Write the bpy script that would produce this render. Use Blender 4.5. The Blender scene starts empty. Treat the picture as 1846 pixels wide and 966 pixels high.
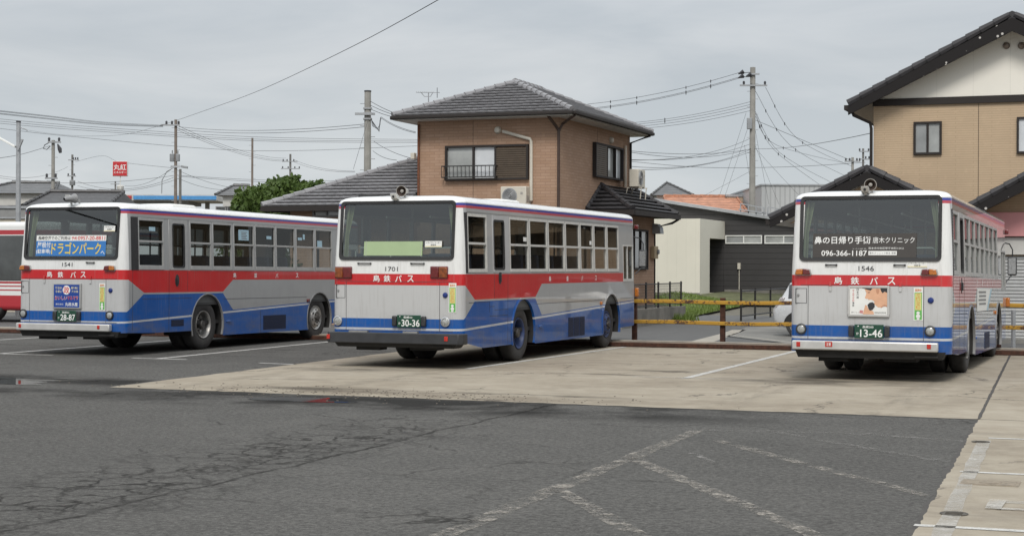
import bpy, bmesh, math, random
from mathutils import Vector, Matrix
from mathutils.geometry import tessellate_polygon

# ------------------------------------------------------------------ camera, sky, sun, exposure
SC = bpy.context.scene
COL = SC.collection
TH = math.radians(21.0)            # the yard's rows run 21 degrees off the view axis
CT, ST = math.cos(TH), math.sin(TH)
FOC, EYE, HORZ, ROLL = 2920.5, 1.768, 479.6, math.radians(0.225)
cam_d = bpy.data.cameras.new('camera')
cam_d.sensor_width = 36.0
cam_d.lens = FOC * 36.0 / 1846.0
cam_d.clip_start = 0.1
cam_d.clip_end = 5000
cam = bpy.data.objects.new('camera', cam_d)
COL.objects.link(cam)
pitch = -math.atan((483.0 - HORZ) / FOC)
cam.matrix_world = (Matrix.Translation((0, 0, EYE)) @ Matrix.Rotation(TH, 4, 'Z')
                    @ Matrix.Rotation(math.pi / 2 + pitch, 4, 'X') @ Matrix.Rotation(ROLL, 4, 'Z'))
SC.camera = cam

SUN_EL, SUN_AZ = math.radians(47), math.radians(166)   # azimuth clockwise from +y
world = bpy.data.worlds.new('World')
SC.world = world
world.use_nodes = True
wt = world.node_tree
for n in list(wt.nodes): wt.nodes.remove(n)
w_out = wt.nodes.new('ShaderNodeOutputWorld')
w_bg = wt.nodes.new('ShaderNodeBackground')
w_sky = wt.nodes.new('ShaderNodeTexSky')
w_sky.sky_type = 'NISHITA'
w_sky.sun_disc = False
w_sky.sun_elevation = SUN_EL
w_sky.sun_rotation = SUN_AZ
w_tc = wt.nodes.new('ShaderNodeTexCoord')
w_sep = wt.nodes.new('ShaderNodeSeparateXYZ')
wt.links.new(w_tc.outputs['Generated'], w_sep.inputs[0])
# overcast: brighter towards the zenith, with layered cloud
w_grad = wt.nodes.new('ShaderNodeMapRange')
w_grad.inputs['From Min'].default_value = 0.12
w_grad.inputs['From Max'].default_value = 1.0
w_grad.inputs['To Min'].default_value = 6.3
w_grad.inputs['To Max'].default_value = 15.0
wt.links.new(w_sep.outputs['Z'], w_grad.inputs['Value'])
w_low = wt.nodes.new('ShaderNodeMapRange')          # the paler band of cloud low over the roofs
for k_, v_ in (('From Min', 0.0), ('From Max', 0.13), ('To Min', 1.17), ('To Max', 1.0)): w_low.inputs[k_].default_value = v_
wt.links.new(w_sep.outputs['Z'], w_low.inputs['Value'])
w_gl = wt.nodes.new('ShaderNodeMath'); w_gl.operation = 'MULTIPLY'
wt.links.new(w_grad.outputs[0], w_gl.inputs[0]); wt.links.new(w_low.outputs[0], w_gl.inputs[1])
w_map = wt.nodes.new('ShaderNodeMapping')
w_map.inputs['Scale'].default_value = (1.0, 1.0, 4.2)
w_map.inputs['Rotation'].default_value = (0.06, -0.05, 0.3)
wt.links.new(w_tc.outputs['Generated'], w_map.inputs['Vector'])
w_noi = wt.nodes.new('ShaderNodeTexNoise')
w_noi.inputs['Scale'].default_value = 4.2
w_noi.inputs['Detail'].default_value = 6
w_noi.inputs['Roughness'].default_value = 0.55
w_noi.inputs['Distortion'].default_value = 0.4
wt.links.new(w_map.outputs[0], w_noi.inputs['Vector'])
w_ramp = wt.nodes.new('ShaderNodeValToRGB')
w_ramp.color_ramp.elements[0].position = 0.36
w_ramp.color_ramp.elements[0].color = (0.825, 0.88, 0.93, 1)
w_ramp.color_ramp.elements[1].position = 0.66
w_ramp.color_ramp.elements[1].color = (1.045, 1.075, 1.10, 1)
wt.links.new(w_noi.outputs['Fac'], w_ramp.inputs[0])
w_mul = wt.nodes.new('ShaderNodeVectorMath'); w_mul.operation = 'SCALE'
wt.links.new(w_ramp.outputs[0], w_mul.inputs[0])
wt.links.new(w_gl.outputs[0], w_mul.inputs['Scale'])
w_mix = wt.nodes.new('ShaderNodeMix'); w_mix.data_type = 'RGBA'
w_mix.inputs['Factor'].default_value = 0.9
wt.links.new(w_sky.outputs[0], w_mix.inputs['A'])
wt.links.new(w_mul.outputs[0], w_mix.inputs['B'])
wt.links.new(w_mix.outputs['Result'], w_bg.inputs['Color'])
w_bg.inputs['Strength'].default_value = 0.1
wt.links.new(w_bg.outputs[0], w_out.inputs['Surface'])

sun_d = bpy.data.lights.new('sun', 'SUN')
sun_d.energy = 2.1
sun_d.angle = math.radians(18)
sun_d.color = (1.0, 0.96, 0.9)
sun = bpy.data.objects.new('sun', sun_d)
COL.objects.link(sun)
sd = Vector((math.sin(SUN_AZ) * math.cos(SUN_EL), math.cos(SUN_AZ) * math.cos(SUN_EL), math.sin(SUN_EL)))
sun.rotation_euler = sd.to_track_quat('Z', 'Y').to_euler()
SC.view_settings.view_transform = 'Standard'
SC.view_settings.look = 'None'
SC.view_settings.exposure = 0.0
SC.view_settings.gamma = 1.0
SC.view_settings.use_curve_mapping = False
SC.cycles.max_bounces = 8
SC.cycles.transparent_max_bounces = 16
SC.cycles.caustics_reflective = False
SC.cycles.caustics_refractive = False

random.seed(11)

# ------------------------------------------------------------------ survey helpers
def at(px, py, Y):
    """yard coordinates of what the photograph shows at (px, py), Y metres down the view axis"""
    dx, dy = px - 923.0, py - HORZ
    c, s = math.cos(ROLL), math.sin(ROLL)
    a, b = (c * dx + s * dy) / FOC, (s * dx - c * dy) / FOC
    X = a * Y
    return Vector((X * CT - Y * ST, X * ST + Y * CT, EYE + b * Y))

# ------------------------------------------------------------------ object helpers
def link(o, parent=None):
    COL.objects.link(o)
    if parent is not None: o.parent = parent
    return o
def tag(o, label=None, cat=None, group=None, kind=None):
    if label: o['label'] = label
    if cat: o['category'] = cat
    if group: o['group'] = group
    if kind: o['kind'] = kind
    return o
def thing(name, label, cat, loc=(0, 0, 0), rotz=0.0, group=None):
    o = bpy.data.objects.new(name, None)
    o.empty_display_size = 0.3
    link(o)
    o.location = loc
    o.rotation_euler = (0, 0, rotz)
    return tag(o, label, cat, group)

class MB:
    """collects faces, then links them as ONE mesh object"""
    def __init__(s): s.v = []; s.f = []; s.m = []; s.mi = 0
    def add(s, vs, fs):
        b = len(s.v); s.v += [tuple(p) for p in vs]
        for f in fs: s.f.append([b + i for i in f]); s.m.append(s.mi)
        return s
    def poly(s, pts):
        pts = [Vector(p) for p in pts]
        if len(pts) <= 4: return s.add(pts, [list(range(len(pts)))])
        return s.add(pts, [list(t) for t in tessellate_polygon([pts])])
    def box(s, x0, x1, y0, y1, z0, z1):
        v = [(x0,y0,z0),(x1,y0,z0),(x1,y1,z0),(x0,y1,z0),(x0,y0,z1),(x1,y0,z1),(x1,y1,z1),(x0,y1,z1)]
        return s.add(v, [(0,3,2,1),(4,5,6,7),(0,1,5,4),(1,2,6,5),(2,3,7,6),(3,0,4,7)])
    def hexa(s, v):
        return s.add(v, [(0,3,2,1),(4,5,6,7),(0,1,5,4),(1,2,6,5),(2,3,7,6),(3,0,4,7)])
    def prism(s, pts, d):
        """flat outline (3D points) given a thickness vector d"""
        pts = [Vector(p) for p in pts]; d = Vector(d); n = len(pts)
        tri = [list(t) for t in tessellate_polygon([pts])] if n > 4 else [list(range(n))]
        s.add(pts + [p + d for p in pts], tri + [[n + i for i in reversed(t)] for t in tri]
              + [(i, (i + 1) % n, n + (i + 1) % n, n + i) for i in range(n)])
        return s
    def tube(s, pts, r, n=6, cap=True):
        pts = [Vector(p) for p in pts]; rings = []
        k = len(pts); rr = r if isinstance(r, (list, tuple)) else [r] * k
        for i, p in enumerate(pts):
            t = (pts[min(i + 1, k - 1)] - pts[max(i - 1, 0)]).normalized()
            u = Vector((0, 0, 1)) if abs(t.z) < 0.9 else Vector((1, 0, 0))
            a = t.cross(u).normalized(); b = a.cross(t)
            rings.append([p + (a * math.cos(2 * math.pi * j / n) + b * math.sin(2 * math.pi * j / n)) * rr[i] for j in range(n)])
        vs = [q for ring in rings for q in ring]
        fs = [(i * n + j, i * n + (j + 1) % n, (i + 1) * n + (j + 1) % n, (i + 1) * n + j) for i in range(k - 1) for j in range(n)]
        if cap: fs += [tuple(range(n)), tuple((k - 1) * n + j for j in range(n))]
        return s.add(vs, fs)
    def bar(s, p0, p1, w, h):
        """square bar from p0 to p1: w across, h up"""
        p0, p1 = Vector(p0), Vector(p1); t = (p1 - p0).normalized()
        u = Vector((0, 0, 1)) if abs(t.z) < 0.95 else Vector((1, 0, 0))
        a = t.cross(u).normalized() * w / 2; b = a.cross(t).normalized() * h / 2
        return s.hexa([p0-a-b, p0+a-b, p0+a+b, p0-a+b, p1-a-b, p1+a-b, p1+a+b, p1-a+b])
    def lathe(s, prof, org, axis=(0, 0, 1), n=16):
        """profile of (radius, height along axis)"""
        ax = Vector(axis).normalized(); u = Vector((0, 0, 1)) if abs(ax.z) < 0.9 else Vector((1, 0, 0))
        a = ax.cross(u).normalized(); b = a.cross(ax); org = Vector(org)
        vs = [org + ax * h + (a * math.cos(2 * math.pi * j / n) + b * math.sin(2 * math.pi * j / n)) * max(r, 1e-4) for r, h in prof for j in range(n)]
        fs = [(i * n + j, i * n + (j + 1) % n, (i + 1) * n + (j + 1) % n, (i + 1) * n + j) for i in range(len(prof) - 1) for j in range(n)]
        return s.add(vs, fs)
    def warp(s, fn, start=0):
        for i in range(start, len(s.v)): s.v[i] = tuple(fn(*s.v[i]))
        return s
    def build(s, name, mat, parent=None, bevel=0, smooth=35, seg=2):
        me = bpy.data.meshes.new(name)
        me.from_pydata(s.v, [], s.f)
        mats = mat if isinstance(mat, (list, tuple)) else [mat]
        for m in mats: me.materials.append(m)
        if len(mats) > 1: me.polygons.foreach_set('material_index', s.m)
        bm = bmesh.new(); bm.from_mesh(me)
        bmesh.ops.remove_doubles(bm, verts=bm.verts, dist=1e-5)
        bmesh.ops.recalc_face_normals(bm, faces=bm.faces)
        bm.to_mesh(me); bm.free()
        if smooth:
            me.polygons.foreach_set('use_smooth', [True] * len(me.polygons))
            me.set_sharp_from_angle(angle=math.radians(smooth))
        o = bpy.data.objects.new(name, me)
        link(o, parent)
        if bevel:
            md = o.modifiers.new('bevel', 'BEVEL'); md.width = bevel; md.segments = seg; md.limit_method = 'ANGLE'; md.angle_limit = math.radians(40)
        return o

# ------------------------------------------------------------------ material helpers
class NT:
    def __init__(s, name):
        s.mat = bpy.data.materials.new(name); s.mat.use_nodes = True
        s.t = s.mat.node_tree; s.b = s.t.nodes['Principled BSDF']; s.out = s.t.nodes['Material Output']
        s._tc = None
    def n(s, kind, **kw):
        nd = s.t.nodes.new('ShaderNode' + kind)
        for k, v in kw.items():
            if hasattr(nd, k) and k not in nd.inputs: setattr(nd, k, v)
            else: s.set(nd.inputs[k], v)
        return nd
    def set(s, sock, v):
        if isinstance(v, X): v = v.s
        if isinstance(v, bpy.types.NodeSocket): s.t.links.new(v, sock)
        else:
            if sock.type == 'RGBA' and isinstance(v, (tuple, list)) and len(v) == 3: v = (*v, 1)
            sock.default_value = v
    def coord(s, kind='Object'):
        if s._tc is None: s._tc = s.t.nodes.new('ShaderNodeTexCoord')
        return s._tc.outputs[kind]
    def xyz(s):
        sp = s.n('SeparateXYZ', Vector=s.coord()); return [X(s, sp.outputs[i]) for i in range(3)]
    def noise(s, scale, detail=4, rough=0.55, vec=None, dist=0.0, stretch=None):
        vec = vec if vec is not None else s.coord()
        if stretch: vec = s.n('Mapping', Vector=vec, Scale=stretch).outputs[0]
        nd = s.n('TexNoise', Vector=vec, Scale=scale, Detail=detail, Roughness=rough, Distortion=dist)
        return X(s, nd.outputs['Fac'])
    def ramp(s, x, stops):
        nd = s.n('ValToRGB'); s.set(nd.inputs[0], x); el = nd.color_ramp.elements
        while len(el) < len(stops): el.new(0.5)
        for e, (p, c) in zip(el, stops): e.position = p; e.color = (*c, 1) if len(c) == 3 else c
        return nd.outputs[0]
    def mix(s, f, a, b):
        nd = s.t.nodes.new('ShaderNodeMix'); nd.data_type = 'RGBA'
        s.set(nd.inputs['Factor'], f); s.set(nd.inputs[6], a); s.set(nd.inputs[7], b)
        return nd.outputs[2]
    def bump(s, h, strength=0.3, dist=0.02):
        nd = s.n('Bump', Strength=strength, Distance=dist); s.set(nd.inputs['Height'], h)
        s.set(s.b.inputs['Normal'], nd.outputs[0])
    def P(s, **kw):
        for k, v in kw.items(): s.set(s.b.inputs[k.replace('_', ' ')], v)
        return s.mat
class X:
    """arithmetic on node sockets"""
    def __init__(s, nt, sock): s.nt = nt; s.s = sock
    def op(s, o, b=0.0, c=None):
        nd = s.nt.t.nodes.new('ShaderNodeMath'); nd.operation = o
        s.nt.set(nd.inputs[0], s); s.nt.set(nd.inputs[1], b)
        if c is not None: s.nt.set(nd.inputs[2], c)
        return X(s.nt, nd.outputs[0])
    def __add__(s, b): return s.op('ADD', b)
    __radd__ = __add__
    def __sub__(s, b): return s.op('SUBTRACT', b)
    def __rsub__(s, b): return s.op('MULTIPLY', -1.0) + b
    def __mul__(s, b): return s.op('MULTIPLY', b)
    __rmul__ = __mul__
    def __gt__(s, b): return s.op('GREATER_THAN', b)
    def __lt__(s, b): return s.op('LESS_THAN', b)
    def mn(s, b): return s.op('MINIMUM', b)
    def mx(s, b): return s.op('MAXIMUM', b)
    def abs(s): return s.op('ABSOLUTE')
    def lin(s, a, b, lo=0.0, hi=1.0):
        nd = s.nt.n('MapRange', **{'From Min': a, 'From Max': b, 'To Min': lo, 'To Max': hi}); s.nt.set(nd.inputs['Value'], s)
        return X(s.nt, nd.outputs[0])

def simple(name, col, rough=0.6, metal=0.0, var=0.12, scale=6.0, coat=0.0, bump=0.0, spec=0.5):
    t = NT(name)
    n = t.noise(scale, 5, 0.6)
    lo = tuple(c * (1 - var) for c in col); hi = tuple(min(c * (1 + var), 1) for c in col)
    t.P(Base_Color=t.ramp(n, [(0.3, lo), (0.7, hi)]), Metallic=metal, Coat_Weight=coat, Coat_Roughness=0.08, Specular_IOR_Level=spec)
    t.P(Roughness=n.lin(0.2, 0.8, max(rough - 0.08, 0.02), min(rough + 0.08, 1)))
    if bump: t.bump(t.noise(scale * 8, 4), bump, 0.01)
    return t.mat
def glass(name, tint, refl=1.0, rough=0.0):
    """thin pane: tinted see-through plus a Fresnel mirror"""
    t = NT(name)
    g = t.n('NewGeometry')
    d = t.n('VectorMath', operation='DOT_PRODUCT'); t.set(d.inputs[0], g.outputs['Normal']); t.set(d.inputs[1], g.outputs['Incoming'])
    c = X(t, d.outputs['Value']).abs()
    f = ((1.0 - c).op('POWER', 5.0) * 0.92 + 0.07) * refl
    tr = t.n('BsdfTransparent', Color=(*tint, 1)); gl = t.n('BsdfGlossy', Color=(0.95, 0.97, 0.97, 1), Roughness=rough)
    m = t.n('MixShader'); t.set(m.inputs[0], f); t.t.links.new(tr.outputs[0], m.inputs[1]); t.t.links.new(gl.outputs[0], m.inputs[2])
    t.t.links.new(m.outputs[0], t.out.inputs['Surface'])
    return t.mat

# ------------------------------------------------------------------ lettering
TXT = {}
def prepare_texts(bodies):
    tmp = []
    for body, bold in bodies:
        if (body, bold) in TXT: continue
        TXT[(body, bold)] = None
        c = bpy.data.curves.new('lettering', 'FONT'); c.body = body; c.resolution_u = 3; c.offset = 0.012 if bold else 0.0
        o = bpy.data.objects.new('lettering', c); COL.objects.link(o); tmp.append((body, bold, o, c))
    dg = bpy.context.evaluated_depsgraph_get(); dg.update()
    for body, bold, o, c in tmp:
        me = bpy.data.meshes.new_from_object(o.evaluated_get(dg))
        vs = [v.co.xy[:] for v in me.vertices]; fs = [list(p.vertices) for p in me.polygons]
        x0 = min(v[0] for v in vs); x1 = max(v[0] for v in vs); y0 = min(v[1] for v in vs); y1 = max(v[1] for v in vs)
        TXT[(body, bold)] = ([((x - x0) / (x1 - x0), (y - y0) / (y1 - y0)) for x, y in vs], fs)
        bpy.data.meshes.remove(me)
    for _, _, o, c in tmp:
        bpy.data.objects.remove(o); bpy.data.curves.remove(c)
def letter(mb, body, a0, a1, b0, b1, fn, bold=True):
    """text stretched to the box a0..a1 by b0..b1 on the surface fn(a, b)"""
    vs, fs = TXT[(body, bold)]
    return mb.add([fn(a0 + (a1 - a0) * u, b0 + (b1 - b0) * w) for u, w in vs], fs)
# ------------------------------------------------------------------ shared materials
M = {}
M['alu'] = simple('window_aluminium', (0.40, 0.40, 0.39), 0.45, 0.25, 0.08, 9)
M['alu_dark'] = simple('weathered_aluminium', (0.25, 0.25, 0.25), 0.5, 0.2, 0.1, 9)
M['rubber'] = simple('black_rubber', (0.022, 0.022, 0.023), 0.6, 0, 0.2, 14)
M['black'] = simple('black_plastic', (0.03, 0.03, 0.032), 0.45, 0, 0.2, 10)
M['under'] = simple('dirty_underside', (0.02, 0.019, 0.018), 0.85, 0, 0.4, 6)
M['tyre'] = simple('tyre_rubber', (0.035, 0.033, 0.032), 0.85, 0, 0.3, 9, bump=0.2)
M['rim_steel'] = simple('galvanised_rim', (0.44, 0.43, 0.41), 0.42, 0.7, 0.25, 9)
M['rim_blue'] = simple('dull_blue_rim', (0.03, 0.05, 0.13), 0.5, 0, 0.35, 9)
M['hub'] = simple('greasy_hub', (0.07, 0.065, 0.06), 0.5, 0.4, 0.4, 20)
M['silver'] = simple('bumper_steel', (0.55, 0.54, 0.52), 0.35, 0.35, 0.08, 5)
M['bumper_black'] = simple('bumper_rubber', (0.032, 0.033, 0.036), 0.5, 0, 0.25, 4)
M['chrome'] = simple('chrome_ring', (0.6, 0.6, 0.6), 0.25, 0.8, 0.1, 9)
M['lens_red'] = simple('red_lens', (0.26, 0.018, 0.012), 0.18, 0, 0.25, 30, coat=0.6)
M['lens_amber'] = simple('amber_lens', (0.42, 0.13, 0.015), 0.18, 0, 0.25, 30, coat=0.6)
M['lens_dark'] = simple('deep_red_lens', (0.12, 0.008, 0.008), 0.15, 0, 0.3, 30, coat=0.7)
M['lens_brown'] = simple('deep_amber_lens', (0.20, 0.05, 0.008), 0.18, 0, 0.45, 18, coat=0.6)
M['lens_clear'] = simple('clear_lens', (0.34, 0.35, 0.34), 0.22, 0.1, 0.3, 40, coat=0.6)
M['reflector'] = simple('red_reflector', (0.45, 0.03, 0.02), 0.25, 0, 0.2, 30)
M['blue_cap'] = simple('blue_cap', (0.012, 0.03, 0.16), 0.3, 0, 0.1, 9)
M['seat'] = simple('seat_cloth', (0.035, 0.045, 0.075), 0.9, 0, 0.35, 12)
M['floor_in'] = simple('bus_floor', (0.05, 0.05, 0.05), 0.8)
M['lining'] = simple('cabin_lining', (0.10, 0.102, 0.098), 0.8)
M['white_rail'] = simple('handrail_white', (0.55, 0.55, 0.53), 0.4)
M['plate_green'] = simple('plate_green', (0.012, 0.06, 0.035), 0.4, 0, 0.1, 9)
M['ink_white'] = simple('white_ink', (0.78, 0.78, 0.76), 0.6, 0, 0.05)
M['ink_black'] = simple('black_ink', (0.03, 0.03, 0.035), 0.6, 0, 0.05)
M['ink_grey'] = simple('grey_ink', (0.2, 0.2, 0.2), 0.6, 0, 0.1)
M['ink_red'] = simple('red_ink', (0.55, 0.025, 0.025), 0.6, 0, 0.05)
M['ink_yellow'] = simple('yellow_ink', (0.75, 0.55, 0.06), 0.6, 0, 0.05)
M['ink_orange'] = simple('orange_ink', (0.7, 0.22, 0.03), 0.6, 0, 0.05)
M['paper_white'] = simple('white_sticker', (0.74, 0.74, 0.71), 0.5, 0, 0.04)
M['paper_cream'] = simple('cream_sticker', (0.72, 0.66, 0.45), 0.5, 0, 0.05)
M['paper_blue'] = simple('pale_blue_sticker', (0.36, 0.52, 0.60), 0.5, 0, 0.06)
M['ad_blue'] = simple('advert_blue', (0.035, 0.17, 0.45), 0.5, 0, 0.06)
M['board_blue'] = simple('board_blue', (0.012, 0.055, 0.28), 0.4, 0, 0.08)
M['ad_brown'] = simple('advert_brown', (0.05, 0.044, 0.04), 0.5, 0, 0.06)
M['sheet_green'] = simple('sheet_back_green', (0.34, 0.44, 0.25), 0.6, 0, 0.06, 3)
M['stick_green'] = simple('sticker_green', (0.13, 0.42, 0.10), 0.5, 0, 0.08)
M['stick_yellow'] = simple('sticker_yellow', (0.62, 0.60, 0.22), 0.5, 0, 0.1)
M['skin'] = simple('poster_skin', (0.66, 0.38, 0.24), 0.6, 0, 0.08, 12)
M['skin_shade'] = simple('poster_skin_deep', (0.50, 0.25, 0.15), 0.6, 0, 0.08, 12)
M['horn'] = simple('speaker_grey', (0.36, 0.34, 0.31), 0.5, 0.1, 0.15, 9)
M['horn_in'] = simple('speaker_throat', (0.055, 0.038, 0.03), 0.6, 0, 0.2, 9)
M['curtain'] = simple('faded_curtain', (0.42, 0.42, 0.27), 0.9, 0, 0.12, 5)
M['seam'] = simple('panel_gap', (0.05, 0.05, 0.055), 0.8, 0, 0.1)
M['grille'] = simple('grille_blue', (0.009, 0.017, 0.05), 0.7, 0, 0.3, 30)
M['side_glass'] = glass('tinted_side_glass', (0.60, 0.63, 0.62), 0.8)
M['side_glass_top'] = glass('tinted_upper_glass', (0.17, 0.185, 0.185), 0.65)
M['rear_glass'] = glass('tinted_rear_glass', (0.56, 0.64, 0.61), 1.8)

def bus_paint(name, c):
    """hand-painted livery: silver, a red belt that widens over the rear door, blue skirt, pinstripe, roof stripes"""
    t = NT(name); x, y, z = t.xyz()
    bt, bb, bl, kb = c['bt'], c['bb'], c['bl'], c['kb']
    k1, k2a, k2b = c['k1'], c['k2a'], c['k2b']
    down = y.lin(0.14, k1, bb, kb); up = y.lin(k2a, k2b, kb, bb)
    low = down.mx(up)
    red = (z > low) * (z < bt) * (y < c['red_end'])
    line = y * c['slope'] + c['wl']
    edge = (line + 0.040).mx(y.lin(-0.1, 0.1, bl, 0.0))
    hump = y.lin(0.10, k1 - 0.02, bl, kb - 0.032).mn(y.lin(k2a, k2b - 0.02, kb - 0.032, 0.85))
    edge = edge.mx(hump * (y < k2b))
    pin = ((z - line).abs() < 0.019)
    blue = (z < edge) * (1.0 - pin)
    pin = pin.mx((z < edge + 0.0) * 0.0)
    white = (z > 2.845).mx((y < 0.16) * (z > bt))
    sb = (z > 2.803) * (z < 2.845); sr = (z > 2.757) * (z < 2.803)
    n = t.noise(1.7, 5, 0.6); n2 = t.noise(24, 4, 0.6)
    silver = t.ramp(n, [(0.25, tuple(v * 0.93 for v in c['silver'])), (0.75, tuple(v * 1.05 for v in c['silver']))])
    col = t.mix((y < 0.16) * 0.8, silver, (0.50, 0.50, 0.497))
    col = t.mix(white, col, t.ramp(n, [(0.3, (0.70, 0.70, 0.685)), (0.7, (0.78, 0.78, 0.765))]))
    col = t.mix(pin, col, (0.50, 0.51, 0.53))
    col = t.mix(blue, col, t.ramp(n, [(0.3, (0.003, 0.072, 0.29)), (0.7, (0.004, 0.088, 0.345))]))
    col = t.mix(red, col, t.ramp(n, [(0.3, (0.47, 0.012, 0.016)), (0.7, (0.54, 0.017, 0.020))]))
    col = t.mix(sb, col, (0.03, 0.05, 0.30)); col = t.mix(sr, col, (0.45, 0.06, 0.08))
    # road grime along the skirt: splashes with a ragged outline
    grime = t.noise(3.0, 8, 0.7, stretch=(1, 0.6, 2.2)).lin(0.42, 0.70, 0, 0.62) * z.lin(0.35, 1.1, 1, 0)
    col = t.mix(grime, col, (0.13, 0.12, 0.10))
    streak = t.noise(5, 4, 0.65, stretch=(5, 5, 0.3)).lin(0.52, 0.74, 0, 0.26)
    col = t.mix(streak, col, (0.22, 0.20, 0.17))
    drip = t.noise(16, 3, 0.6, stretch=(5, 5, 0.12)).lin(0.58, 0.74, 0, 0.24) * z.lin(1.2, 1.9, 0, 1) * (y < 0.3)
    col = t.mix(drip, col, (0.25, 0.22, 0.18))
    chip = (t.noise(26, 4, 0.7) > 0.74) * 0.4
    col = t.mix(chip, col, (0.12, 0.10, 0.085))
    t.P(Base_Color=col, Metallic=0.0, Specular_IOR_Level=0.3, Coat_Weight=c['coat'], Coat_Roughness=0.03)
    t.P(Roughness=n2.lin(0.2, 0.8, 0.28, 0.42))
    t.bump(t.noise(0.9, 1, 0.3, stretch=(1, 1, 2.0)) + t.noise(2.3, 1, 0.3, stretch=(0.6, 0.6, 1.3)) * 0.35, 0.5, c['wobble'])
    return t.mat

W2 = 1.24
ZR = [0.45, 0.75, 1.25, 1.30]
def halfw(z):
    return W2 if z <= 1.67 else W2 - 0.028 * (z - 1.67) if z < 2.85 else W2 - 0.033
def yrear(z):
    return 0.0 if z <= 1.76 else 0.095 * (z - 1.76) / 1.1 if z < 2.86 else 0.095
def arc(yc, zc, r, z0, n=14):
    a0 = math.asin(max(-1, min(1, (z0 - zc) / r)))
    return [(yc - r * math.cos(a), zc + r * math.sin(a)) for a in [a0 + (math.pi - 2 * a0) * i / n for i in range(n + 1)]]

def bus_shell(c, paint, root):
    L = c['L']; wins = c['wins']; zs, zt = c['zs'], c['zt']
    ys = sorted(set([0.16] + [v for w in wins for v in w[:2]] + [L - 0.25]))
    if c.get('cab'): ys = sorted(set(ys + list(c['cab'][:2])))
    rows = sorted(set([0.45, 0.75, 1.30, zs, 1.885, zt, 2.757, 2.845, 2.862] + ([c['cab'][2], c['cab'][3]] if c.get('cab') else [1.25])))
    top = [(2.862, 0.0), (2.905, 0.03), (2.937, 0.085), (2.958, 0.17), (2.976, 0.32), (2.99, 0.6), (2.996, 0.95)]
    def ring(z, ins):
        w = halfw(z) - ins; r0 = yrear(z) + ins * 0.75; r1 = L - (0.03 if z > 1.3 else 0) - ins * 0.6
        ra = max(0.16 - ins * 0.1, 0.05) if ins < 0.5 else 0.05; rf = max(0.25 - ins * 0.2, 0.05) if ins < 0.5 else 0.05
        k = w / W2
        p = [(x * (w - ra) / (W2 - 0.16), r0) for x in (-1.08, -1.055, 0.0, 1.055, 1.08)]
        for i in range(1, 6): a = math.radians(90 * i / 6); p.append((w - ra + ra * math.sin(a), r0 + ra - ra * math.cos(a)))
        for y in ys: p.append((w, min(max(y, r0 + ra), r1 - rf)))
        for i in range(1, 6): a = math.radians(90 * i / 6); p.append((w - rf + rf * math.cos(a), r1 - rf + rf * math.sin(a)))
        p += [(x * (w - rf) / (W2 - 0.25), r1) for x in (0.99, 0.95, 0.0, -0.95, -0.99)]
        for i in range(1, 6): a = math.radians(90 * i / 6); p.append((-(w - rf + rf * math.sin(a)), r1 - rf + rf * math.cos(a)))
        for y in reversed(ys): p.append((-w, min(max(y, r0 + ra), r1 - rf)))
        for i in range(1, 6): a = math.radians(90 * i / 6); p.append((-(w - ra + ra * math.cos(a)), r0 + ra - ra * math.sin(a)))
        return [(x, y, z) for x, y in p]
    lv = [(z, 0.0) for z in rows if z < 2.8621] + [(z, i) for z, i in top[1:]]
    rings = [ring(z, i) for z, i in lv]; n = len(rings[0]); ny = len(ys)
    mb = MB(); S0 = 10; F0 = S0 + ny + 5; B0 = F0 + 5 + 5  # right side starts at index S0 (column S0..S0+ny-1)
    vs = [p for r in rings for p in r]; fs = []
    for k in range(len(lv) - 1):
        z0, z1 = lv[k][0], lv[k + 1][0]
        for j in range(n):
            jn = (j + 1) % n; zc = (z0 + z1) / 2; skip = False
            if 1 <= j <= 2 and 1.885 < zc < 2.862: skip = True                   # rear window
            side = None
            if S0 <= j < S0 + ny - 1: side = (ys[j - S0], ys[j - S0 + 1], 1)
            if B0 <= j < B0 + ny - 1: i = j - B0; side = (ys[ny - 1 - i - 1], ys[ny - 1 - i], -1)
            if side:
                ym = (side[0] + side[1]) / 2
                if zc < 1.30: skip = True                                          # flat lower panels follow
                if zs < zc < zt and any(w[0] < ym < w[1] and w[2] in ('w', 'd') for w in wins): skip = True
                if c.get('cab') and side[2] == 1 and c['cab'][0] < ym < c['cab'][1] and c['cab'][2] < zc < c['cab'][3]: skip = True
            if F0 + 1 <= j <= F0 + 2 and 1.30 < zc < zt: skip = True  # windscreen
            if not skip: fs.append((k * n + j, k * n + jn, (k + 1) * n + jn, (k + 1) * n + j))
    fs.append(tuple((len(lv) - 1) * n + j for j in range(n)))
    mb.add(vs, fs)
    # lower side panels with wheel arches and, on the cab side, the dropped driver's window
    for sx in (1, -1):
        (yr, ar), (yf, af) = c['arches']
        zr, zm, zf = c['zbot']
        a1 = arc(yr, c['axz'] + 0.02, ar, zr, 16); a2 = arc(yf, c['axz'] + 0.02, af, zm, 16)
        a1[-1] = (yr + ar, zm)
        a2[-1] = (yf + af * 0.98, zf)
        pts = [(0.16, 0.45)] + ([(0.95, zr)] if zr < 0.44 else []) + a1 + a2 + [(L - 0.25, zf + 0.02), (L - 0.25, 1.30)]
        if sx == 1 and c.get('cab') and c['cab'][2] < 1.30: pass
        pts.append((0.16, 1.30))
        q = [Vector((y, z, 0)) for y, z in pts]
        mb.add([(sx * W2, y, z) for y, z in pts], [list(t) for t in tessellate_polygon([q])])
    # skirt under the rounded corners
    # panel gaps (slot 1), flush strips 2 mm proud
    mb.mi = 1
    def vs_rear(x, z0, z1): mb.box(x - 0.004, x + 0.004, -0.002, 0.01, z0, z1)
    def hs_rear(x0, x1, z): mb.box(x0, x1, -0.002, 0.01, z - 0.004, z + 0.004)
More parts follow.
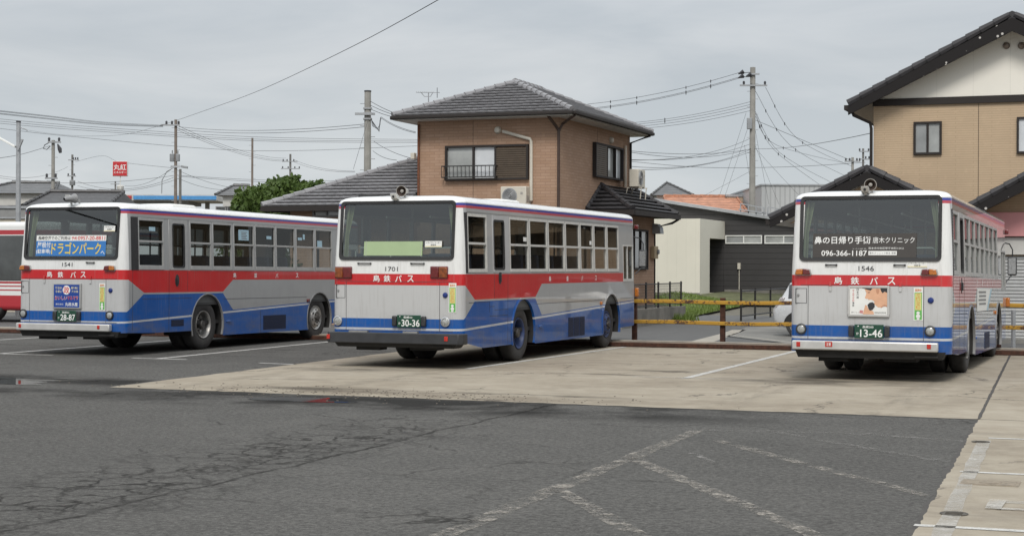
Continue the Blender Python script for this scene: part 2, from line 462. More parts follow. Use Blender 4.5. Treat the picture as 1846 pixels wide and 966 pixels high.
    vs_rear(-0.95, 0.64, 1.485); vs_rear(0.825, 0.64, 1.485); hs_rear(-1.07, 1.07, 1.49); hs_rear(-1.07, 1.07, 0.643)
    for a, b in ((-1.148, -0.975),):
        vs_rear(a, 1.205, 1.435); vs_rear(b, 1.205, 1.435); hs_rear(a, b, 1.205); hs_rear(a, b, 1.435)
    def vs_side(y, z0, z1): mb.box(W2 - 0.01, W2 + 0.002, y - 0.004, y + 0.004, z0, z1)
    def hs_side(y0, y1, z): mb.box(W2 - 0.01, W2 + 0.002, y0, y1, z - 0.004, z + 0.004)
    for y, z0, z1 in c['vseams']: vs_side(y, z0, z1)
    for y0, y1, z in c['hseams']: hs_side(y0, y1, z)
    # rain gutter above the windows
    mb.mi = 0
    for sx in (1, -1):
        x = sx * (halfw(2.70) + 0.006)
        mb.box(min(x, x - sx * 0.03), max(x, x - sx * 0.03), 0.24, L - 0.3, 2.698, 2.716)
    return mb.build('body', [paint, M['seam']], root, smooth=32)

def side_window(root, y0, y1, z0, z1, sx, c, kind='window', two=True, frame=None):
    fr = frame or M['alu']; zm = c['zmid']; t = 0.032
    def lean(x, y, z): return (sx * (x + halfw(z) - W2), y, z)
    mb = MB(); xi, xo = W2 - 0.035, W2 + 0.006
    mb.box(xi, xo, y0, y0 + t, z0, z1); mb.box(xi, xo, y1 - t, y1, z0, z1)
    mb.box(xi, xo, y0 + t, y1 - t, z1 - 0.05, z1); mb.box(xi, xo + 0.004, y0 + t, y1 - t, z0, z0 + c['rail'])
    if two: mb.box(xi, xo - 0.004, y0 + t, y1 - t, zm - 0.02, zm + 0.02)
    w = mb.warp(lean).build(kind, fr, root, bevel=0.003, seg=1)
    g = MB(); xg = W2 - 0.018
    if two:
        g.mi = 1; g.add([lean(xg, y0 + t, zm), lean(xg, y1 - t, zm), lean(xg, y1 - t, z1 - 0.03), lean(xg, y0 + t, z1 - 0.03)], [(0, 1, 2, 3)])
        g.mi = 0; xg -= 0.008; g.add([lean(xg, y0 + t, z0 + 0.02), lean(xg, y1 - t, z0 + 0.02), lean(xg, y1 - t, zm), lean(xg, y0 + t, zm)], [(0, 1, 2, 3)])
        b = MB(); b.box(W2 - 0.033, W2 - 0.009, y0 + t, y1 - t, zm - 0.05, zm - 0.021)
        g.v += []
    else:
        g.add([lean(xg, y0 + t, z0 + 0.02), lean(xg, y1 - t, z0 + 0.02), lean(xg, y1 - t, z1 - 0.03), lean(xg, y0 + t, z1 - 0.03)], [(0, 1, 2, 3)])
    g.build('pane', [M['side_glass'], M['side_glass_top']], w, smooth=0)
    return w

def rrect(x0, x1, z0, z1, r, n=5):
    out = []
    for cx, cz, a0 in ((x1 - r, z1 - r, 0), (x0 + r, z1 - r, 90), (x0 + r, z0 + r, 180), (x1 - r, z0 + r, 270)):
        for i in range(n + 1):
            a = math.radians(a0 + 90 * i / n); out.append((cx + r * math.cos(a), cz + r * math.sin(a)))
    return out
def RP(off=0.003):
    return lambda x, z: (x, yrear(z) - off, z)
def SP(off=0.003, side=1):
    return lambda y, z: (halfw(z) + off, y, z)

def make_wheel(root, y, sx, c, front, z):
    r = c['tr']; x = sx * (W2 - 0.05); ax = (sx, 0, 0); n = 28
    wd = 0.27
    def tyre_prof(d0): return [(0.29, d0 - 0.03), (0.33, d0 - 0.005), (r * 0.80, d0), (r * 0.93, d0 - 0.012), (r * 0.985, d0 - 0.035), (r, d0 - 0.06), (r, d0 - wd + 0.06), (r * 0.985, d0 - wd + 0.035), (r * 0.9, d0 - wd), (0.29, d0 - wd + 0.03)]
    mb = MB(); mb.lathe(tyre_prof(0), (x, y, z), ax, n)
    if not front: mb.lathe(tyre_prof(-wd - 0.06), (x, y, z), ax, n)
    w = mb.build('wheel', M['tyre'], root, smooth=40)
    rm = c['rim']
    mb = MB()
    if front:   # dished outwards, with a raised centre and hand holes
        mb.lathe([(0.292, -0.03), (0.285, -0.005), (0.265, -0.02), (0.235, -0.035), (0.225, -0.005), (0.16, 0.035), (0.145, 0.03), (0.145, 0.02), (0.0, 0.02)], (x, y, z), ax, n)
        rim = mb.build('rim', rm, w, smooth=35)
        mb = MB()
        for k in range(8):
            a = 2 * math.pi * k / 8 + 0.2
            mb.lathe([(0.026, 0.0), (0.026, 0.012 + 0.0), (0.0, 0.012)], (x + sx * 0.012, y + 0.188 * math.cos(a), z + 0.188 * math.sin(a)), ax, 8)
        mb.lathe([(0.075, 0.02), (0.07, 0.055), (0.04, 0.065), (0, 0.065)], (x, y, z), ax, 14)
        for k in range(8):
            a = 2 * math.pi * k / 8
            mb.lathe([(0.018, 0.02), (0.018, 0.045), (0, 0.05)], (x, y + 0.112 * math.cos(a), z + 0.112 * math.sin(a)), ax, 7)
        mb.build('hub', M['hub'], rim)
    else:       # deep dish of the outer twin
        mb.lathe([(0.292, -0.03), (0.285, -0.003), (0.268, -0.012), (0.255, -0.05), (0.245, -0.10), (0.23, -0.16), (0.17, -0.17), (0.15, -0.15), (0.0, -0.15)], (x, y, z), ax, n)
        rim = mb.build('rim', rm, w, smooth=35)
        mb = MB()
        mb.lathe([(0.085, -0.15), (0.085, -0.03), (0.07, -0.01), (0, -0.01)], (x, y, z), ax, 14)
        for k in range(8):
            a = 2 * math.pi * k / 8
            mb.lathe([(0.018, -0.15), (0.018, -0.11), (0, -0.11)], (x, y + 0.13 * math.cos(a), z + 0.13 * math.sin(a)), ax, 7)
            a += 0.39
            mb.lathe([(0.03, -0.17), (0.028, -0.155), (0, -0.155)], (x, y + 0.2 * math.cos(a), z + 0.2 * math.sin(a)), ax, 8)
        mb.build('hub', M['hub'], rim)
    return w

def make_bus(label, c):
    root = thing('bus', label, 'bus', (c['s'], c['t'], 0), -math.radians(c['yaw']), 'blue and red striped buses parked in the yard')
    root.rotation_euler = (-c['p'], 0, -math.radians(c['yaw']))
    paint = bus_paint('bus_livery', c)
    L = c['L']; p = c['p']
    bus_shell(c, paint, root)
    # underbody, floor, lining
    mb = MB(); mb.box(-1.15, 1.15, 0.25, L - 0.35, 0.55, 0.62); mb.box(-0.5, 0.5, 0.3, 2.2, 0.36, 0.56); mb.box(-0.95, 0.95, 0.12, 0.75, 0.40, 0.56)
    mb.tube([(-0.85, c['ax'][0], 0.52), (0.85, c['ax'][0], 0.52)], 0.13, 10); mb.box(-0.45, 0.45, 3.6, 7.2, 0.36, 0.56)
    mb.tube([(-0.85, c['ax'][1], 0.52), (0.85, c['ax'][1], 0.52)], 0.08, 8)
    mb.build('chassis', M['under'], root)
    mb = MB(); mb.box(-1.2, 1.2, 0.2, L - 0.3, 0.95, 1.0); mb.build('floor', M['floor_in'], root)
    mb = MB()   # ceiling lining and inner walls above and below the glass
    mb.box(-1.12, 1.12, 0.4, L - 0.3, 2.80, 2.83)
    for sx in (1, -1):
        a, b = sorted((sx * (W2 - 0.055), sx * (W2 - 0.045)))
        mb.box(a, b, 0.3, L - 0.3, 1.0, c['zs']); a, b = sorted((sx * 1.155, sx * 1.165)); mb.box(a, b, 0.3, L - 0.3, c['zt'] + 0.0, 2.80)
    mb.box(-1.15, 1.15, 0.06, 0.07, 1.0, 1.86)
    mb.build('lining', M['lining'], root)
    # seats and rails
    if c.get('seats', True):
        for y in [0.75 + 0.86 * k for k in range(10)]:
            for sx in (1, -1):
                if y > 7.6: continue
                mb = MB(); xa, xb = sorted((sx * 0.32, sx * 1.12))
                mb.box(xa, xb, y, y + 0.42, 1.32, 1.44); mb.hexa([(xa, y - 0.06, 1.36), (xb, y - 0.06, 1.36), (xb, y + 0.04, 1.36), (xa, y + 0.04, 1.36), (xa, y - 0.14, 1.98), (xb, y - 0.14, 1.98), (xb, y - 0.06, 1.98), (xa, y - 0.06, 1.98)])
                mb.box(xa + 0.08, xb - 0.08, y + 0.1, y + 0.3, 1.0, 1.32)
                mb.build('seat', M['seat'], root, bevel=0.03)
    for sx in (1, -1):
        mb = MB()
        mb.tube([(sx * 0.42, 0.5, 2.62), (sx * 0.42, L - 1.2, 2.62)], 0.018, 6)
        for y in (1.6, 3.4, 5.2, 7.0): mb.tube([(sx * 0.42, y, 1.0), (sx * 0.42, y, 2.8)], 0.018, 6)
        mb.tube([(sx * 0.3, 0.42, 1.9), (sx * 0.3, 0.42, 2.02), (sx * 0.36, 0.42, 2.08), (sx * 0.9, 0.42, 2.08), (sx * 0.98, 0.42, 2.02), (sx * 0.98, 0.42, 1.9)], 0.014, 6)
        mb.build('handrail', M['white_rail'], root)
    # side windows
    for y0, y1, kind in c['wins']:
        for sx in (1, -1):
            if kind == 'w': side_window(root, y0, y1, c['zs'] + 0.004, c['zt'] - 0.003, sx, c, frame=c['frame'])
            elif sx == -1: side_window(root, y0, y1, c['zs'] + 0.004, c['zt'] - 0.003, sx, c, frame=c['frame'])
    # emergency door: leaf with a narrow rounded window and a handle
    d0, d1 = [w[:2] for w in c['wins'] if w[2] == 'd'][0]; g0, g1 = c['dglass']
    gz0, gz1 = c['zs'] + 0.055, c['zt'] - 0.09
    def lean(x, y, z): return (x + halfw(z) - W2, y, z)
    mb = MB(); xi, xo = W2 - 0.03, W2 + 0.007
    mb.box(xi, xo, d0, g0, c['zs'], c['zt']); mb.box(xi, xo, g1, d1, c['zs'], c['zt']); mb.box(xi, xo, g0, g1, gz1, c['zt']); mb.box(xi, xo, g0, g1, c['zs'], gz0)
    door = mb.warp(lean).build('emergency_door', c['doormat'], root, bevel=0.004, seg=1)
    mb = MB(); o = rrect(g0 - 0.012, g1 + 0.012, gz0 - 0.012, gz1 + 0.012, 0.06); i = rrect(g0 + 0.022, g1 - 0.022, gz0 + 0.022, gz1 - 0.022, 0.045); n = len(o)
    mb.add([lean(xo + 0.006, a, b) for a, b in o] + [lean(xo + 0.004, a, b) for a, b in i] + [lean(xi, a, b) for a, b in i],
           [(k, (k + 1) % n, n + (k + 1) % n, n + k) for k in range(n)] + [(n + k, n + (k + 1) % n, 2 * n + (k + 1) % n, 2 * n + k) for k in range(n)])
    mb.build('door_gasket', M['rubber'], door)
    mb = MB(); mb.poly([lean(W2 - 0.012, a, b) for a, b in rrect(g0, g1, gz0, gz1, 0.05)]); mb.build('door_pane', M['side_glass_top'], door, smooth=0)
    hy = c['handle'][0]; hz = c['handle'][1]
    mb = MB(); ell = [(hy + 0.075 * math.cos(a), hz + 0.125 * math.sin(a)) for a in [2 * math.pi * k / 18 for k in range(18)]]
    mb.prism([(W2 - 0.005, a, b) for a, b in ell], (0.011, 0, 0)); mb.box(W2 + 0.006, W2 + 0.03, hy - 0.015, hy + 0.015, hz - 0.08, hz + 0.05)
    mb.build('door_handle', M['black'], door, bevel=0.003, seg=1)
    # blind louvre panel at the tail
    b0, b1 = c['louvre']
    mb = MB(); mb.box(W2 - 0.02, W2 + 0.004, b0, b1, c['zs'] - 0.01, c['zt'] + 0.01); k = c['zs']
    while k < c['zt'] - 0.02: mb.box(W2, W2 + 0.009, b0 + 0.02, b1 - 0.02, k, k + 0.018); k += 0.045
    mb.warp(lean).build('louvre', M['black'], root)
    # driver's window
    if c.get('cab'):
        y0, y1, z0, z1 = c['cab']; t = 0.035
        mb = MB(); xi, xo = W2 - 0.035, W2 + 0.006
        mb.box(xi, xo, y0, y0 + t, z0, z1); mb.box(xi, xo, y1 - t, y1, z0, z1); mb.box(xi, xo, y0 + t, y1 - t, z1 - t, z1); mb.box(xi, xo, y0 + t, y1 - t, z0, z0 + 0.06)
        ym = y0 + (y1 - y0) * 0.46; mb.box(xi, xo - 0.003, ym - 0.018, ym + 0.018, z0, z1)
        w = mb.warp(lean).build('driver_window', c['frame'], root)
        mb = MB(); mb.poly([lean(W2 - 0.015, y0, z0), lean(W2 - 0.015, y1, z0), lean(W2 - 0.015, y1, z1), lean(W2 - 0.015, y0, z1)])
        mb.build('pane', M['side_glass'], w, smooth=0)
    # rear window: gasket, pane
    R = RP(0.0)
    o = rrect(-1.095, 1.085, 1.865, 2.885, 0.075, 6); i = rrect(-1.042, 1.032, 1.918, 2.83, 0.05, 6); n = len(o)
    mb = MB()
    mb.add([(x, yrear(z) - 0.004, z) for x, z in o] + [(x, yrear(z) - 0.022, z) for x, z in o] + [(x, yrear(z) - 0.018, z) for x, z in i] + [(x, yrear(z) + 0.03, z) for x, z in i],
           [(a * n + k, a * n + (k + 1) % n, (a + 1) * n + (k + 1) % n, (a + 1) * n + k) for a in range(3) for k in range(n)])
    rw = mb.build('rear_window', M['rubber'], root)
    mb = MB(); mb.poly([(x, yrear(z) + 0.006, z) for x, z in rrect(-1.06, 1.05, 1.9, 2.85, 0.05)]); mb.build('pane', M['rear_glass'], rw, smooth=0)
    # faded curtains drawn back at both sides of the rear window
    for sx in (-1, 1):
        mb = MB(); z0 = 1.90; ys_ = [0.10 + 0.03 * math.sin(k * 1.9) for k in range(9)]; up = [(sx * (1.03 - 0.14 * k / 8), y) for k, y in enumerate(ys_)]; dn = [(sx * (1.05 - 0.07 * k / 8), y) for k, y in enumerate(ys_)]
        mb.add([(x, y + 0.10, 2.80) for x, y in up] + [(x, y + 0.05, 2.30) for x, y in dn] + [(x, y, z0) for x, y in dn], [(m * 9 + j, m * 9 + j + 1, (m + 1) * 9 + j + 1, (m + 1) * 9 + j) for m in range(2) for j in range(8)])
        mb.build('curtain', M['curtain'], root)
    # windscreen
    mb = MB(); mb.box(-0.03, 0.03, L - 0.05, L - 0.02, 1.30, c['zt']); mb.box(-1.16, 1.16, L - 0.045, L - 0.025, 1.28, 1.33)
    ws = mb.build('windscreen', M['rubber'], root)
    mb = MB(); mb.poly([(-1.15, L - 0.035, 1.3), (1.15, L - 0.035, 1.3), (1.15, L - 0.035, c['zt']), (-1.15, L - 0.035, c['zt'])]); mb.build('pane', M['side_glass'], ws, smooth=0)
    # wheels stand on the ground although the body sits nose-down
    for k, y in enumerate(c['ax']):
        for sx in (1, -1): make_wheel(root, y, sx, c, k == 1, c['tr'] + y * p)
    # arch trims and dark wells
    for k, (yc, r) in enumerate(c['arches']):
        for sx in (1, -1):
            a = arc(yc, c['axz'] + 0.02, r, c['zbot'][1] + 0.02, 16); mb = MB(); n = len(a)
            a2 = arc(yc, c['axz'] + 0.02, r + c['trim'], c['zbot'][1] + 0.02, 16)
            x0 = sx * (W2 + 0.001); x1 = sx * (W2 + 0.014)
            mb.add([(x0, y, z) for y, z in a2] + [(x1, y, z) for y, z in a2] + [(x1, y, z) for y, z in a] + [(sx * (W2 - 0.03), y, z) for y, z in a],
                   [(m * n + j, m * n + j + 1, (m + 1) * n + j + 1, (m + 1) * n + j) for m in range(3) for j in range(n - 1)])
            tr = mb.build('wheel_arch', paint if c['trim'] > 0.03 else M['alu_dark'], root)
            mb = MB(); mb.add([(sx * (W2 - 0.028), y, z) for y, z in a] + [(sx * 0.55, y, z) for y, z in a], [(j, j + 1, n + j + 1, n + j) for j in range(n - 1)])
            mb.add([(sx * 0.55, y, z) for y, z in a], [list(range(n))])
            mb.build('arch_liner', M['under'], tr)
    # bumper
    mb = MB(); x0, x1, z0, z1 = c['bumper']
    if c['bkind'] == 'silver':
        mb.box(x0, x1, -0.13, -0.015, z0, z1); b = mb.build('bumper', M['silver'], root, bevel=0.022)
    else:
        xs = [(-1.29, 0.14), (-1.29, -0.05), (-1.22, -0.12), (1.22, -0.12), (1.29, -0.05), (1.29, 0.14), (1.245, 0.14), (1.2, -0.006), (-1.2, -0.006), (-1.245, 0.14)]
        mb.prism([(x, y, z0) for x, y in xs], (0, 0, z1 - z0)); b = mb.build('bumper', M['bumper_black'], root, bevel=0.015)
        mb = MB()
        for a, bb in ((-0.85, -0.5), (0.18, 0.45)): mb.box(a, bb, -0.10, -0.03, z1, z1 + 0.03)
        mb.build('bumper_step', M['alu_dark'], b)
    for a, bb, d, e in c['reflectors']:
        mb = MB(); mb.box(a, bb, (-0.142 if c['bkind'] == 'silver' else -0.132), -0.11, d, e); mb.build('reflector', M['reflector'], b, bevel=0.004, seg=1)
    if c.get('bumper_plate'):
        a, bb, d, e = c['bumper_plate']; mb = MB(); mb.box(a, bb, -0.136, -0.12, d, e); q = mb.build('bumper_sticker', M['reflector'], b)
        mb = MB(); letter(mb, '注意', a + 0.02, bb - 0.02, d + 0.015, e - 0.015, lambda x, z: (x, -0.138, z)); mb.build('lettering', M['ink_white'], q, smooth=0)
    mb = MB(); zz = z0
    mb.hexa([(-1.14, -0.06, zz), (1.16, -0.06, zz), (1.16, 0.3, zz), (-1.14, 0.3, zz), (-1.2, -0.03, zz), (1.2, -0.03, zz), (1.2, 0.3, zz), (-1.2, 0.3, zz)][:4] + [(-1.1, -0.02, 0.36), (1.1, -0.02, 0.36), (1.1, 0.3, 0.36), (-1.1, 0.3, 0.36)])
    mb.box(-0.8, -0.35, 0.1, 0.4, 0.30, 0.38); mb.box(0.2, 0.7, 0.15, 0.5, 0.31, 0.38); mb.tube([(0.7, -0.04, 0.40), (1.05, -0.04, 0.40)], 0.022, 8)
    mb.build('valance', M['under'], root)
    # lamps
    for sx in (-1, 1):
        cx, cz = c['lamp'][0 if sx < 0 else 1]
        if c['lkind'] == 'slim':
            mb = MB(); pr = [(-0.135, -0.035), (-0.115, 0.045), (0.0, 0.056), (0.115, 0.045), (0.135, -0.035), (0.12, -0.056), (-0.12, -0.056)]
            mb.prism([(cx + a, -0.004, cz + b) for a, b in pr], (0, -0.02, 0)); lm = mb.build('tail_lamp', M['alu'], root, bevel=0.006)
            for s2, key in ((-1, 'lens_amber' if sx < 0 else 'lens_dark'), (1, 'lens_dark' if sx < 0 else 'lens_amber')):
                mb = MB(); h = [(0, -0.044), (0.112, -0.044), (0.118, -0.03), (0.1, 0.038), (0, 0.046)]
                mb.prism([(cx + s2 * a, -0.022, cz + b) for a, b in h], (0, -0.045, 0)); mb.build('lens', M[key] if not (sx > 0 and s2 > 0) else M['lens_amber'], lm, bevel=0.012)
        else:
            w, h = 0.325, 0.205; mb = MB(); mb.box(cx - w / 2, cx + w / 2, -0.03, -0.002, cz - h / 2, cz + h / 2); lm = mb.build('tail_lamp', M['lens_dark'], root, bevel=0.008)
            for s2, key in ((-1, 'lens_amber' if sx < 0 else 'lens_dark'), (1, 'lens_dark' if sx < 0 else 'lens_amber')):
                mb = MB(); a, b2 = sorted((cx + s2 * 0.006, cx + s2 * (w / 2 - 0.008))); mb.box(a, b2, -0.05, -0.028, cz - h / 2 + 0.012, cz + h / 2 - 0.012); mb.build('lens', M[key if key != 'lens_amber' else 'lens_brown'], lm, bevel=0.012)
        cx, cz = c['rlamp'][0 if sx < 0 else 1]
        mb = MB(); mb.lathe([(0.085, 0), (0.083, 0.03), (0.066, 0.036), (0.064, 0.02)], (cx, -0.002, cz), (0, -1, 0), 22); rl = mb.build('reversing_lamp', M[c['ring']], root)
        mb = MB(); mb.lathe([(0.065, 0.02), (0.05, 0.032), (0.0, 0.036)], (cx, -0.002, cz), (0, -1, 0), 22); mb.build('lens', M['lens_clear'], rl)
    # number plate with its lamps
    px, pz = c['plate']
    mb = MB(); mb.box(px - 0.225, px + 0.225, -0.05, -0.035, pz - 0.105, pz + 0.105); pl = mb.build('number_plate', M['plate_green'], root, bevel=0.006, seg=1)
    mb = MB(); F = lambda x, z: (x, -0.0525, z); a, b, d = c['ptext']
    letter(mb, a, px - 0.10, px + 0.07, pz + 0.048, pz + 0.088, F); letter(mb, b, px - 0.195, px - 0.155, pz - 0.055, pz - 0.015, F)
    letter(mb, d, px - 0.135, px + 0.205, pz - 0.088, pz + 0.03, F); mb.add([F(px - 0.165 + 0.01 * math.cos(k), pz + 0.08 + 0.01 * math.sin(k)) for k in range(6)], [(0, 1, 2, 3, 4, 5)])
    mb.build('lettering', M['ink_white'], pl, smooth=0)
    for sx in (-1, 1):
        mb = MB(); mb.box(px + sx * 0.275 - 0.042, px + sx * 0.275 + 0.042, -0.07, -0.002, pz - 0.085, pz + 0.09); mb.build('plate_lamp', M['black'], root, bevel=0.018)
    # hatch fittings
    for a, b in c['latches']:
        mb = MB(); mb.box(a, b, -0.03, -0.012, 1.795, 1.815); mb.box(a, a + 0.03, -0.014, -0.001, 1.79, 1.82); mb.box(b - 0.03, b, -0.014, -0.001, 1.79, 1.82); mb.build('grab_handle', M['black'], root, bevel=0.004, seg=1)
    for x in c['hinges']:
        mb = MB(); mb.box(x - 0.022, x + 0.022, -0.024, -0.002, 1.475, 1.545); mb.box(x - 0.02, x + 0.02, -0.016, -0.002, 1.395, 1.475); mb.build('hatch_hinge', [paint], root, bevel=0.003, seg=1)
    mb = MB(); mb.lathe([(0.022, 0), (0.02, 0.012), (0, 0.014)], (-1.108, 0, 1.33), (0, -1, 0), 12); mb.build('fuel_door_lock', M['alu_dark'], root)
    mb = MB(); mb.lathe([(0.047, 0), (0.045, 0.015), (0.03, 0.03), (0, 0.034)], (0.93, 0, 1.268), (0, -1, 0), 18); mb.build('blue_button', M['blue_cap'], root)
    # belt lettering, fleet number
    F = RP(0.004)
    for ch, x, w in zip('島鉄バス', c['chars'], (0.125, 0.13, 0.125, 0.12)): mb = MB(); letter(mb, ch, x - w / 2, x + w / 2, c['cz'] - 0.058, c['cz'] + 0.058, F); mb.build('rear_character', M['ink_white'], root, smooth=0)
    mb = MB(); letter(mb, c['no'], c['nox'] - 0.118, c['nox'] + 0.118, c['noz'] - 0.038, c['noz'] + 0.038, F, False); mb.build('fleet_number', M['ink_black'], root, smooth=0)
    F = SP(0.004)
    for ch, y in zip('島鉄バス', c['schars']): mb = MB(); letter(mb, ch, y - 0.062, y + 0.062, c['scz'] - 0.055, c['scz'] + 0.055, F); mb.build('side_character', M['ink_white'], root, smooth=0)
    # stickers: drive recorder notice and the tall green eco strip
    a, b, d, e = c['recorder']; F = RP(0.026 if d > 1.86 else 0.004); G = RP(0.028 if d > 1.86 else 0.006)
    mb = MB(); mb.poly([F(a, d), F(b, d), F(b, e), F(a, e)]); mb.mi = 1; mb.poly([G(a + .003, d + .003), G(b - .003, d + .003), G(b - .003, d + 0.022), G(a + .003, d + 0.022)])
    st = mb.build('recorder_sticker', [M['paper_white'], M['paper_cream']], root, smooth=0)
    mb = MB(); m = (d + e) / 2; letter(mb, 'ドライブレコーダー', a + 0.02, b - 0.02, m + 0.008, e - 0.01, G, False); letter(mb, '搭載車', (a + b) / 2 - 0.05, (a + b) / 2 + 0.05, m - 0.03, m + 0.0, G, False)
    mb.build('lettering', M['ink_black'], st, smooth=0)
    a, b, d, e = c['eco']; F = RP(0.004); G = RP(0.006)
    mb = MB(); mb.poly([F(a, d), F(b, d), F(b, e), F(a, e)]); mb.mi = 1; mb.poly([G(a + 0.012, d + 0.012), G(b - 0.012, d + 0.012), G(b - 0.012, e - 0.075), G(a + 0.012, e - 0.075)])
    mb.mi = 2; mb.poly([RP(0.008)(a + 0.022, d + 0.16), RP(0.008)(b - 0.022, d + 0.16), RP(0.008)(b - 0.022, e - 0.085), RP(0.008)(a + 0.022, e - 0.085)])
    st = mb.build('eco_sticker', [M['paper_white'], M['stick_green'], M['stick_yellow']], root, smooth=0)
    mb = MB(); H = RP(0.010); k = (e - d - 0.26) / 9
    for i, ch in enumerate('アイドリングストップ'[:9]): letter(mb, ch, a + 0.036, b - 0.036, e - 0.095 - (i + 1) * k + 0.006, e - 0.095 - i * k, H)
    letter(mb, '実施中', a + 0.02, b - 0.02, e - 0.06, e - 0.018, H); mb.build('lettering', M['ink_orange'], st, smooth=0)
    mb = MB(); xm = (a + b) / 2
    for cz, r in ((d + 0.118, 0.026), (d + 0.068, 0.033), (d + 0.03, 0.022)): mb.poly([H(xm + r * math.cos(2 * math.pi * i / 12), cz + r * 0.9 * math.sin(2 * math.pi * i / 12)) for i in range(12)])
    mb.build('sticker_emblem', M['paper_white'], st, smooth=0)
    # roof: loudspeaker with reversing camera, low ventilator
    cx = c['spk']
    mb = MB(); mb.lathe([(0.03, -0.26), (0.05, -0.22), (0.055, -0.10), (0.085, -0.03), (0.098, 0.0), (0.088, 0.0)], (cx + 0.02, 0.10, 3.055), c.get('spk_ax', (0.12, -1, -0.12)), 20)
    mb.mi = 1; mb.lathe([(0.088, -0.001), (0.07, -0.03), (0.035, -0.08), (0.0, -0.09)], (cx + 0.02, 0.10, 3.055), c.get('spk_ax', (0.12, -1, -0.12)), 20); mb.mi = 0; mb.lathe([(0.03, -0.08), (0.03, -0.03), (0.0, -0.02)], (cx + 0.02, 0.10, 3.055), c.get('spk_ax', (0.12, -1, -0.12)), 12)
    mb.tube([(cx + 0.02, 0.25, 3.05), (cx + 0.02, 0.25, 2.94)], 0.018, 6)
    sp = mb.build('loudspeaker', [M['alu_dark' if c.get('horn_dark') else 'horn'], M['horn_in']], root)
    mb = MB(); cz = c.get('camz', 2.99); ccx = cx + c.get('camx', -0.04); mb.box(ccx - 0.06, ccx + 0.06, 0.0, 0.16, cz - 0.045, cz + 0.045); mb.box(ccx - 0.02, ccx + 0.02, 0.05, 0.09, 2.90, cz)
    mb.warp(lambda x, y, z: (x, y - (z - cz) * 0.5, z - y * 0.25)); cm = mb.build('reversing_camera', M['paper_white'] if c.get('camwhite') else M['silver'], root, bevel=0.01)
    mb = MB(); mb.lathe([(0.022, 0.0), (0.02, 0.012), (0, 0.014)], (ccx, -0.008, cz - 0.01), (0, -1, -0.25), 12); mb.build('lens', M['black'], cm)
    for y in c.get('vents', ()):
        mb = MB(); o = rrect(-0.45, 0.45, y - 0.55, y + 0.55, 0.12)
        n = len(o); mb.add([(x * k, y + (b - y) * k, z) for k, z in ((1, 2.97), (0.97, 3.045), (0.88, 3.07), (0.6, 3.08)) for x, b in o],
                           [(m * n + j, m * n + (j + 1) % n, (m + 1) * n + (j + 1) % n, (m + 1) * n + j) for m in range(3) for j in range(n)] + [tuple(3 * n + j for j in range(n))])
        mb.build('roof_vent', M['paper_white'], root)
    # skirt: grilles, flaps, marker lamp
    for a, b, d, e, k in c['grilles']:
        for i in range(k):
            w = (b - a) / k; mb = MB(); y0 = a + i * w + 0.012; y1 = a + (i + 1) * w - 0.012
            mb.box(W2 - 0.004, W2 + 0.004, y0, y1, d, e); z = d + 0.02
            while z < e - 0.02: mb.box(W2 + 0.002, W2 + 0.009, y0 + 0.01, y1 - 0.01, z, z + 0.012); z += 0.03
            mb.build('skirt_grille', M['grille'], root)
    y, z = c['flap']; mb = MB(); mb.box(W2 - 0.002, W2 + 0.02, y - 0.085, y + 0.085, z - 0.022, z + 0.022); mb.build('flap_pull', paint, root, bevel=0.012)
    y, z = c['marker']; mb = MB(); mb.box(W2 - 0.002, W2 + 0.03, y - 0.06, y + 0.06, z - 0.035, z + 0.035); mb.build('marker_lamp', M[c['mlens']], root, bevel=0.01)
    # front corner: mirror on its arm, amber turn lamp, top lamp
    mb = MB(); mb.box(W2 + 0.0, W2 + 0.19, L + 0.12, L + 0.2, 1.75, 2.15); mr = mb.build('mirror', M['black'], root, bevel=0.03)
    mb = MB(); mb.poly([(W2 + 0.02, L + 0.117, 1.78), (W2 + 0.17, L + 0.117, 1.78), (W2 + 0.17, L + 0.117, 2.12), (W2 + 0.02, L + 0.117, 2.12)]); mb.build('mirror_glass', M['chrome'], mr, smooth=0)
    mb = MB(); mb.tube([(W2 - 0.1, L - 0.05, 2.45), (W2 + 0.04, L + 0.1, 2.42), (W2 + 0.1, L + 0.16, 2.3), (W2 + 0.1, L + 0.16, 2.1)], 0.014, 6); mb.tube([(W2 - 0.02, L - 0.05, 1.6), (W2 + 0.1, L + 0.16, 1.78)], 0.012, 6); mb.build('mirror_arm', M['black'], mr)
    mb = MB(); mb.box(W2 - 0.02, W2 + 0.07, L - 0.12, L - 0.02, 1.08, 1.28); mb.build('turn_lamp', M['lens_amber'], root, bevel=0.02)
    mb = MB(); mb.box(W2 - 0.06, W2 + 0.03, L - 0.05, L + 0.05, 2.62, 2.72); mb.build('roof_lamp', M['lens_dark'], root, bevel=0.02)
    return root

prepare_texts([(t, True) for t in ['島', '鉄', 'バ', 'ス', '注意', '長崎22', '長崎200', 'か', '28-87', '30-36', '13-46', '実施中', 'ア', 'イ', 'ド', 'リ', 'ン', 'グ', 'ト', 'ッ', 'プ',
    '鼻の日帰り手術', '096-366-1187', '長崎空港でのご利用は', '予約', '0957-20-8811', '屋根付', '(駐車場)', 'ドラゴンパーク', 'へ', '政', '毎日の', '食卓に', '贈り物に', '海の幸', 'おいしい', 'マルマサ', '丸政水産', '丸紅', 'エネルギー', '指定店', 'モ']]
    + [(t, False) for t in ['1541', '1701', '1546', 'ドライブレコーダー', '搭載車', '唐木クリニック', '熊本市中央区琴平本町3-54-2', 'いいはな', '唐木クリニック熊本 検索', '株式会社', '日', '本', 'の', '朝', '、', 'マ', 'ル', 'サ', '海', '苔', 'おいしい', '株式会社丸政水産']])

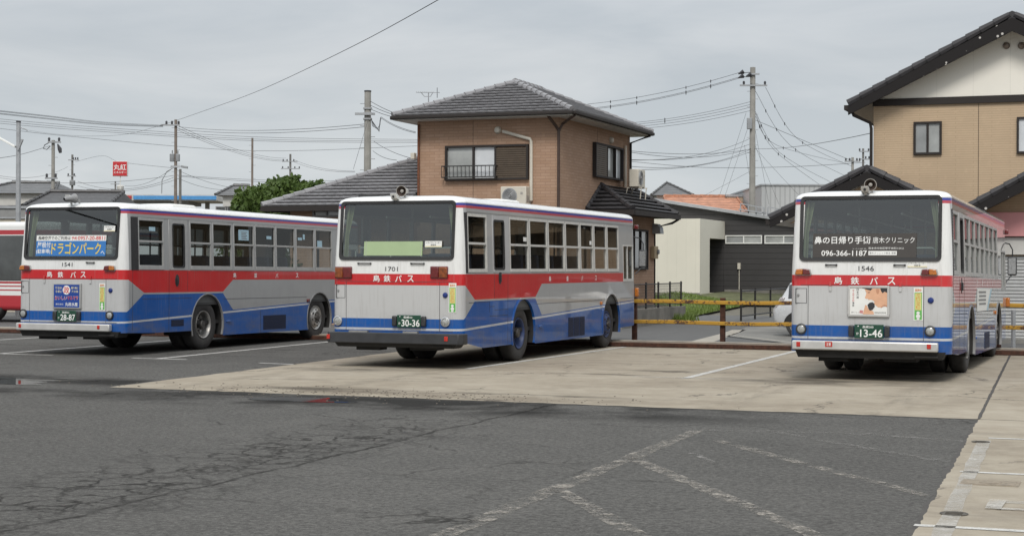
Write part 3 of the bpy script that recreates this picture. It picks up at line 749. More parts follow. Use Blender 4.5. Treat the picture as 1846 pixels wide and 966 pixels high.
WIN1 = [(0.48, 1.385, 'w'), (1.56, 2.25, 'd'), (2.345, 3.19, 'w'), (3.235, 4.03, 'w'), (4.095, 4.98, 'w'), (5.02, 5.92, 'w'), (5.965, 6.86, 'w'), (6.915, 7.825, 'w'), (7.87, 8.74, 'w')]
BUS_A = dict(s=-19.35, t=26.38, yaw=-0.3, p=0.0056, L=10.4, bt=1.664, bb=1.475, bl=0.857, kb=1.222, k1=0.67, k2a=3.645, k2b=4.06, red_end=10.2, wl=0.652, slope=0.0337,
    silver=(0.33, 0.335, 0.335), coat=0.35, wobble=0.010, zs=1.672, zt=2.69, zmid=2.23, rail=0.085, frame=M['alu'], doormat=M['alu'], wins=WIN1, dglass=(1.69, 2.13), handle=(1.854, 1.46), louvre=(0.235, 0.48),
    arches=((3.03, 0.62), (8.07, 0.61)), ax=(2.97, 8.0), axz=0.53, tr=0.525, trim=0.022, rim=M['rim_steel'], zbot=(0.425, 0.296, 0.41), bkind='silver', bumper=(-1.18, 0.985, 0.475, 0.618), reflectors=((-1.105, -1.05, 0.525, 0.597), (0.72, 0.775, 0.525, 0.597)),
    lkind='slim', lamp=((-1.04, 1.70), (0.92, 1.70)), rlamp=((-1.09, 0.80), (0.92, 0.79)), ring='black', plate=(-0.05, 0.765), ptext=('長崎22', 'か', '28-87'), latches=((0.37, 0.565),), hinges=(-0.60, 0.47), chars=(-0.48, -0.225, 0.07, 0.30), cz=1.568, no='1541', nox=-0.07, noz=1.765,
    schars=(4.126, 5.026, 5.987, 6.943), scz=1.567, recorder=(0.745, 1.0, 2.405, 2.515), eco=(0.672, 0.81, 0.885, 1.405), spk=0.0, spk_ax=(0.25, 1, 0.1), horn_dark=True, camz=3.075, camx=-0.07, camwhite=True, vents=(3.4,), grilles=((5.365, 6.43, 0.36, 0.676, 1), (1.63, 2.12, 0.535, 0.668, 1)), flap=(3.87, 0.585), marker=(7.49, 0.985), mlens='lens_dark',
    vseams=((1.56, 0.44, 1.66), (2.25, 1.25, 1.66), (5.26, 0.31, 0.80), (0.28, 0.5, 1.66)), hseams=((0.6, 2.42, 1.10), (3.66, 7.45, 1.065)), cab=(9.25, 10.1, 1.45, 2.25))
WIN2 = [(0.262, 1.155, 'w'), (1.42, 2.24, 'd'), (2.275, 3.27, 'w'), (3.325, 4.315, 'w'), (4.37, 5.345, 'w'), (5.40, 6.28, 'w'), (6.335, 7.19, 'w'), (7.25, 8.11, 'w'), (8.165, 9.0, 'w')]
BUS_B = dict(BUS_A, s=-11.88, t=25.36, yaw=-0.05, p=0.0, L=10.38, bt=1.626, bb=1.432, bl=0.855, kb=1.184, k1=0.575, k2a=3.62, k2b=3.975, red_end=9.36, wl=0.676, slope=0.0292, silver=(0.36, 0.365, 0.365), coat=0.55, wobble=0.012,
    zs=1.655, zt=2.672, zmid=2.158, rail=0.06, frame=simple('pale_window_frame', (0.56, 0.55, 0.52), 0.45, 0.1, 0.08, 9), doormat=simple('grey_door_paint', (0.42, 0.42, 0.42), 0.4, 0, 0.05), wins=WIN2, dglass=(1.475, 1.985), handle=(1.765, 1.565), louvre=(0.165, 0.262), arches=((2.985, 0.605), (8.44, 0.62)), ax=(2.89, 8.27), tr=0.52, trim=0.045, rim=M['rim_blue'], zbot=(0.335, 0.30, 0.41),
    bkind='black', bumper=(-1.29, 1.29, 0.43, 0.615), reflectors=((-1.265, -1.205, 0.49, 0.57), (0.965, 1.03, 0.49, 0.57)), lkind='box', lamp=((-0.998, 1.643), (0.82, 1.655)), rlamp=((-1.105, 0.805), (0.94, 0.815)), ring='chrome', plate=(0.27, 0.815), ptext=('長崎22', 'か', '30-36'),
    latches=((-0.73, -0.465), (0.28, 0.545)), hinges=(), chars=(-0.366, -0.164, 0.052, 0.278), cz=1.545, no='1701', nox=-0.08, noz=1.71, schars=(4.433, 5.482, 6.406, 7.324), scz=1.52, recorder=(0.545, 0.86, 2.085, 2.19), eco=(0.995, 1.135, 0.97, 1.475), spk=0.03, camz=2.965, camx=-0.08, camwhite=True, spk_ax=(0.05, -1, -0.05), horn_dark=False, vents=(4.4,),
    grilles=((5.53, 6.6, 0.345, 0.735, 3),), flap=(3.885, 0.615), marker=(7.70, 0.985), mlens='lens_amber', vseams=((1.49, 1.19, 1.62), (2.16, 0.35, 1.62), (9.1, 0.43, 1.0), (1.26, 0.95, 1.14)), hseams=((0.3, 1.25, 1.135), (1.26, 1.5, 1.05), (1.5, 2.16, 0.985), (1.27, 2.16, 0.88), (3.63, 7.80, 1.05), (9.08, 10.1, 1.06)), cab=(9.31, 10.09, 1.435, 2.255))
WIN3 = [(0.30, 1.02, 'w'), (1.12, 1.86, 'd'), (1.95, 2.78, 'w'), (2.84, 3.66, 'w'), (3.72, 4.54, 'w'), (4.60, 5.42, 'w'), (5.48, 6.34, 'w'), (6.40, 7.28, 'w'), (7.34, 8.22, 'w')]
BUS_C = dict(BUS_A, s=-3.83, t=25.43, yaw=0.4, p=0.0133, L=10.45, bt=1.650, bb=1.478, bl=0.862, kb=1.232, k1=0.55, k2a=3.55, k2b=3.95, red_end=10.2, wl=0.668, slope=0.031, silver=(0.40, 0.405, 0.405), coat=1.0, wobble=0.016,
    zs=1.66, zt=2.665, zmid=2.19, rail=0.07, wins=WIN3, dglass=(1.26, 1.70), handle=(1.42, 1.50), louvre=(0.19, 0.30), arches=((2.98, 0.61), (8.40, 0.63)), ax=(2.90, 8.30), zbot=(0.41, 0.31, 0.40), bumper=(-1.18, 1.055, 0.478, 0.625), reflectors=((-1.105, -1.045, 0.525, 0.60), (0.892, 0.952, 0.53, 0.605)),
    lamp=((-1.03, 1.695), (0.907, 1.70)), rlamp=((-1.055, 0.80), (0.924, 0.80)), plate=(0.005, 0.78), ptext=('長崎200', 'か', '13-46'), latches=((-0.685, -0.495), (0.366, 0.554)), hinges=(-0.603, 0.473), chars=(-0.48, -0.221, 0.07, 0.336), cz=1.562, no='1546', nox=-0.05, noz=1.752, spk_ax=(0.1, -1, -0.1), horn_dark=False, schars=(3.9, 4.9, 5.9, 6.9), scz=1.56,
    recorder=(0.575, 0.875, 1.772, 1.858), eco=(0.675, 0.812, 0.957, 1.463), spk=-0.03, camz=2.985, camx=-0.05, camwhite=False, vents=(4.6,), grilles=((5.4, 6.4, 0.36, 0.66, 1),), flap=(3.87, 0.6), marker=(7.6, 1.0), mlens='lens_amber', bumper_plate=(-0.655, -0.545, 0.532, 0.611),
    vseams=((1.12, 0.42, 1.64), (1.86, 0.42, 1.64), (0.24, 0.5, 1.65)), hseams=((0.4, 2.3, 1.05), (3.6, 7.7, 1.05)), cab=(9.0, 10.1, 1.45, 2.25))

bus_a = make_bus('silver bus numbered 1541 with blue and yellow advert in its rear window', BUS_A)
bus_b = make_bus('silver bus numbered 1701 with black bumper and pale green sheet in its rear window', BUS_B)
bus_c = make_bus('silver bus numbered 1546 with dark clinic advert in its rear window', BUS_C)

def panel(mb, F, a, b, d, e): mb.poly([F(a, d), F(b, d), F(b, e), F(a, e)])
# --- bus 1541: window advert, blue board
F, G, H = RP(0.010), RP(0.012), RP(0.014)
mb = MB(); panel(mb, F, -0.82, 0.80, 2.225, 2.335); mb.mi = 1; panel(mb, F, -0.82, 0.80, 1.93, 2.225)
ad = mb.build('window_advert', [M['paper_white'], M['ad_blue']], bus_a, smooth=0)
mb = MB(); letter(mb, '長崎空港でのご利用は', -0.78, -0.02, 2.245, 2.318, G); mb.build('lettering', M['ink_black'], ad, smooth=0)
mb = MB(); letter(mb, '予約', 0.0, 0.13, 2.245, 2.31, G); letter(mb, '0957-20-8811', 0.15, 0.775, 2.242, 2.318, G); mb.build('lettering', M['ink_red'], ad, smooth=0)
mb = MB(); letter(mb, '屋根付', -0.79, -0.48, 2.09, 2.205, G); letter(mb, '(駐車場)', -0.81, -0.48, 1.965, 2.065, G); letter(mb, 'へ', 0.69, 0.78, 1.965, 2.03, G); mb.build('lettering', M['ink_white'], ad, smooth=0)
mb = MB(); letter(mb, 'ドラゴンパーク', -0.455, 0.69, 1.965, 2.20, G); mb.build('lettering', M['ink_yellow'], ad, smooth=0)
mb = MB(); mb.box(-0.372, 0.272, -0.045, -0.004, 0.905, 1.40); bd = mb.build('advert_board', M['alu'], bus_a, bevel=0.008)
Q = lambda d: (lambda x, z: (x, d, z))
mb = MB(); panel(mb, Q(-0.0475), -0.345, 0.245, 0.932, 1.373); pn = mb.build('board_face', M['board_blue'], bd, smooth=0)
mb = MB(); mb.poly([(-0.05 + 0.088 * math.cos(k * math.pi / 14), -0.0495, 1.268 + 0.088 * math.sin(k * math.pi / 14)) for k in range(28)]); letter(mb, 'おいしい', -0.32, -0.04, 1.075, 1.155, Q(-0.0495)); letter(mb, 'マルマサ', -0.03, 0.225, 1.075, 1.155, Q(-0.0495)); letter(mb, '株式会社', -0.30, -0.12, 0.975, 1.01, Q(-0.0495), False); letter(mb, '丸政水産', -0.08, 0.21, 0.955, 1.03, Q(-0.0495)); mb.build('lettering', M['ink_white'], bd, smooth=0)
mb = MB(); letter(mb, '政', -0.12, 0.02, 1.20, 1.335, Q(-0.0515)); letter(mb, 'マルマサ', -0.03, 0.222, 1.077, 1.152, Q(-0.0515)); letter(mb, 'おいしい', -0.318, -0.045, 1.082, 1.147, Q(-0.0515), False); mb.build('lettering', M['ink_red'], bd, smooth=0)
mb = MB()
for tx, a, b, d in (('毎日の', -0.31, -0.16, 1.285), ('食卓に', -0.31, -0.16, 1.215), ('贈り物に', 0.06, 0.225, 1.285), ('海の幸', 0.07, 0.22, 1.215)): letter(mb, tx, a, b, d, d + 0.05, Q(-0.0495))
mb.build('lettering', M['paper_cream'], bd, smooth=0)
def note(root, y0, y1, z0, z1, mat=M['paper_blue']):
    mb = MB(); mb.add([(halfw(z) - 0.012, y, z) for y, z in ((y0, z0), (y1, z0), (y1, z1), (y0, z1))], [(0, 1, 2, 3)]); return mb.build('window_sticker', mat, root, smooth=0)
note(bus_a, 0.88, 1.10, 2.44, 2.52); s_ = note(bus_a, 4.33, 4.77, 2.33, 2.56, M['paper_blue'])
mb = MB()
for k in range(5): mb.add([(halfw(z) - 0.010, y, z) for y, z in ((4.45, 2.50 - k * 0.036), (4.70 - 0.04 * (k % 2), 2.50 - k * 0.036), (4.70 - 0.04 * (k % 2), 2.516 - k * 0.036), (4.45, 2.516 - k * 0.036))], [(0, 1, 2, 3)])
mb.build('lettering', M['ink_grey'], s_, smooth=0)
note(bus_a, 5.56, 5.78, 2.38, 2.45); note(bus_a, 7.03, 7.24, 2.39, 2.45); note(bus_a, 7.28, 7.38, 2.41, 2.53); note(bus_a, 8.0, 8.25, 2.25, 2.40)
# --- bus 1701: pale green sheet, stickers
mb = MB(); panel(mb, RP(0.006), -0.62, 0.49, 1.94, 2.185); sh = mb.build('window_sheet', M['sheet_green'], bus_b, smooth=0)
mb = MB()
for x in (-0.58, 0.46): mb.tube([RP(0.0)(x, 1.93), RP(0.0)(x, 2.19)], 0.008, 6)
mb.build('sheet_stand', M['alu'], sh)
note(bus_b, 3.02, 3.2, 2.23, 2.31, M['paper_white']); note(bus_b, 6.98, 7.12, 2.22, 2.30, M['paper_white'])
mb = MB(); mb.box(-1.02, -0.94, 0.6, 7.5, 2.985, 3.04); mb.box(-1.02, -0.94, 1.2, 1.28, 2.90, 2.99); mb.box(-1.02, -0.94, 6.6, 6.68, 2.90, 2.99); mb.build('roof_rail', M['black'], bus_b)
# --- bus 1546: clinic advert, framed poster, side placard
F, G, H = RP(0.010), RP(0.012), RP(0.014)
mb = MB(); panel(mb, F, -0.885, 0.71, 1.92, 2.295); ad = mb.build('window_advert', M['ad_brown'], bus_c, smooth=0)
mb = MB(); letter(mb, '鼻の日帰り手術', -0.862, 0.012, 2.135, 2.252, G); letter(mb, '唐木クリニック', 0.044, 0.68, 2.145, 2.242, G, False); letter(mb, '096-366-1187', -0.748, -0.042, 1.947, 2.032, G); letter(mb, 'いいはな', -0.26, -0.05, 2.052, 2.068, G, False); letter(mb, '熊本市中央区琴平本町3-54-2', -0.019, 0.516, 2.05, 2.084, G, False); panel(mb, G, -0.019, 0.414, 1.96, 2.024)
mb.build('lettering', M['ink_white'], ad, smooth=0)
mb = MB(); letter(mb, '唐木クリニック熊本 検索', -0.005, 0.40, 1.974, 2.010, H, False); mb.build('lettering', M['ink_grey'], ad, smooth=0)
mb = MB(); x0, x1, z0, z1 = -0.322, 0.312, 1.005, 1.483
for a, b, d, e in ((x0, x1, z0, z0 + 0.034), (x0, x1, z1 - 0.03, z1), (x0, x0 + 0.03, z0 + 0.034, z1 - 0.03), (x1 - 0.034, x1, z0 + 0.034, z1 - 0.03)): mb.box(a, b, -0.04, -0.003, d, e)
bd = mb.build('advert_board', M['silver'], bus_c, bevel=0.006)
mb = MB(); panel(mb, Q(-0.030), x0 + 0.028, x1 - 0.03, z0 + 0.03, z1 - 0.028); mb.build('poster', M['paper_white'], bd, smooth=0)
def pic(pts, d): return [(-0.322 + 0.634 * (u / 360.0), d, 1.483 - 0.478 * (w / 270.0)) for u, w in pts]   # poster pixels to metres
mb = MB()
mb.poly(pic([(145, 22), (150, 40), (160, 62), (158, 75), (152, 92), (148, 100), (150, 108), (160, 113), (172, 112), (180, 122), (205, 120), (222, 128), (232, 140), (228, 152), (240, 168), (262, 186), (285, 186), (300, 172), (318, 160), (340, 168), (344, 172), (344, 40), (300, 60), (285, 22), (215, 24), (195, 38)], -0.0325))
mb.poly(pic([(130, 248), (145, 190), (150, 165), (165, 172), (180, 205), (205, 215), (222, 222), (228, 248)], -0.0325))
mb.mi = 1; mb.poly(pic([(318, 160), (300, 172), (285, 186), (288, 192), (310, 178), (330, 178), (344, 186), (344, 172)], -0.0335)); mb.poly(pic([(245, 28), (262, 24), (272, 40), (268, 66), (254, 72), (246, 55)], -0.0335))
mb.mi = 2; mb.poly(pic([(120, 18), (214, 22), (196, 40), (170, 34), (140, 24)], -0.034)); mb.poly(pic([(280, 20), (344, 20), (344, 60), (318, 48), (300, 62), (288, 44)], -0.034)); mb.poly(pic([(170, 165), (190, 146), (215, 142), (232, 156), (234, 182), (215, 208), (192, 216), (180, 200)], -0.0345)); mb.poly(pic([(172, 56), (190, 54), (192, 58), (174, 61)], -0.034))
mb.build('poster_figure', [M['skin'], M['skin_shade'], M['ink_black']], bd, smooth=0)
mb = MB(); k = 0
def chv(s, u, w0, dw, sz): 
    for i, ch in enumerate(s): a = pic([(u - sz / 2, w0 + i * dw + sz), (u + sz / 2, w0 + i * dw)], -0.0325); letter(mb, ch, a[0][0], a[1][0], a[0][2], a[1][2], Q(-0.0325), False)
chv('日本の朝', 84, 24, 23, 19); a = pic([(30, 238), (105, 226)], 0); letter(mb, 'おいしい', a[0][0], a[1][0], a[0][2], a[1][2], Q(-0.0325), False); a = pic([(232, 240), (330, 226)], 0); letter(mb, '株式会社丸政水産', a[0][0], a[1][0], a[0][2], a[1][2], Q(-0.0325), False); chv('海苔', 46, 140, 22, 19); mb.build('lettering', M['ink_black'], bd, smooth=0)
mb = MB(); chv('マルマサの', 46, 36, 21, 18); a = pic([(102, 242), (134, 212)], 0); letter(mb, '政', a[0][0], a[1][0], a[0][2], a[1][2], Q(-0.0345)); mb.build('lettering', M['ink_red'], bd, smooth=0)
mb = MB(); F = SP(0.004); mb.poly([F(3.95, 1.06), F(5.75, 1.06), F(6.55, 1.455), F(3.95, 1.455)]); mb.mi = 1; mb.poly([F(5.75, 1.06), F(6.05, 1.06), F(6.85, 1.455), F(6.55, 1.455)])
sp = mb.build('side_placard', [M['paper_white'], M['paper_blue']], bus_c, smooth=0)
mb = MB(); F = SP(0.006)
for k in range(4): mb.poly([F(4.2 + 0.1 * (k % 2), 1.38 - 0.07 * k), F(5.6, 1.38 - 0.07 * k), F(5.6, 1.415 - 0.07 * k), F(4.2 + 0.1 * (k % 2), 1.415 - 0.07 * k)])
mb.build('lettering', M['ink_grey'], sp, smooth=0)
# ------------------------------------------------------------------ ground, pavements, markings
def sheet(name, outline, mat, z, label=None, cat=None, kind='structure', thick=0):
    mb = MB()
    if thick: mb.prism([(x, y, z) for x, y in outline], (0, 0, -thick))
    else: mb.poly([(x, y, z) for x, y in outline])
    o = mb.build(name, mat, smooth=0); o['kind'] = kind
    return o

t = NT('asphalt'); x, y, z = t.xyz()
fine = t.noise(55, 3, 0.7); grit = t.noise(190, 2, 0.8); big = t.noise(0.22, 5, 0.6); mid = t.noise(1.6, 6, 0.65)
base = t.ramp(big * 0.45 + mid * 0.35 + fine * 0.2, [(0.34, (0.085, 0.083, 0.079)), (0.52, (0.112, 0.109, 0.103)), (0.68, (0.146, 0.141, 0.132))])
spk = t.n('TexVoronoi', Vector=t.coord(), Scale=75.0)
pebble = X(t, spk.outputs['Distance']).lin(0.12, 0.3, 0.5, 0)
base = t.mix(pebble * (t.noise(30, 2).lin(0.45, 0.7)), base, (0.23, 0.22, 0.205))
gr2 = t.noise(17, 6, 1.0)
base = t.mix(gr2.lin(0.50, 0.60, 0, 0.85), base, (0.045, 0.043, 0.041)); base = t.mix(gr2.lin(0.47, 0.39, 0, 0.75), base, (0.20, 0.195, 0.18))
# alligator cracking beside one long crack
wob = t.noise(0.9, 5, 0.7) - 0.5
near = (x + 6.93 + wob * 0.45).abs()
crack1 = near.lin(0.014, 0.040, 1, 0) * (y < 21.0)
wv = t.n('VectorMath', operation='ADD'); t.set(wv.inputs[0], t.coord()); 
nz = t.n('TexNoise', Vector=t.coord(), Scale=2.5, Detail=4.0); sc = t.n('VectorMath', operation='SCALE'); t.t.links.new(nz.outputs['Color'], sc.inputs[0]); sc.inputs['Scale'].default_value = 0.55
t.t.links.new(sc.outputs[0], wv.inputs[1])
vo = t.n('TexVoronoi', Vector=wv.outputs[0], Scale=2.6, feature='DISTANCE_TO_EDGE')
vo2 = t.n('TexVoronoi', Vector=wv.outputs[0], Scale=0.55, feature='DISTANCE_TO_EDGE')
band = (x + 7.55).abs().lin(0.25, 1.25, 1, 0) * y.lin(19.5, 16, 0, 1)
patch = t.noise(0.6, 4, 0.6).lin(0.36, 0.48)
allig = X(t, vo.outputs['Distance']).lin(0.02, 0.07, 1, 0) * (band * patch).mx(t.noise(0.35, 4).lin(0.60, 0.70)) 
vo3 = t.n('TexVoronoi', Vector=wv.outputs[0], Scale=5.5, feature='DISTANCE_TO_EDGE')
allig = allig.mx(X(t, vo3.outputs['Distance']).lin(0.03, 0.10, 1, 0) * (x + 7.45).abs().lin(0.15, 0.75, 1, 0) * y.lin(19.5, 16, 0, 1) * t.noise(0.9, 4, 0.6).lin(0.46, 0.56) * 0.8)
stray = X(t, vo2.outputs['Distance']).lin(0.004, 0.014, 1, 0) * t.noise(0.5, 4).lin(0.5, 0.62) * 0.7
cr = (crack1 * t.noise(3, 4).lin(0.3, 0.55, 0.35, 1)).mx(allig).mx(stray)
# damp patches that gathered along the slab edge
ex = (y - 18.85).abs().lin(0.55, 1.35, 1, 0) * ((x + 8.8).abs().lin(3.2, 5.6, 1, 0)) 
ex2 = (y - 20.6).abs().lin(0.3, 1.0, 1, 0) * (x < -13.9) * x.lin(-22, -19, 0, 1)
ex2 = ex2.mx((y - 18.6).abs().lin(0.2, 0.7, 1, 0) * (x < -13.0))
wet = (ex.mx(ex2) * t.noise(0.75, 5, 0.6).lin(0.40, 0.56)).mx(t.noise(0.16, 3).lin(0.64, 0.72) * 0.5)
oil = t.noise(0.8, 5, 0.6, stretch=(0.5, 2.2, 1)).lin(0.58, 0.7) * y.lin(24.5, 27, 0, 0.6)
col = t.mix(wet * 0.85, base, (0.020, 0.0195, 0.0185)); col = t.mix(oil, col, (0.028, 0.027, 0.026)); col = t.mix(cr * 0.74, col, (0.018, 0.017, 0.016))
dust = t.noise(0.5, 6, 0.7).lin(0.55, 0.75) * 0.25
col = t.mix(dust, col, (0.16, 0.155, 0.145))
t.P(Base_Color=col, Roughness=wet.lin(0, 1, 0.9, 0.8), Specular_IOR_Level=0.03)
t.bump(fine * 0.5 + grit * 0.6 + pebble - cr * 2.0, 0.55, 0.012)
M['asphalt'] = t.mat

t = NT('old_concrete'); x, y, z = t.xyz()
big = t.noise(0.35, 6, 0.65); mid = t.noise(2.4, 6, 0.7); fine = t.noise(60, 3, 0.7)
base = t.ramp(big * 0.45 + mid * 0.4 + fine * 0.15, [(0.34, (0.235, 0.20, 0.155)), (0.5, (0.32, 0.282, 0.224)), (0.66, (0.395, 0.355, 0.29))])
st = t.noise(1.1, 6, 0.65, stretch=(0.35, 1.6, 1)).lin(0.55, 0.75) * 0.55
base = t.mix(st, base, (0.17, 0.15, 0.125))
# oil and rubber where the buses stand
def spot(cx, cy, rx, ry):
    return ((x - cx) * (1 / rx)).op('POWER', 2.0) + ((y - cy) * (1 / ry)).op('POWER', 2.0)
oil = None
for cx, cy, rx, ry in ((-11.7, 27.5, 1.0, 2.8), (-3.7, 27.8, 1.1, 2.6), (-4.6, 25.0, 1.7, 0.8), (-7.3, 26.5, 1.3, 0.25), (-8.2, 25.3, 1.0, 0.2), (-12.6, 24.6, 1.0, 0.5), (-7.7, 20.8, 1.5, 0.22), (-10.6, 20.6, 1.6, 0.35)):
    s_ = spot(cx, cy, rx, ry).lin(0.15, 1.3, 1, 0); oil = s_ if oil is None else oil.mx(s_)
oil = oil * t.noise(1.6, 5, 0.65, stretch=(0.6, 1.5, 1)).lin(0.36, 0.58)
silt = spot(-7.9, 20.15, 2.6, 0.5).lin(0.2, 1.2, 1, 0).mx(spot(-10.3, 20.5, 2.2, 0.75).lin(0.2, 1.3, 1, 0)) * t.noise(1.0, 6, 0.7).lin(0.38, 0.52)
base = t.mix(silt * 0.6, base, (0.155, 0.128, 0.098))
tyre = ((x + 12.9).abs().mn((x + 10.9).abs()).mn((x + 4.85).abs()).mn((x + 2.85).abs())).lin(0.08, 0.32, 1, 0) * t.noise(1.2, 5, 0.7, stretch=(2.5, 0.5, 1)).lin(0.42, 0.6) * 0.4
base = t.mix(tyre, base, (0.12, 0.105, 0.085))
blot = t.noise(0.55, 7, 0.75).lin(0.54, 0.68, 0, 0.5)
base = t.mix(blot, base, (0.20, 0.17, 0.135))
base = t.mix(oil * 0.8, base, (0.075, 0.066, 0.055))
grav = t.n('TexVoronoi', Vector=t.coord(), Scale=14.0); g = X(t, grav.outputs['Distance']).lin(0.10, 0.17, 1, 0) * spot(-10.3, 20.5, 3.0, 0.75).lin(0.1, 1.2, 1, 0) * t.noise(1.5, 3).lin(0.42, 0.6)
base = t.mix(g * 0.8, base, (0.07, 0.06, 0.05))
nz = t.n('TexNoise', Vector=t.coord(), Scale=1.3, Detail=6.0, Roughness=0.7); sc = t.n('VectorMath', operation='SCALE'); t.t.links.new(nz.outputs['Color'], sc.inputs[0]); sc.inputs['Scale'].default_value = 1.1
wv = t.n('VectorMath', operation='ADD'); t.set(wv.inputs[0], t.coord()); t.t.links.new(sc.outputs[0], wv.inputs[1])
vo = t.n('TexVoronoi', Vector=wv.outputs[0], Scale=0.30, feature='DISTANCE_TO_EDGE')
cr = X(t, vo.outputs['Distance']).lin(0.003, 0.010, 1, 0) * t.noise(0.4, 3).lin(0.45, 0.55)
base = t.mix(cr * 0.8, base, (0.09, 0.08, 0.07))
t.P(Base_Color=base, Roughness=0.9, Specular_IOR_Level=0.06)
t.bump(fine * 0.6 + mid * 0.4 - cr, 0.35, 0.01)
M['concrete'] = t.mat

def worn_paint(name, col, keep=0.5, soft=0.12, scale=5.0):
    t = NT(name); n = t.noise(scale, 8, 0.75); n2 = t.noise(38, 4, 0.7)
    a = (n * 0.65 + n2 * 0.35).lin(keep - soft, keep + soft)
    t.P(Base_Color=col, Roughness=0.8, Alpha=a); return t.mat
M['paint_fresh'] = worn_paint('bay_line_paint', (0.50, 0.49, 0.46), 0.40, 0.10)
M['paint_worn'] = worn_paint('worn_line_paint', (0.29, 0.265, 0.23), 0.535, 0.06, 5)
M['paint_faint'] = worn_paint('faint_line_paint', (0.21, 0.20, 0.185), 0.54, 0.07, 5)
M['paint_wash'] = worn_paint('washed_out_paint', (0.46, 0.44, 0.40), 0.50, 0.16, 3)
M['joint'] = simple('joint_filler', (0.06, 0.055, 0.05), 0.9, 0, 0.3)
M['road'] = simple('lane_asphalt', (0.10, 0.10, 0.098), 0.88, 0, 0.18, 3.0, bump=0.2)
M['earth'] = simple('dry_earth', (0.12, 0.11, 0.085), 0.95, 0, 0.25, 2.0)

sheet('ground', [(-1500, -600), (1500, -600), (1500, 3000), (-1500, 3000)], M['earth'], -0.03)
sheet('yard_asphalt', [(-70, -30), (30, -30), (30, 34.2), (-70, 34.2)], M['asphalt'], 0.0)
def ragged(p, q, step=0.12, amp=0.028):
    p, q = Vector(p), Vector(q); d = q - p; n = max(1, int(d.length / step)); nr = Vector((-d.y, d.x)).normalized(); off = 0; out = [tuple(p)]
    for i in range(1, n): off = off * 0.6 + random.uniform(-amp, amp); v = p + d * (i / n) + nr * off; out.append((v.x, v.y))
    return out
# the concrete slab, its front strip and the strip along the edge of the yard
sheet('concrete_slab', ragged((-13.78, 19.72), (-1.70, 19.64)) + ragged((-1.70, 19.64), (-2.35, 34.15), 0.3, 0.008) + ragged((-2.35, 34.15), (-14.25, 34.15), 2, 0.001) + ragged((-14.25, 34.15), (-13.78, 19.72), 0.15, 0.02), M['concrete'], 0.004)
sheet('concrete_strip', [(9.0, 5.0), (9.0, 19.60)] + ragged((-1.68, 19.60), (-1.14, 5.0), 0.08, 0.011), M['concrete'], 0.004)
sheet('side_slab', [(-1.67, 19.635), (9.0, 19.60), (9.0, 34.15), (-2.31, 34.15)], M['concrete'], 0.004)
def stripe(name, p, q, w, mat, z, jag=0.0):
    p, q = Vector((*p, 0)), Vector((*q, 0)); d = (q - p); L = d.length; d /= L; nrm = Vector((-d.y, d.x, 0)); n = max(2, int(L / 0.35)); a = []; b = []
    for i in range(n + 1):
        c = p + d * (L * i / n); a.append(c + nrm * (w / 2 + random.uniform(-jag, jag))); b.append(c - nrm * (w / 2 + random.uniform(-jag, jag)))
    mb = MB(); k = n + 1
    mb.add([(v.x, v.y, z) for v in a + b], [(i, i + 1, k + i + 1, k + i) for i in range(n)])
    o = mb.build(name, mat, smooth=0); o['kind'] = 'structure'; return o
stripe('slab_joint', (-1.685, 19.62), (-2.33, 34.15), 0.035, M['joint'], 0.008, 0.008)
stripe('slab_joint', (-13.78, 19.67), (-1.69, 19.60), 0.05, M['joint'], 0.003, 0.022)
stripe('slab_joint', (-1.69, 19.55), (-1.16, 5.5), 0.05, M['joint'], 0.003, 0.025)
stripe('bay_line', (-6.62, 24.9), (-6.64, 34.1), 0.13, M['paint_fresh'], 0.008, 0.006)
stripe('bay_line', (-7.55, 25.0), (-6.1, 25.0), 0.09, M['paint_wash'], 0.008, 0.01)
stripe('bay_line', (-10.66, 25.6), (-10.43, 34.1), 0.12, M['paint_fresh'], 0.008, 0.006)
stripe('bay_line', (-17.14, 26.1), (-17.42, 34.1), 0.13, M['paint_fresh'], 0.004, 0.008)
stripe('bay_line', (-17.7, 26.05), (-16.5, 26.05), 0.10, M['paint_fresh'], 0.004, 0.01)
stripe('bay_line', (-14.75, 25.7), (-13.9, 25.55), 0.09, M['paint_fresh'], 0.004, 0.01)
stripe('bay_line', (-20.8, 26.2), (-19.6, 26.2), 0.10, M['paint_fresh'], 0.004, 0.01)
stripe('bay_line', (-20.9, 26.2), (-21.05, 34.1), 0.13, M['paint_fresh'], 0.004, 0.008)
stripe('bay_line', (-24.85, 27.5), (-24.6, 34.1), 0.13, M['paint_fresh'], 0.004, 0.008)
stripe('bay_line', (-25.6, 30.2), (-24.3, 30.2), 0.13, M['paint_fresh'], 0.004, 0.008)
# old markings in the middle of the asphalt
stripe('old_marking', (-4.20, 8.5), (-4.40, 17.1), 0.17, M['paint_worn'], 0.004, 0.02)
for p, q, w, m in (((-4.27, 12.12), (-2.6, 9.6), 0.15, 'paint_worn'), ((-4.31, 14.36), (-1.7, 10.3), 0.15, 'paint_worn'), ((-3.95, 16.15), (-1.48, 12.87), 0.13, 'paint_worn'),
                   ((-3.7, 17.35), (-1.6, 15.2), 0.11, 'paint_faint'), ((-2.9, 17.4), (-1.6, 17.1), 0.10, 'paint_faint'), ((-3.9, 15.0), (-3.55, 14.3), 0.10, 'paint_faint'), ((-4.36, 17.1), (-2.4, 17.5), 0.08, 'paint_faint')):
    stripe('old_marking', p, q, w, M[m], 0.004, 0.02)
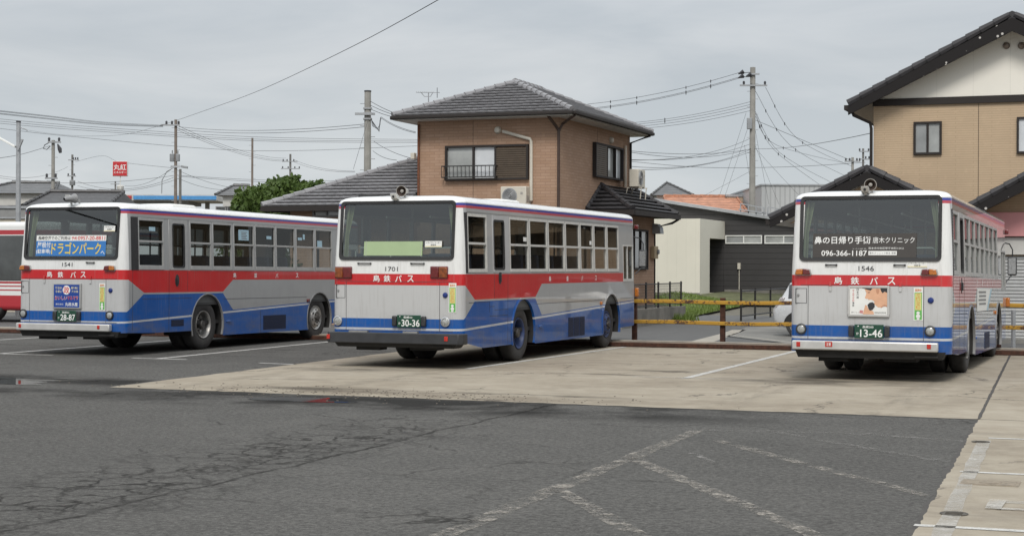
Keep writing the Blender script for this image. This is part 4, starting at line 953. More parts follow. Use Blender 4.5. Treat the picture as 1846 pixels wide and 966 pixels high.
# bays painted on the strip
stripe('strip_line', (-1.12, 9.5), (-1.42, 17.2), 0.13, M['paint_wash'], 0.008, 0.01)
for y0 in (11.36, 14.5, 17.47): stripe('strip_line', (-1.40, y0), (6.0, y0 + 0.12), 0.09, M['paint_fresh'], 0.008, 0.008)
stripe('strip_line', (-0.95, 12.75), (0.6, 12.8), 0.14, M['paint_wash'], 0.008, 0.01); stripe('strip_line', (-0.93, 12.35), (0.6, 12.4), 0.10, M['paint_wash'], 0.012, 0.01); stripe('strip_line', (-0.95, 12.3), (-0.95, 12.8), 0.12, M['paint_wash'], 0.016, 0.01)
# inspection covers let into the strip
def cover(px, py, r, label):
    c = at(px, py, EYE * FOC / (py - HORZ)); mb = MB()
    mb.lathe([(r, 0.004), (r, 0.012), (r * 0.9, 0.012), (r * 0.88, 0.009), (0, 0.010)], (c.x, c.y, 0), (0, 0, 1), 22)
    for k in range(3): mb.box(c.x - r * 0.6, c.x + r * 0.6, c.y - r * 0.5 + k * r * 0.4, c.y - r * 0.42 + k * r * 0.4, 0.009, 0.014)
    return tag(mb.build('drain_cover', simple('cast_iron', (0.10, 0.09, 0.075), 0.7, 0.3, 0.3, 30)), label, 'cover', 'small covers in the concrete strip')
cover(1768, 794, 0.09, 'small round cover in the concrete strip, farthest along it'); cover(1720, 924, 0.10, 'small round cover in the concrete strip, nearest the front')
c = at(1747, 866, EYE * FOC / (866 - HORZ)); mb = MB(); mb.box(c.x - 0.06, c.x + 0.40, c.y - 0.17, c.y + 0.17, 0.004, 0.0085); mb.box(c.x - 0.03, c.x + 0.37, c.y - 0.14, c.y + 0.14, 0.006, 0.011)
mb.lathe([(0.09, 0.010), (0.09, 0.014), (0, 0.014)], (c.x + 0.17, c.y, 0), (0, 0, 1), 18)
tag(mb.build('drain_cover', simple('stained_cover', (0.24, 0.20, 0.15), 0.8, 0.1, 0.3, 20)), 'square cover with a round lid set in the concrete strip', 'cover', 'small covers in the concrete strip')
# standing water
t = NT('standing_water'); t.P(Base_Color=(0.02, 0.02, 0.02), Roughness=0.02, Specular_IOR_Level=0.6, Alpha=0.75); M['water'] = t.mat
def puddle(px, py, rx, ry, seed):
    c = at(px, py, EYE * FOC / (py - HORZ)); rnd = random.Random(seed); ph = [rnd.uniform(0, 6.3) for _ in range(4)]; pts = []
    for k in range(40):
        a = 2 * math.pi * k / 40; r = 1 + 0.18 * math.sin(2 * a + ph[0]) + 0.14 * math.sin(3 * a + ph[1]) + 0.09 * math.sin(5 * a + ph[2]) + 0.05 * math.sin(9 * a + ph[3])
        pts.append((c.x + rx * r * math.cos(a), c.y + ry * r * math.sin(a)))
    sheet('puddle', pts, M['water'], 0.006)
puddle(552, 722, 0.62, 0.40, 3); puddle(10, 692, 0.8, 0.33, 5); puddle(60, 687, 0.9, 0.25, 8)
# stones scattered over the slab edge: too many to count
rnd = random.Random(4); mb = MB()
for _ in range(420):
    x = rnd.gauss(-9.8, 2.0); y = 19.9 + abs(rnd.gauss(0, 0.5)) * (1 if rnd.random() < 0.75 else -1); s = rnd.uniform(0.004, 0.013)
    mb.hexa([(x + (i in (1, 2, 5, 6)) * s * 1.6 + rnd.uniform(-.3, .3) * s, y + (i in (2, 3, 6, 7)) * s * 1.5 + rnd.uniform(-.3, .3) * s, 0.003 + (i > 3) * s * 0.9) for i in range(8)])
o = mb.build('grit', simple('grit_stone', (0.16, 0.14, 0.115), 0.9, 0, 0.4, 60)); o['kind'] = 'stuff'

# lane, apron, bank beyond the fence
sheet('lane', [(-70, 34.9), (30, 34.9), (30, 58), (-70, 58)], M['road'], 0.0)
M['pale_conc'] = simple('pale_concrete', (0.34, 0.315, 0.27), 0.85, 0, 0.15, 1.5, bump=0.15)
M['grey_conc'] = simple('grey_concrete', (0.20, 0.195, 0.18), 0.85, 0, 0.25, 1.2, bump=0.2)
def G2(px, py): c = at(px, py, EYE * FOC / (py - HORZ)); return (c.x, c.y)
sheet('gutter', [G2(1230, 618), G2(1272, 620), G2(1330, 599), G2(1345, 593), G2(1320, 593), G2(1300, 600)], M['pale_conc'], 0.004)
sheet('car_apron', [G2(1310, 604), G2(1332, 597.5), G2(1345, 588), G2(1500, 583), G2(1600, 612), G2(1450, 621)], M['grey_conc'], 0.004)
stripe('apron_edge', G2(1308, 604.5), G2(1450, 621), 0.10, M['pale_conc'], 0.05, 0.01)
# kerb with rusty rail and yellow barrier
M['rust'] = simple('rusty_steel', (0.075, 0.032, 0.02), 0.85, 0.2, 0.5, 14, bump=0.3)
t = NT('chipped_yellow'); n = t.noise(5, 8, 0.75) * 0.6 + t.noise(28, 5, 0.7) * 0.4
tp = t.noise(1.4, 3, 0.5, stretch=(1, 0.3, 0.3)).lin(0.45, 0.6, 0, 0.07)
t.P(Base_Color=t.mix((n + tp).lin(0.545, 0.60), t.ramp(n, [(0.3, (0.43, 0.225, 0.022)), (0.6, (0.49, 0.275, 0.03))]), (0.075, 0.033, 0.02)), Roughness=0.65); M['yellow'] = t.mat
def kerb_run(x0, x1, label):
    mb = MB(); mb.box(x0, x1, 34.22, 34.55, 0.0, 0.105)
    k = mb.build('kerb', simple('stained_kerb', (0.16, 0.12, 0.09), 0.9, 0.0, 0.45, 3, bump=0.3), bevel=0.012); k['kind'] = 'structure'
    mb = MB(); mb.box(x0, x1, 34.56, 34.9, -0.02, 0.125); k = mb.build('kerb', simple('kerb_cap', (0.27, 0.24, 0.2), 0.9, 0, 0.3, 2), bevel=0.01); k['kind'] = 'structure'
    return k
kerb_run(-60, 20, '')
mb = MB(); mb.box(-40, 9, 34.19, 34.218, 0.01, 0.10)
tag(mb.build('edge_rail', M['rust']), 'low rusty steel edging along the foot of the kerb behind the buses', 'edging')
fence = thing('barrier_fence', 'chipped yellow two-rail barrier on rusty posts behind the parked buses', 'barrier', (0, 36.35, 0))
for k in range(-2, 9):
    x = -8.78 + 2.02 * k + (-0.08 if k == -1 else 0)
    if x < -34 or x > 6: continue
    mb = MB(); mb.box(x - 0.055, x + 0.055, -0.05, 0.05, -0.05, 1.06); mb.build('post', M['rust'], fence, bevel=0.006, seg=1)
for z0 in (0.44, 0.915):
    mb = MB(); xs = [-12.9 + 0.7 * i for i in range(28)]
    for a in xs:
        pass
    mb.add([p for a in xs for p in ((a, -0.06, z0 + 0.012 * math.sin(a * 1.7)), (a, -0.12, z0 + 0.012 * math.sin(a * 1.7)), (a, -0.12, z0 + 0.088 + 0.012 * math.sin(a * 1.7)), (a, -0.06, z0 + 0.088 + 0.012 * math.sin(a * 1.7)))],
           [(4 * i + j, 4 * i + (j + 1) % 4, 4 * i + 4 + (j + 1) % 4, 4 * i + 4 + j) for i in range(len(xs) - 1) for j in range(4)])
    mb.build('rail', M['yellow'], fence, bevel=0.012)
# ------------------------------------------------------------------ building helpers
def hit(px, py, t=None, s=None):
    """point of the sight line through (px, py) on the wall plane y = t or x = s"""
    a = at(px, py, 1.0); o = Vector((0, 0, EYE)); d = a - o
    k = t / d.y if t is not None else s / d.x
    return o + d * k
def clip(poly, a, b, c):
    """keep the part of a 2D polygon where a*x + b*y <= c"""
    out = []
    for i, p in enumerate(poly):
        q = poly[(i + 1) % len(poly)]; dp = a * p[0] + b * p[1] - c; dq = a * q[0] + b * q[1] - c
        if dp <= 0: out.append(p)
        if dp * dq < 0: k = dp / (dp - dq); out.append((p[0] + (q[0] - p[0]) * k, p[1] + (q[1] - p[1]) * k))
    return out
def tiles(mb, org, ax, up, poly, tw=0.29, ch=0.27, lift=0.07, wave=0.006, thick=0.0):
    """clay tile courses over a planar outline given in (along eave, up slope)"""
    org, ax, up = Vector(org), Vector(ax).normalized(), Vector(up).normalized(); nr = ax.cross(up)
    if nr.z < 0: nr = -nr
    b0 = min(p[1] for p in poly); b1 = max(p[1] for p in poly); a0 = min(p[0] for p in poly); a1 = max(p[0] for p in poly)
    prof = [0.2, 1.0, 0.55, 0.1, 0.2]
    k = 0
    while b0 + k * ch < b1:
        lo, hi = b0 + k * ch, min(b0 + (k + 1) * ch, b1)
        strip = clip(clip(poly, 0, -1, -lo), 0, 1, hi)
        if len(strip) >= 3:
            sa = min(p[0] for p in strip); sb = max(p[0] for p in strip); j = math.floor((sa - a0) / (tw / 4))
            while a0 + j * tw / 4 < sb:
                u0, u1 = a0 + j * tw / 4, a0 + (j + 1) * tw / 4
                cell = clip(clip(strip, -1, 0, -u0), 1, 0, u1)
                if len(cell) >= 3:
                    w0, w1 = prof[j % 4], prof[j % 4 + 1]
                    def pt(a, b):
                        f = min(max((a - u0) / (u1 - u0), 0), 1); g = (b - lo) / ch
                        return org + ax * a + up * b + nr * (lift * (1 - g) + wave * (w0 + (w1 - w0) * f) + 0.01)
                    mb.add([pt(a, b) for a, b in cell], [list(range(len(cell)))])
                    low = sorted([p for p in cell if abs(p[1] - lo) < 1e-6])
                    if len(low) >= 2:
                        p, q = low[0], low[-1]; e = nr * 0.042; g_ = up * 0.035
                        mb.add([pt(*p), pt(*q), pt(*q) - e, pt(*p) - e], [(0, 1, 2, 3)]); mb.add([pt(*p) - e, pt(*q) - e, pt(*q) + g_ - e, pt(*p) + g_ - e, pt(*q) + g_ - nr * (lift + 0.02), pt(*p) + g_ - nr * (lift + 0.02)], [(0, 1, 2, 3), (3, 2, 4, 5)])
                j += 1
        k += 1
    return mb
def slab(mb, org, ax, up, poly, th):
    org, ax, up = Vector(org), Vector(ax).normalized(), Vector(up).normalized(); nr = ax.cross(up)
    if nr.z < 0: nr = -nr
    return mb.prism([org + ax * a + up * b - nr * 0.01 for a, b in poly], -nr * th)
def ridge(mb, p, q, r=0.11, seg=0.34):
    p, q = Vector(p), Vector(q); n = max(1, round((q - p).length / seg))
    for i in range(n):
        a = p + (q - p) * (i / n); b = p + (q - p) * ((i + 1.12) / n)
        mb.tube([a, b], [r * 1.22, r * 0.9], 8)
    return mb
def wall_win(parent, org, ax, nr, w, h, fmat, panes, depth=0.07, fr=0.055, name='window'):
    """window on a wall: org = lower corner, ax along the wall, nr outwards; panes = [(from, to, material)] in fractions"""
    org, ax, nr = Vector(org), Vector(ax), Vector(nr); up = Vector((0, 0, 1))
    def bx(mb, a0, a1, b0, b1, d0, d1):
        c = [(a0, d0, b0), (a1, d0, b0), (a1, d1, b0), (a0, d1, b0), (a0, d0, b1), (a1, d0, b1), (a1, d1, b1), (a0, d1, b1)]
        mb.hexa([org + ax * a + nr * d + up * b for a, d, b in c])
    mb = MB(); bx(mb, 0, w, 0, fr, -0.02, depth); bx(mb, 0, w, h - fr, h, -0.02, depth); bx(mb, 0, fr, fr, h - fr, -0.02, depth); bx(mb, w - fr, w, fr, h - fr, -0.02, depth)
    for a, b, m in panes[1:]: bx(mb, w * a - fr * 0.5, w * a + fr * 0.5, fr, h - fr, -0.02, depth - 0.01)
    f = mb.build(name, fmat, parent)
    for a, b, m in panes:
        mb = MB(); a0, a1 = max(w * a, fr * 0.5), min(w * b, w - fr * 0.5); nm = 'pane'
        if m == 'shutter':
            z = fr; nm = 'shutter'
            while z < h - fr - 0.03: bx(mb, a0, a1, z, z + 0.05, 0.0, depth * 0.85); z += 0.062
            mb.build(nm, M['shutter_brown'], f); continue
        bx(mb, a0, a1, fr * 0.5, h - fr * 0.5, 0.0, 0.02); mb.build(nm, M[m], f)
    return f

def brickwall(name, c1, c2, mortar, bw, bh, var=0.5, rough=0.85, msize=0.10):
    t = NT(name); x, y, z = t.xyz(); cb = t.n('CombineXYZ'); t.set(cb.inputs[0], x + y); t.set(cb.inputs[1], z)
    br = t.n('TexBrick', Vector=cb.outputs[0], Color1=(*c1, 1), Color2=(*c2, 1), Mortar=(*mortar, 1), Scale=1.0)
    br.inputs['Brick Width'].default_value = bw; br.inputs['Row Height'].default_value = bh; br.inputs['Mortar Size'].default_value = bh * msize; br.inputs['Bias'].default_value = 0.0
    n = t.noise(0.9, 5, 0.65); n3 = t.noise(6, 4, 0.7)
    col = t.mix(n.lin(0.35, 0.7, 0, 0.35), br.outputs[0], tuple(v * 0.72 for v in c1))
    col = t.mix(n3.lin(0.55, 0.75, 0, 0.3), col, tuple(min(v * 1.25, 1) for v in c2))
    t.P(Base_Color=col, Roughness=rough); h = X(t, br.outputs['Fac']); t.bump(n3 * 0.4 - h, 0.3, 0.01)
    return t.mat
def lined(name, col, pitch, horizontal=True, gap=0.06, dark=0.45, rough=0.7, var=0.1):
    t = NT(name); x, y, z = t.xyz(); u = z if horizontal else x + y
    f = (u * (1 / pitch)).op('FRACT'); g = (f < gap)
    n = t.noise(0.8, 5, 0.6)
    base = t.ramp(n, [(0.3, tuple(c * (1 - var) for c in col)), (0.7, tuple(c * (1 + var) for c in col))])
    t.P(Base_Color=t.mix(g, base, tuple(c * dark for c in col)), Roughness=rough); t.bump(1.0 - g, 0.5, 0.012); return t.mat
def tile_mat(name, col, var=0.35, rough=0.38, coat=0.0):
    t = NT(name); n = t.noise(7, 4, 0.7); n2 = t.noise(0.8, 5, 0.6)
    f = n * 0.55 + n2 * 0.45
    t.P(Base_Color=t.ramp(f, [(0.32, tuple(c * (1 - var) for c in col)), (0.68, tuple(c * (1 + var) for c in col))]), Roughness=n2.lin(0.3, 0.7, rough - 0.08, rough + 0.12), Coat_Weight=coat); return t.mat
M['brown_brick'] = brickwall('brown_brick_siding', (0.38, 0.24, 0.158), (0.43, 0.285, 0.20), (0.31, 0.195, 0.13), 0.3, 0.085)
M['brown_brick_low'] = M['brown_brick']
M['beige_brick'] = brickwall('beige_siding', (0.52, 0.39, 0.26), (0.54, 0.405, 0.27), (0.45, 0.335, 0.22), 0.9, 0.06, msize=0.16)
M['grey_tile'] = tile_mat('silver_grey_tile', (0.235, 0.231, 0.238), 0.25, 0.36)
M['black_tile'] = tile_mat('black_tile', (0.036, 0.034, 0.037), 0.3, 0.62)
M['orange_tile'] = tile_mat('orange_tile', (0.48, 0.20, 0.11), 0.45, 0.7)
M['dark_trim'] = simple('dark_brown_trim', (0.022, 0.017, 0.015), 0.75, 0, 0.15, 5)
M['soffit'] = simple('soffit_board', (0.55, 0.53, 0.49), 0.8, 0, 0.08)
M['shutter_brown'] = simple('brown_shutter', (0.085, 0.062, 0.042), 0.55, 0, 0.15, 7)
M['pane_curtain'] = simple('pane_with_curtain', (0.36, 0.37, 0.36), 0.12, 0, 0.3, 1.2, coat=0.6)
M['pane_bright'] = simple('pane_with_white_blind', (0.60, 0.62, 0.64), 0.1, 0, 0.12, 1.5, coat=0.6)
M['pane_dark'] = simple('dark_pane', (0.06, 0.065, 0.065), 0.08, 0, 0.3, 2, coat=0.8)
M['pane_grey'] = simple('frosted_pane', (0.28, 0.29, 0.29), 0.2, 0, 0.2, 2, coat=0.5)
M['cream_plastic'] = simple('cream_plastic', (0.58, 0.54, 0.46), 0.5, 0, 0.06, 5)
M['pipe_brown'] = simple('brown_pipe', (0.065, 0.04, 0.03), 0.45, 0, 0.15, 7)
M['white_siding'] = lined('cream_panel_siding', (0.69, 0.66, 0.57), 0.455, False, 0.012, 0.82, 0.8, 0.03)
M['dark_siding'] = lined('charcoal_lap_siding', (0.040, 0.038, 0.038), 0.27, True, 0.09, 0.35, 0.65, 0.12)
M['gable_white'] = lined('pale_gable_panel', (0.82, 0.79, 0.71), 0.91, False, 0.012, 0.88, 0.8, 0.03)
M['conc_wall'] = simple('weathered_block', (0.20, 0.19, 0.17), 0.9, 0, 0.35, 1.6, bump=0.3)
M['corr_white'] = lined('corrugated_sheet', (0.46, 0.47, 0.47), 0.30, False, 0.3, 0.8, 0.6, 0.05)
M['galv'] = simple('galvanised_steel', (0.36, 0.37, 0.38), 0.5, 0.4, 0.12, 5)
M['fence_black'] = simple('black_fence_steel', (0.018, 0.017, 0.017), 0.5, 0, 0.2)
M['stucco_grey'] = simple('grey_render', (0.26, 0.26, 0.255), 0.85, 0, 0.12, 2)
M['stucco_white'] = simple('white_render', (0.55, 0.54, 0.51), 0.85, 0, 0.1, 2)
M['stucco_cream'] = simple('cream_render', (0.50, 0.455, 0.37), 0.85, 0, 0.1, 2)
M['stucco_tan'] = simple('tan_render', (0.44, 0.34, 0.25), 0.85, 0, 0.1, 2)
EX, EY, EZ = Vector((1, 0, 0)), Vector((0, 1, 0)), Vector((0, 0, 1))

# ------------------------------------------------------------------ brown brick house between the buses
h = thing('brick_house', 'two storey brown brick house with a grey tiled hip roof behind the middle bus', 'house', (-17.4, 46.8, 0))
def L_(o): o.location = -h.location; return o      # parts are drawn in yard coordinates
s0, s1, t0, t1 = -19.65, -15.24, 43.4, 50.3
mb = MB(); mb.box(s0, s1, t0, t1, 0, 6.02); L_(mb.build('wall', M['brown_brick'], h))
mb = MB(); mb.box(s1 - 0.5, -14.4, 46.4, 50.25, 0.55, 3.35); L_(mb.build('side_wing_wall', M['brown_brick'], h))
mb = MB(); mb.box(s1 - 0.5, -14.38, 46.38, 50.27, 0, 0.56); L_(mb.build('foundation', M['conc_wall'], h))
# main roof
es0, es1, et0, et1, ze, k = -20.20, -14.66, 42.84, 50.88, 6.10, 0.425
hw = (es1 - es0) / 2; za = ze + hw * k; A = Vector(((es0 + es1) / 2, et0 + hw, za)); B = Vector((A.x, et1 - hw, za)); sl = math.sqrt(1 + k * k)
mb = MB()
tiles(mb, (es0, et0, ze), EX, (0, 1, k), [(0, 0), (2 * hw, 0), (hw, hw * sl)])
tiles(mb, (es1, et0, ze), EY, (-1, 0, k), [(0, 0), (et1 - et0, 0), (et1 - et0 - hw, hw * sl), (hw, hw * sl)])
tiles(mb, (es0, et1, ze), -EY, (1, 0, k), [(0, 0), (et1 - et0, 0), (et1 - et0 - hw, hw * sl), (hw, hw * sl)])
tiles(mb, (es1, et1, ze), -EX, (0, -1, k), [(0, 0), (2 * hw, 0), (hw, hw * sl)])
rf = L_(mb.build('roof', M['grey_tile'], h, smooth=0))
mb = MB()
for c in ((es0, et0), (es1, et0)): ridge(mb, (*c, ze + 0.05), A + EZ * 0.03, 0.085)
for c in ((es0, et1), (es1, et1)): ridge(mb, (*c, ze + 0.05), B + EZ * 0.03, 0.085)
ridge(mb, A + EZ * 0.03, B + EZ * 0.03, 0.10); mb.build('ridge_tiles', M['grey_tile'], rf)
mb = MB(); mb.box(es0 + 0.03, es1 - 0.03, et0 + 0.03, et1 - 0.03, 5.99, 6.05); L_(mb.build('eaves', M['soffit'], h))
mb = MB()
for a, b, c, d in ((es0 - 0.03, es1 + 0.03, et0 - 0.10, et0 + 0.02), (es0 - 0.03, es1 + 0.03, et1 - 0.02, et1 + 0.10), (es0 - 0.10, es0 + 0.02, et0 + 0.025, et1 - 0.025), (es1 - 0.02, es1 + 0.10, et0 + 0.025, et1 - 0.025)): mb.box(a, b, c, d, 6.02, 6.115)
L_(mb.build('gutter', M['dark_trim'], h, bevel=0.02))
# left single storey wing
wz, wk = 3.50, 0.44
mb = MB(); mb.box(-23.75, s0 - 0.003, 43.2, 52, 0, 3.45); L_(mb.build('low_wing_wall', M['brown_brick'], h))
ws = math.sqrt(1 + wk * wk); a1 = s0 + 24.35
mb = MB(); tiles(mb, (-24.35, 42.55, wz), EX, (0, 1, wk), [(0, 0), (a1, 0), (a1, a1 * ws)])
tiles(mb, (-24.35, 53.0, wz), -EY, (1, 0, wk), [(0, 0), (10.45, 0), (10.45 - a1, a1 * ws), (1.5, a1 * ws)])
lr = L_(mb.build('low_wing_roof', M['grey_tile'], h, smooth=0))
mb = MB(); ridge(mb, (-24.35, 42.55, wz + 0.05), (s0 + 0.0, 42.55 + a1, wz + a1 * wk + 0.05), 0.09); mb.build('ridge_tiles', M['grey_tile'], lr)
mb = MB(); mb.box(-24.35, s0 - 0.004, 42.46, 42.6, wz - 0.13, wz + 0.02); mb.box(-24.44, -24.30, 42.605, 53, wz - 0.13, wz + 0.02); mb.box(-24.25, s0 - 0.004, 42.62, 43.6, wz - 0.1, wz - 0.06); L_(mb.build('low_wing_gutter', M['dark_trim'], h))
p = hit(565, 392, t=43.2); wall_win(h, p - h.location, EX, -EY, 0.95, 0.42, M['alu_dark'], [(0, .5, 'pane_curtain'), (.5, 1, 'pane_bright')])
# small roof over the side wing
qz, qk = 3.42, 0.55; qs = math.sqrt(1 + qk * qk); qw = 1.44
mb = MB(); tiles(mb, (s1, 45.8, qz), EX, (0, 1, qk), [(0, 0), (qw, 0), (0, qw * qs)])
tiles(mb, (s1 + qw, 45.8, qz), EY, (-1, 0, qk), [(0, 0), (5.1, 0), (5.1, qw * qs), (qw, qw * qs)])
qr = L_(mb.build('side_wing_roof', M['black_tile'], h, smooth=0))
mb = MB(); ridge(mb, (s1 + qw, 45.8, qz + 0.06), (s1 + 0.02, 45.8 + qw, qz + qw * qk + 0.05), 0.09); mb.build('ridge_tiles', M['black_tile'], qr)
for a_, b_ in (((s1 + 0.02, 45.8, qz + 0.05), (s1 + 0.02, 45.8 + qw, qz + qw * qk + 0.05)), ((s1 + qw, 50.9, qz + 0.05), (s1 + 0.02, 50.9, qz + qw * qk + 0.05))): mb = MB(); ridge(mb, a_, b_, 0.07); mb.build('ridge_tiles', M['black_tile'], qr)
mb = MB(); mb.box(s1 + 0.004, s1 + qw + 0.08, 45.7, 45.82, qz - 0.13, qz + 0.02); mb.box(s1 + qw - 0.02, s1 + qw + 0.1, 45.825, 50.95, qz - 0.13, qz + 0.02); mb.box(s1 + 0.004, s1 + qw - 0.025, 45.83, 50.9, qz - 0.1, qz - 0.06)
mb.tube([(s1 + qw + 0.05, 50.85, qz - 0.12), (s1 + qw - 0.1, 50.6, qz - 0.25), (-14.42, 50.35, qz - 0.4), (-14.42, 50.35, 0.4)], 0.04, 7); L_(mb.build('side_wing_gutter', M['dark_trim'], h))
# window with shutter, rail, cooler and pipes on the front
a, b = hit(804, 326.5, t=t0), hit(954, 260, t=t0)
w_ = wall_win(h, a - h.location, EX, -EY, b.x - a.x, b.z - a.z, M['dark_trim'], [(0, .345, 'pane_curtain'), (.345, .61, 'pane_bright'), (.61, 1, 'shutter')], 0.10, 0.06)
mb = MB(); c = hit(899, 298, t=t0); x0, x1 = a.x - 0.06, c.x; zt_, zb_ = c.z, a.z + 0.08
mb.box(x0, x1, t0 - 0.22, t0 - 0.19, zt_ - 0.03, zt_); mb.box(x0, x1, t0 - 0.22, t0 - 0.19, zb_, zb_ + 0.03)
x = x0
while x <= x1: mb.box(x - 0.006, x + 0.006, t0 - 0.215, t0 - 0.195, zb_ + 0.03, zt_ - 0.03); x += 0.125
for x in (x0, x1 - 0.03): mb.box(x, x + 0.03, t0 - 0.19, t0 - 0.0, zt_ - 0.03, zt_); mb.box(x, x + 0.03, t0 - 0.19, t0, zb_, zb_ + 0.03)
L_(mb.build('window_rail', M['fence_black'], h))
def cooler(label, c, rotz=0.0, stand=False):
    """outdoor unit of an air conditioner: casing, fan grille, side grip"""
    o = thing('air_conditioner', label, 'air conditioner', c, rotz, 'air conditioner units on the brown brick house')
    mb = MB(); mb.box(-0.39, 0.39, -0.15, 0.15, 0, 0.56); cs = mb.build('casing', M['cream_plastic'], o, bevel=0.02)
    mb = MB(); mb.lathe([(0.225, 0.0), (0.225, 0.016), (0.205, 0.018), (0.20, 0.006), (0.0, 0.005)], (-0.11, -0.15, 0.29), (0, -1, 0), 26); g = mb.build('fan_grille', M['galv'], o)
    mb = MB()
    for r in (0.05, 0.09, 0.13, 0.165): mb.lathe([(r, 0.014), (r + 0.012, 0.022), (r + 0.024, 0.014)], (-0.11, -0.15, 0.29), (0, -1, 0), 24)
    mb.lathe([(0.045, 0.01), (0.04, 0.03), (0, 0.032)], (-0.11, -0.15, 0.29), (0, -1, 0), 16); mb.build('grille_rings', M['alu_dark'], g)
    mb = MB(); mb.box(0.22, 0.29, -0.158, -0.149, 0.34, 0.40); mb.box(0.36, 0.395, -0.1, 0.1, 0.12, 0.3); mb.build('valve_cover', M['horn'], o)
    mb = MB()
    if stand:
        for x in (-0.28, 0.28): mb.bar((x, -0.25, -0.02), (x, 0.25, -0.02), 0.03, 0.03); mb.bar((x, -0.22, -0.02), (x, -0.18, -0.42), 0.025, 0.025); mb.bar((x, 0.22, -0.02), (x, 0.28, -0.2), 0.025, 0.025)
    else:
        for x in (-0.28, 0.28): mb.box(x - 0.02, x + 0.02, -0.16, 0.22, -0.04, -0.003); mb.bar((x, -0.12, -0.03), (x, 0.22, -0.3), 0.025, 0.025)
    mb.build('bracket', M['cream_plastic'], o); return o
c = hit(928.5, 372, t=t0 - 0.22); cooler('cream air conditioner unit on brackets on the front wall of the brick house', c)
mb = MB(); P_ = lambda px, py: hit(px, py, t=t0 - 0.045)
mb.tube([P_(906, 237), P_(956, 251), P_(957.5, 255), P_(957.5, 362), P_(954, 369), P_(947, 371)], 0.048, 8); L_(mb.build('pipe_cover', M['cream_plastic'], h))
c = hit(898, 235, t=t0); mb = MB(); mb.lathe([(0.105, 0.0), (0.105, 0.05), (0.07, 0.10), (0, 0.11)], c, (0, -1, 0), 16); L_(mb.build('vent_cap', M['cream_plastic'], h))
c = hit(1100, 253, s=s1); mb = MB(); mb.lathe([(0.105, 0.0), (0.105, 0.05), (0.07, 0.10), (0, 0.11)], c, (1, 0, 0), 16); L_(mb.build('vent_cap', M['cream_plastic'], h))
mb = MB(); mb.tube([(s1 - 0.15, t0 - 0.5, 5.98), (s1 - 0.05, t0 - 0.12, 5.72), (s1 - 0.0, t0 - 0.05, 5.6), (s1 - 0.0, t0 - 0.05, 0.3)], 0.045, 8); mb.tube([(es1, et0 + 0.2, 6.0), (s1 + 0.1, t0, 5.8), (s1 + 0.01, t0 - 0.05, 5.6)], 0.04, 8); L_(mb.build('downpipe', M['pipe_brown'], h))
mb = MB(); mb.tube([(es1 + 0.02, et1 - 0.3, 6.0), (s1 + 0.06, t1 - 0.1, 5.75), (s1 + 0.06, t1 - 0.1, 3.9)], 0.04, 8); L_(mb.build('downpipe', M['dark_trim'], h))
mb = MB(); mb.tube([(s0 + 0.06, t0 - 0.05, 5.9), (s0 + 0.06, t0 - 0.05, 3.0)], 0.035, 6); L_(mb.build('conduit', simple('rusty_conduit', (0.16, 0.06, 0.03), 0.8, 0, 0.4, 9), h))
mb = MB(); c = hit(748, 276, t=t0 - 0.1); mb.box(c.x - 0.10, c.x + 0.02, t0 - 0.2, t0 - 0.02, c.z - 0.18, c.z + 0.0); L_(mb.build('meter_box', M['cream_plastic'], h, bevel=0.01))
# side window, cooler on the small roof
a, b = hit(1068, 324, s=s1), hit(1118, 266, s=s1)
wall_win(h, Vector((s1, a.y, 4.47)) - h.location, EY, EX, b.y - a.y, 1.04, M['dark_trim'], [(0, .42, 'shutter'), (.42, .72, 'pane_curtain'), (.72, 1, 'pane_bright')], 0.12, 0.06)
cooler('cream air conditioner unit standing on the small black roof of the brick house', (s1 + 0.55, 49.3, 4.27), math.radians(90), True)
mb = MB(); mb.tube([(s1 + 0.05, 49.65, 5.62), (s1 + 0.05, 49.65, 4.3)], 0.045, 8); L_(mb.build('pipe_cover', M['cream_plastic'], h))
a, b = hit(1146, 489, s=-14.4), hit(1165.5, 419, s=-14.4)
wall_win(h, Vector((-14.4, a.y - 0.35, a.z + 0.05)) - h.location, EY, EX, b.y - a.y + 0.35, 1.25, M['dark_trim'], [(0, .5, 'pane_dark'), (.5, 1, 'pane_grey')], 0.07, 0.06)
c = hit(1176, 454, s=-14.4); mb = MB(); mb.box(-14.4, -14.26, c.y - 0.22, c.y + 0.22, c.z - 0.22, c.z + 0.18); L_(mb.build('meter_box', simple('tan_box', (0.42, 0.33, 0.20), 0.6), h, bevel=0.015))
mb = MB(); mb.lathe([(0.075, 0), (0.075, 0.06), (0, 0.065)], (-14.26, c.y + 0.1, c.z), (1, 0, 0), 14); L_(mb.build('meter_dial', M['galv'], h))
c = hit(1179, 412, s=-14.4); mb = MB(); mb.prism([(-14.4, c.y - 0.2, c.z - 0.17), (-14.4, c.y - 0.2, c.z + 0.16), (-14.25, c.y - 0.2, c.z + 0.14), (-14.15, c.y - 0.2, c.z + 0.02), (-14.13, c.y - 0.2, c.z - 0.17)], (0, 0.4, 0)); L_(mb.build('vent_hood', M['galv'], h))
mb = MB(); c = hit(853, 240, t=t0); mb.box(c.x - 0.006, c.x + 0.006, t0 - 0.004, t0 + 0.02, 5.1, 5.98)
c = hit(853, 350, t=t0); mb.box(c.x - 0.006, c.x + 0.006, t0 - 0.004, t0 + 0.02, 0.6, 4.2); L_(mb.build('siding_joint', M['shutter_brown'], h))
mb = MB(); mb.box(s1 - 0.02, s1 + 0.004, 46.9 - 0.006, 46.9 + 0.006, 4.4, 5.98); L_(mb.build('siding_joint', M['shutter_brown'], h))
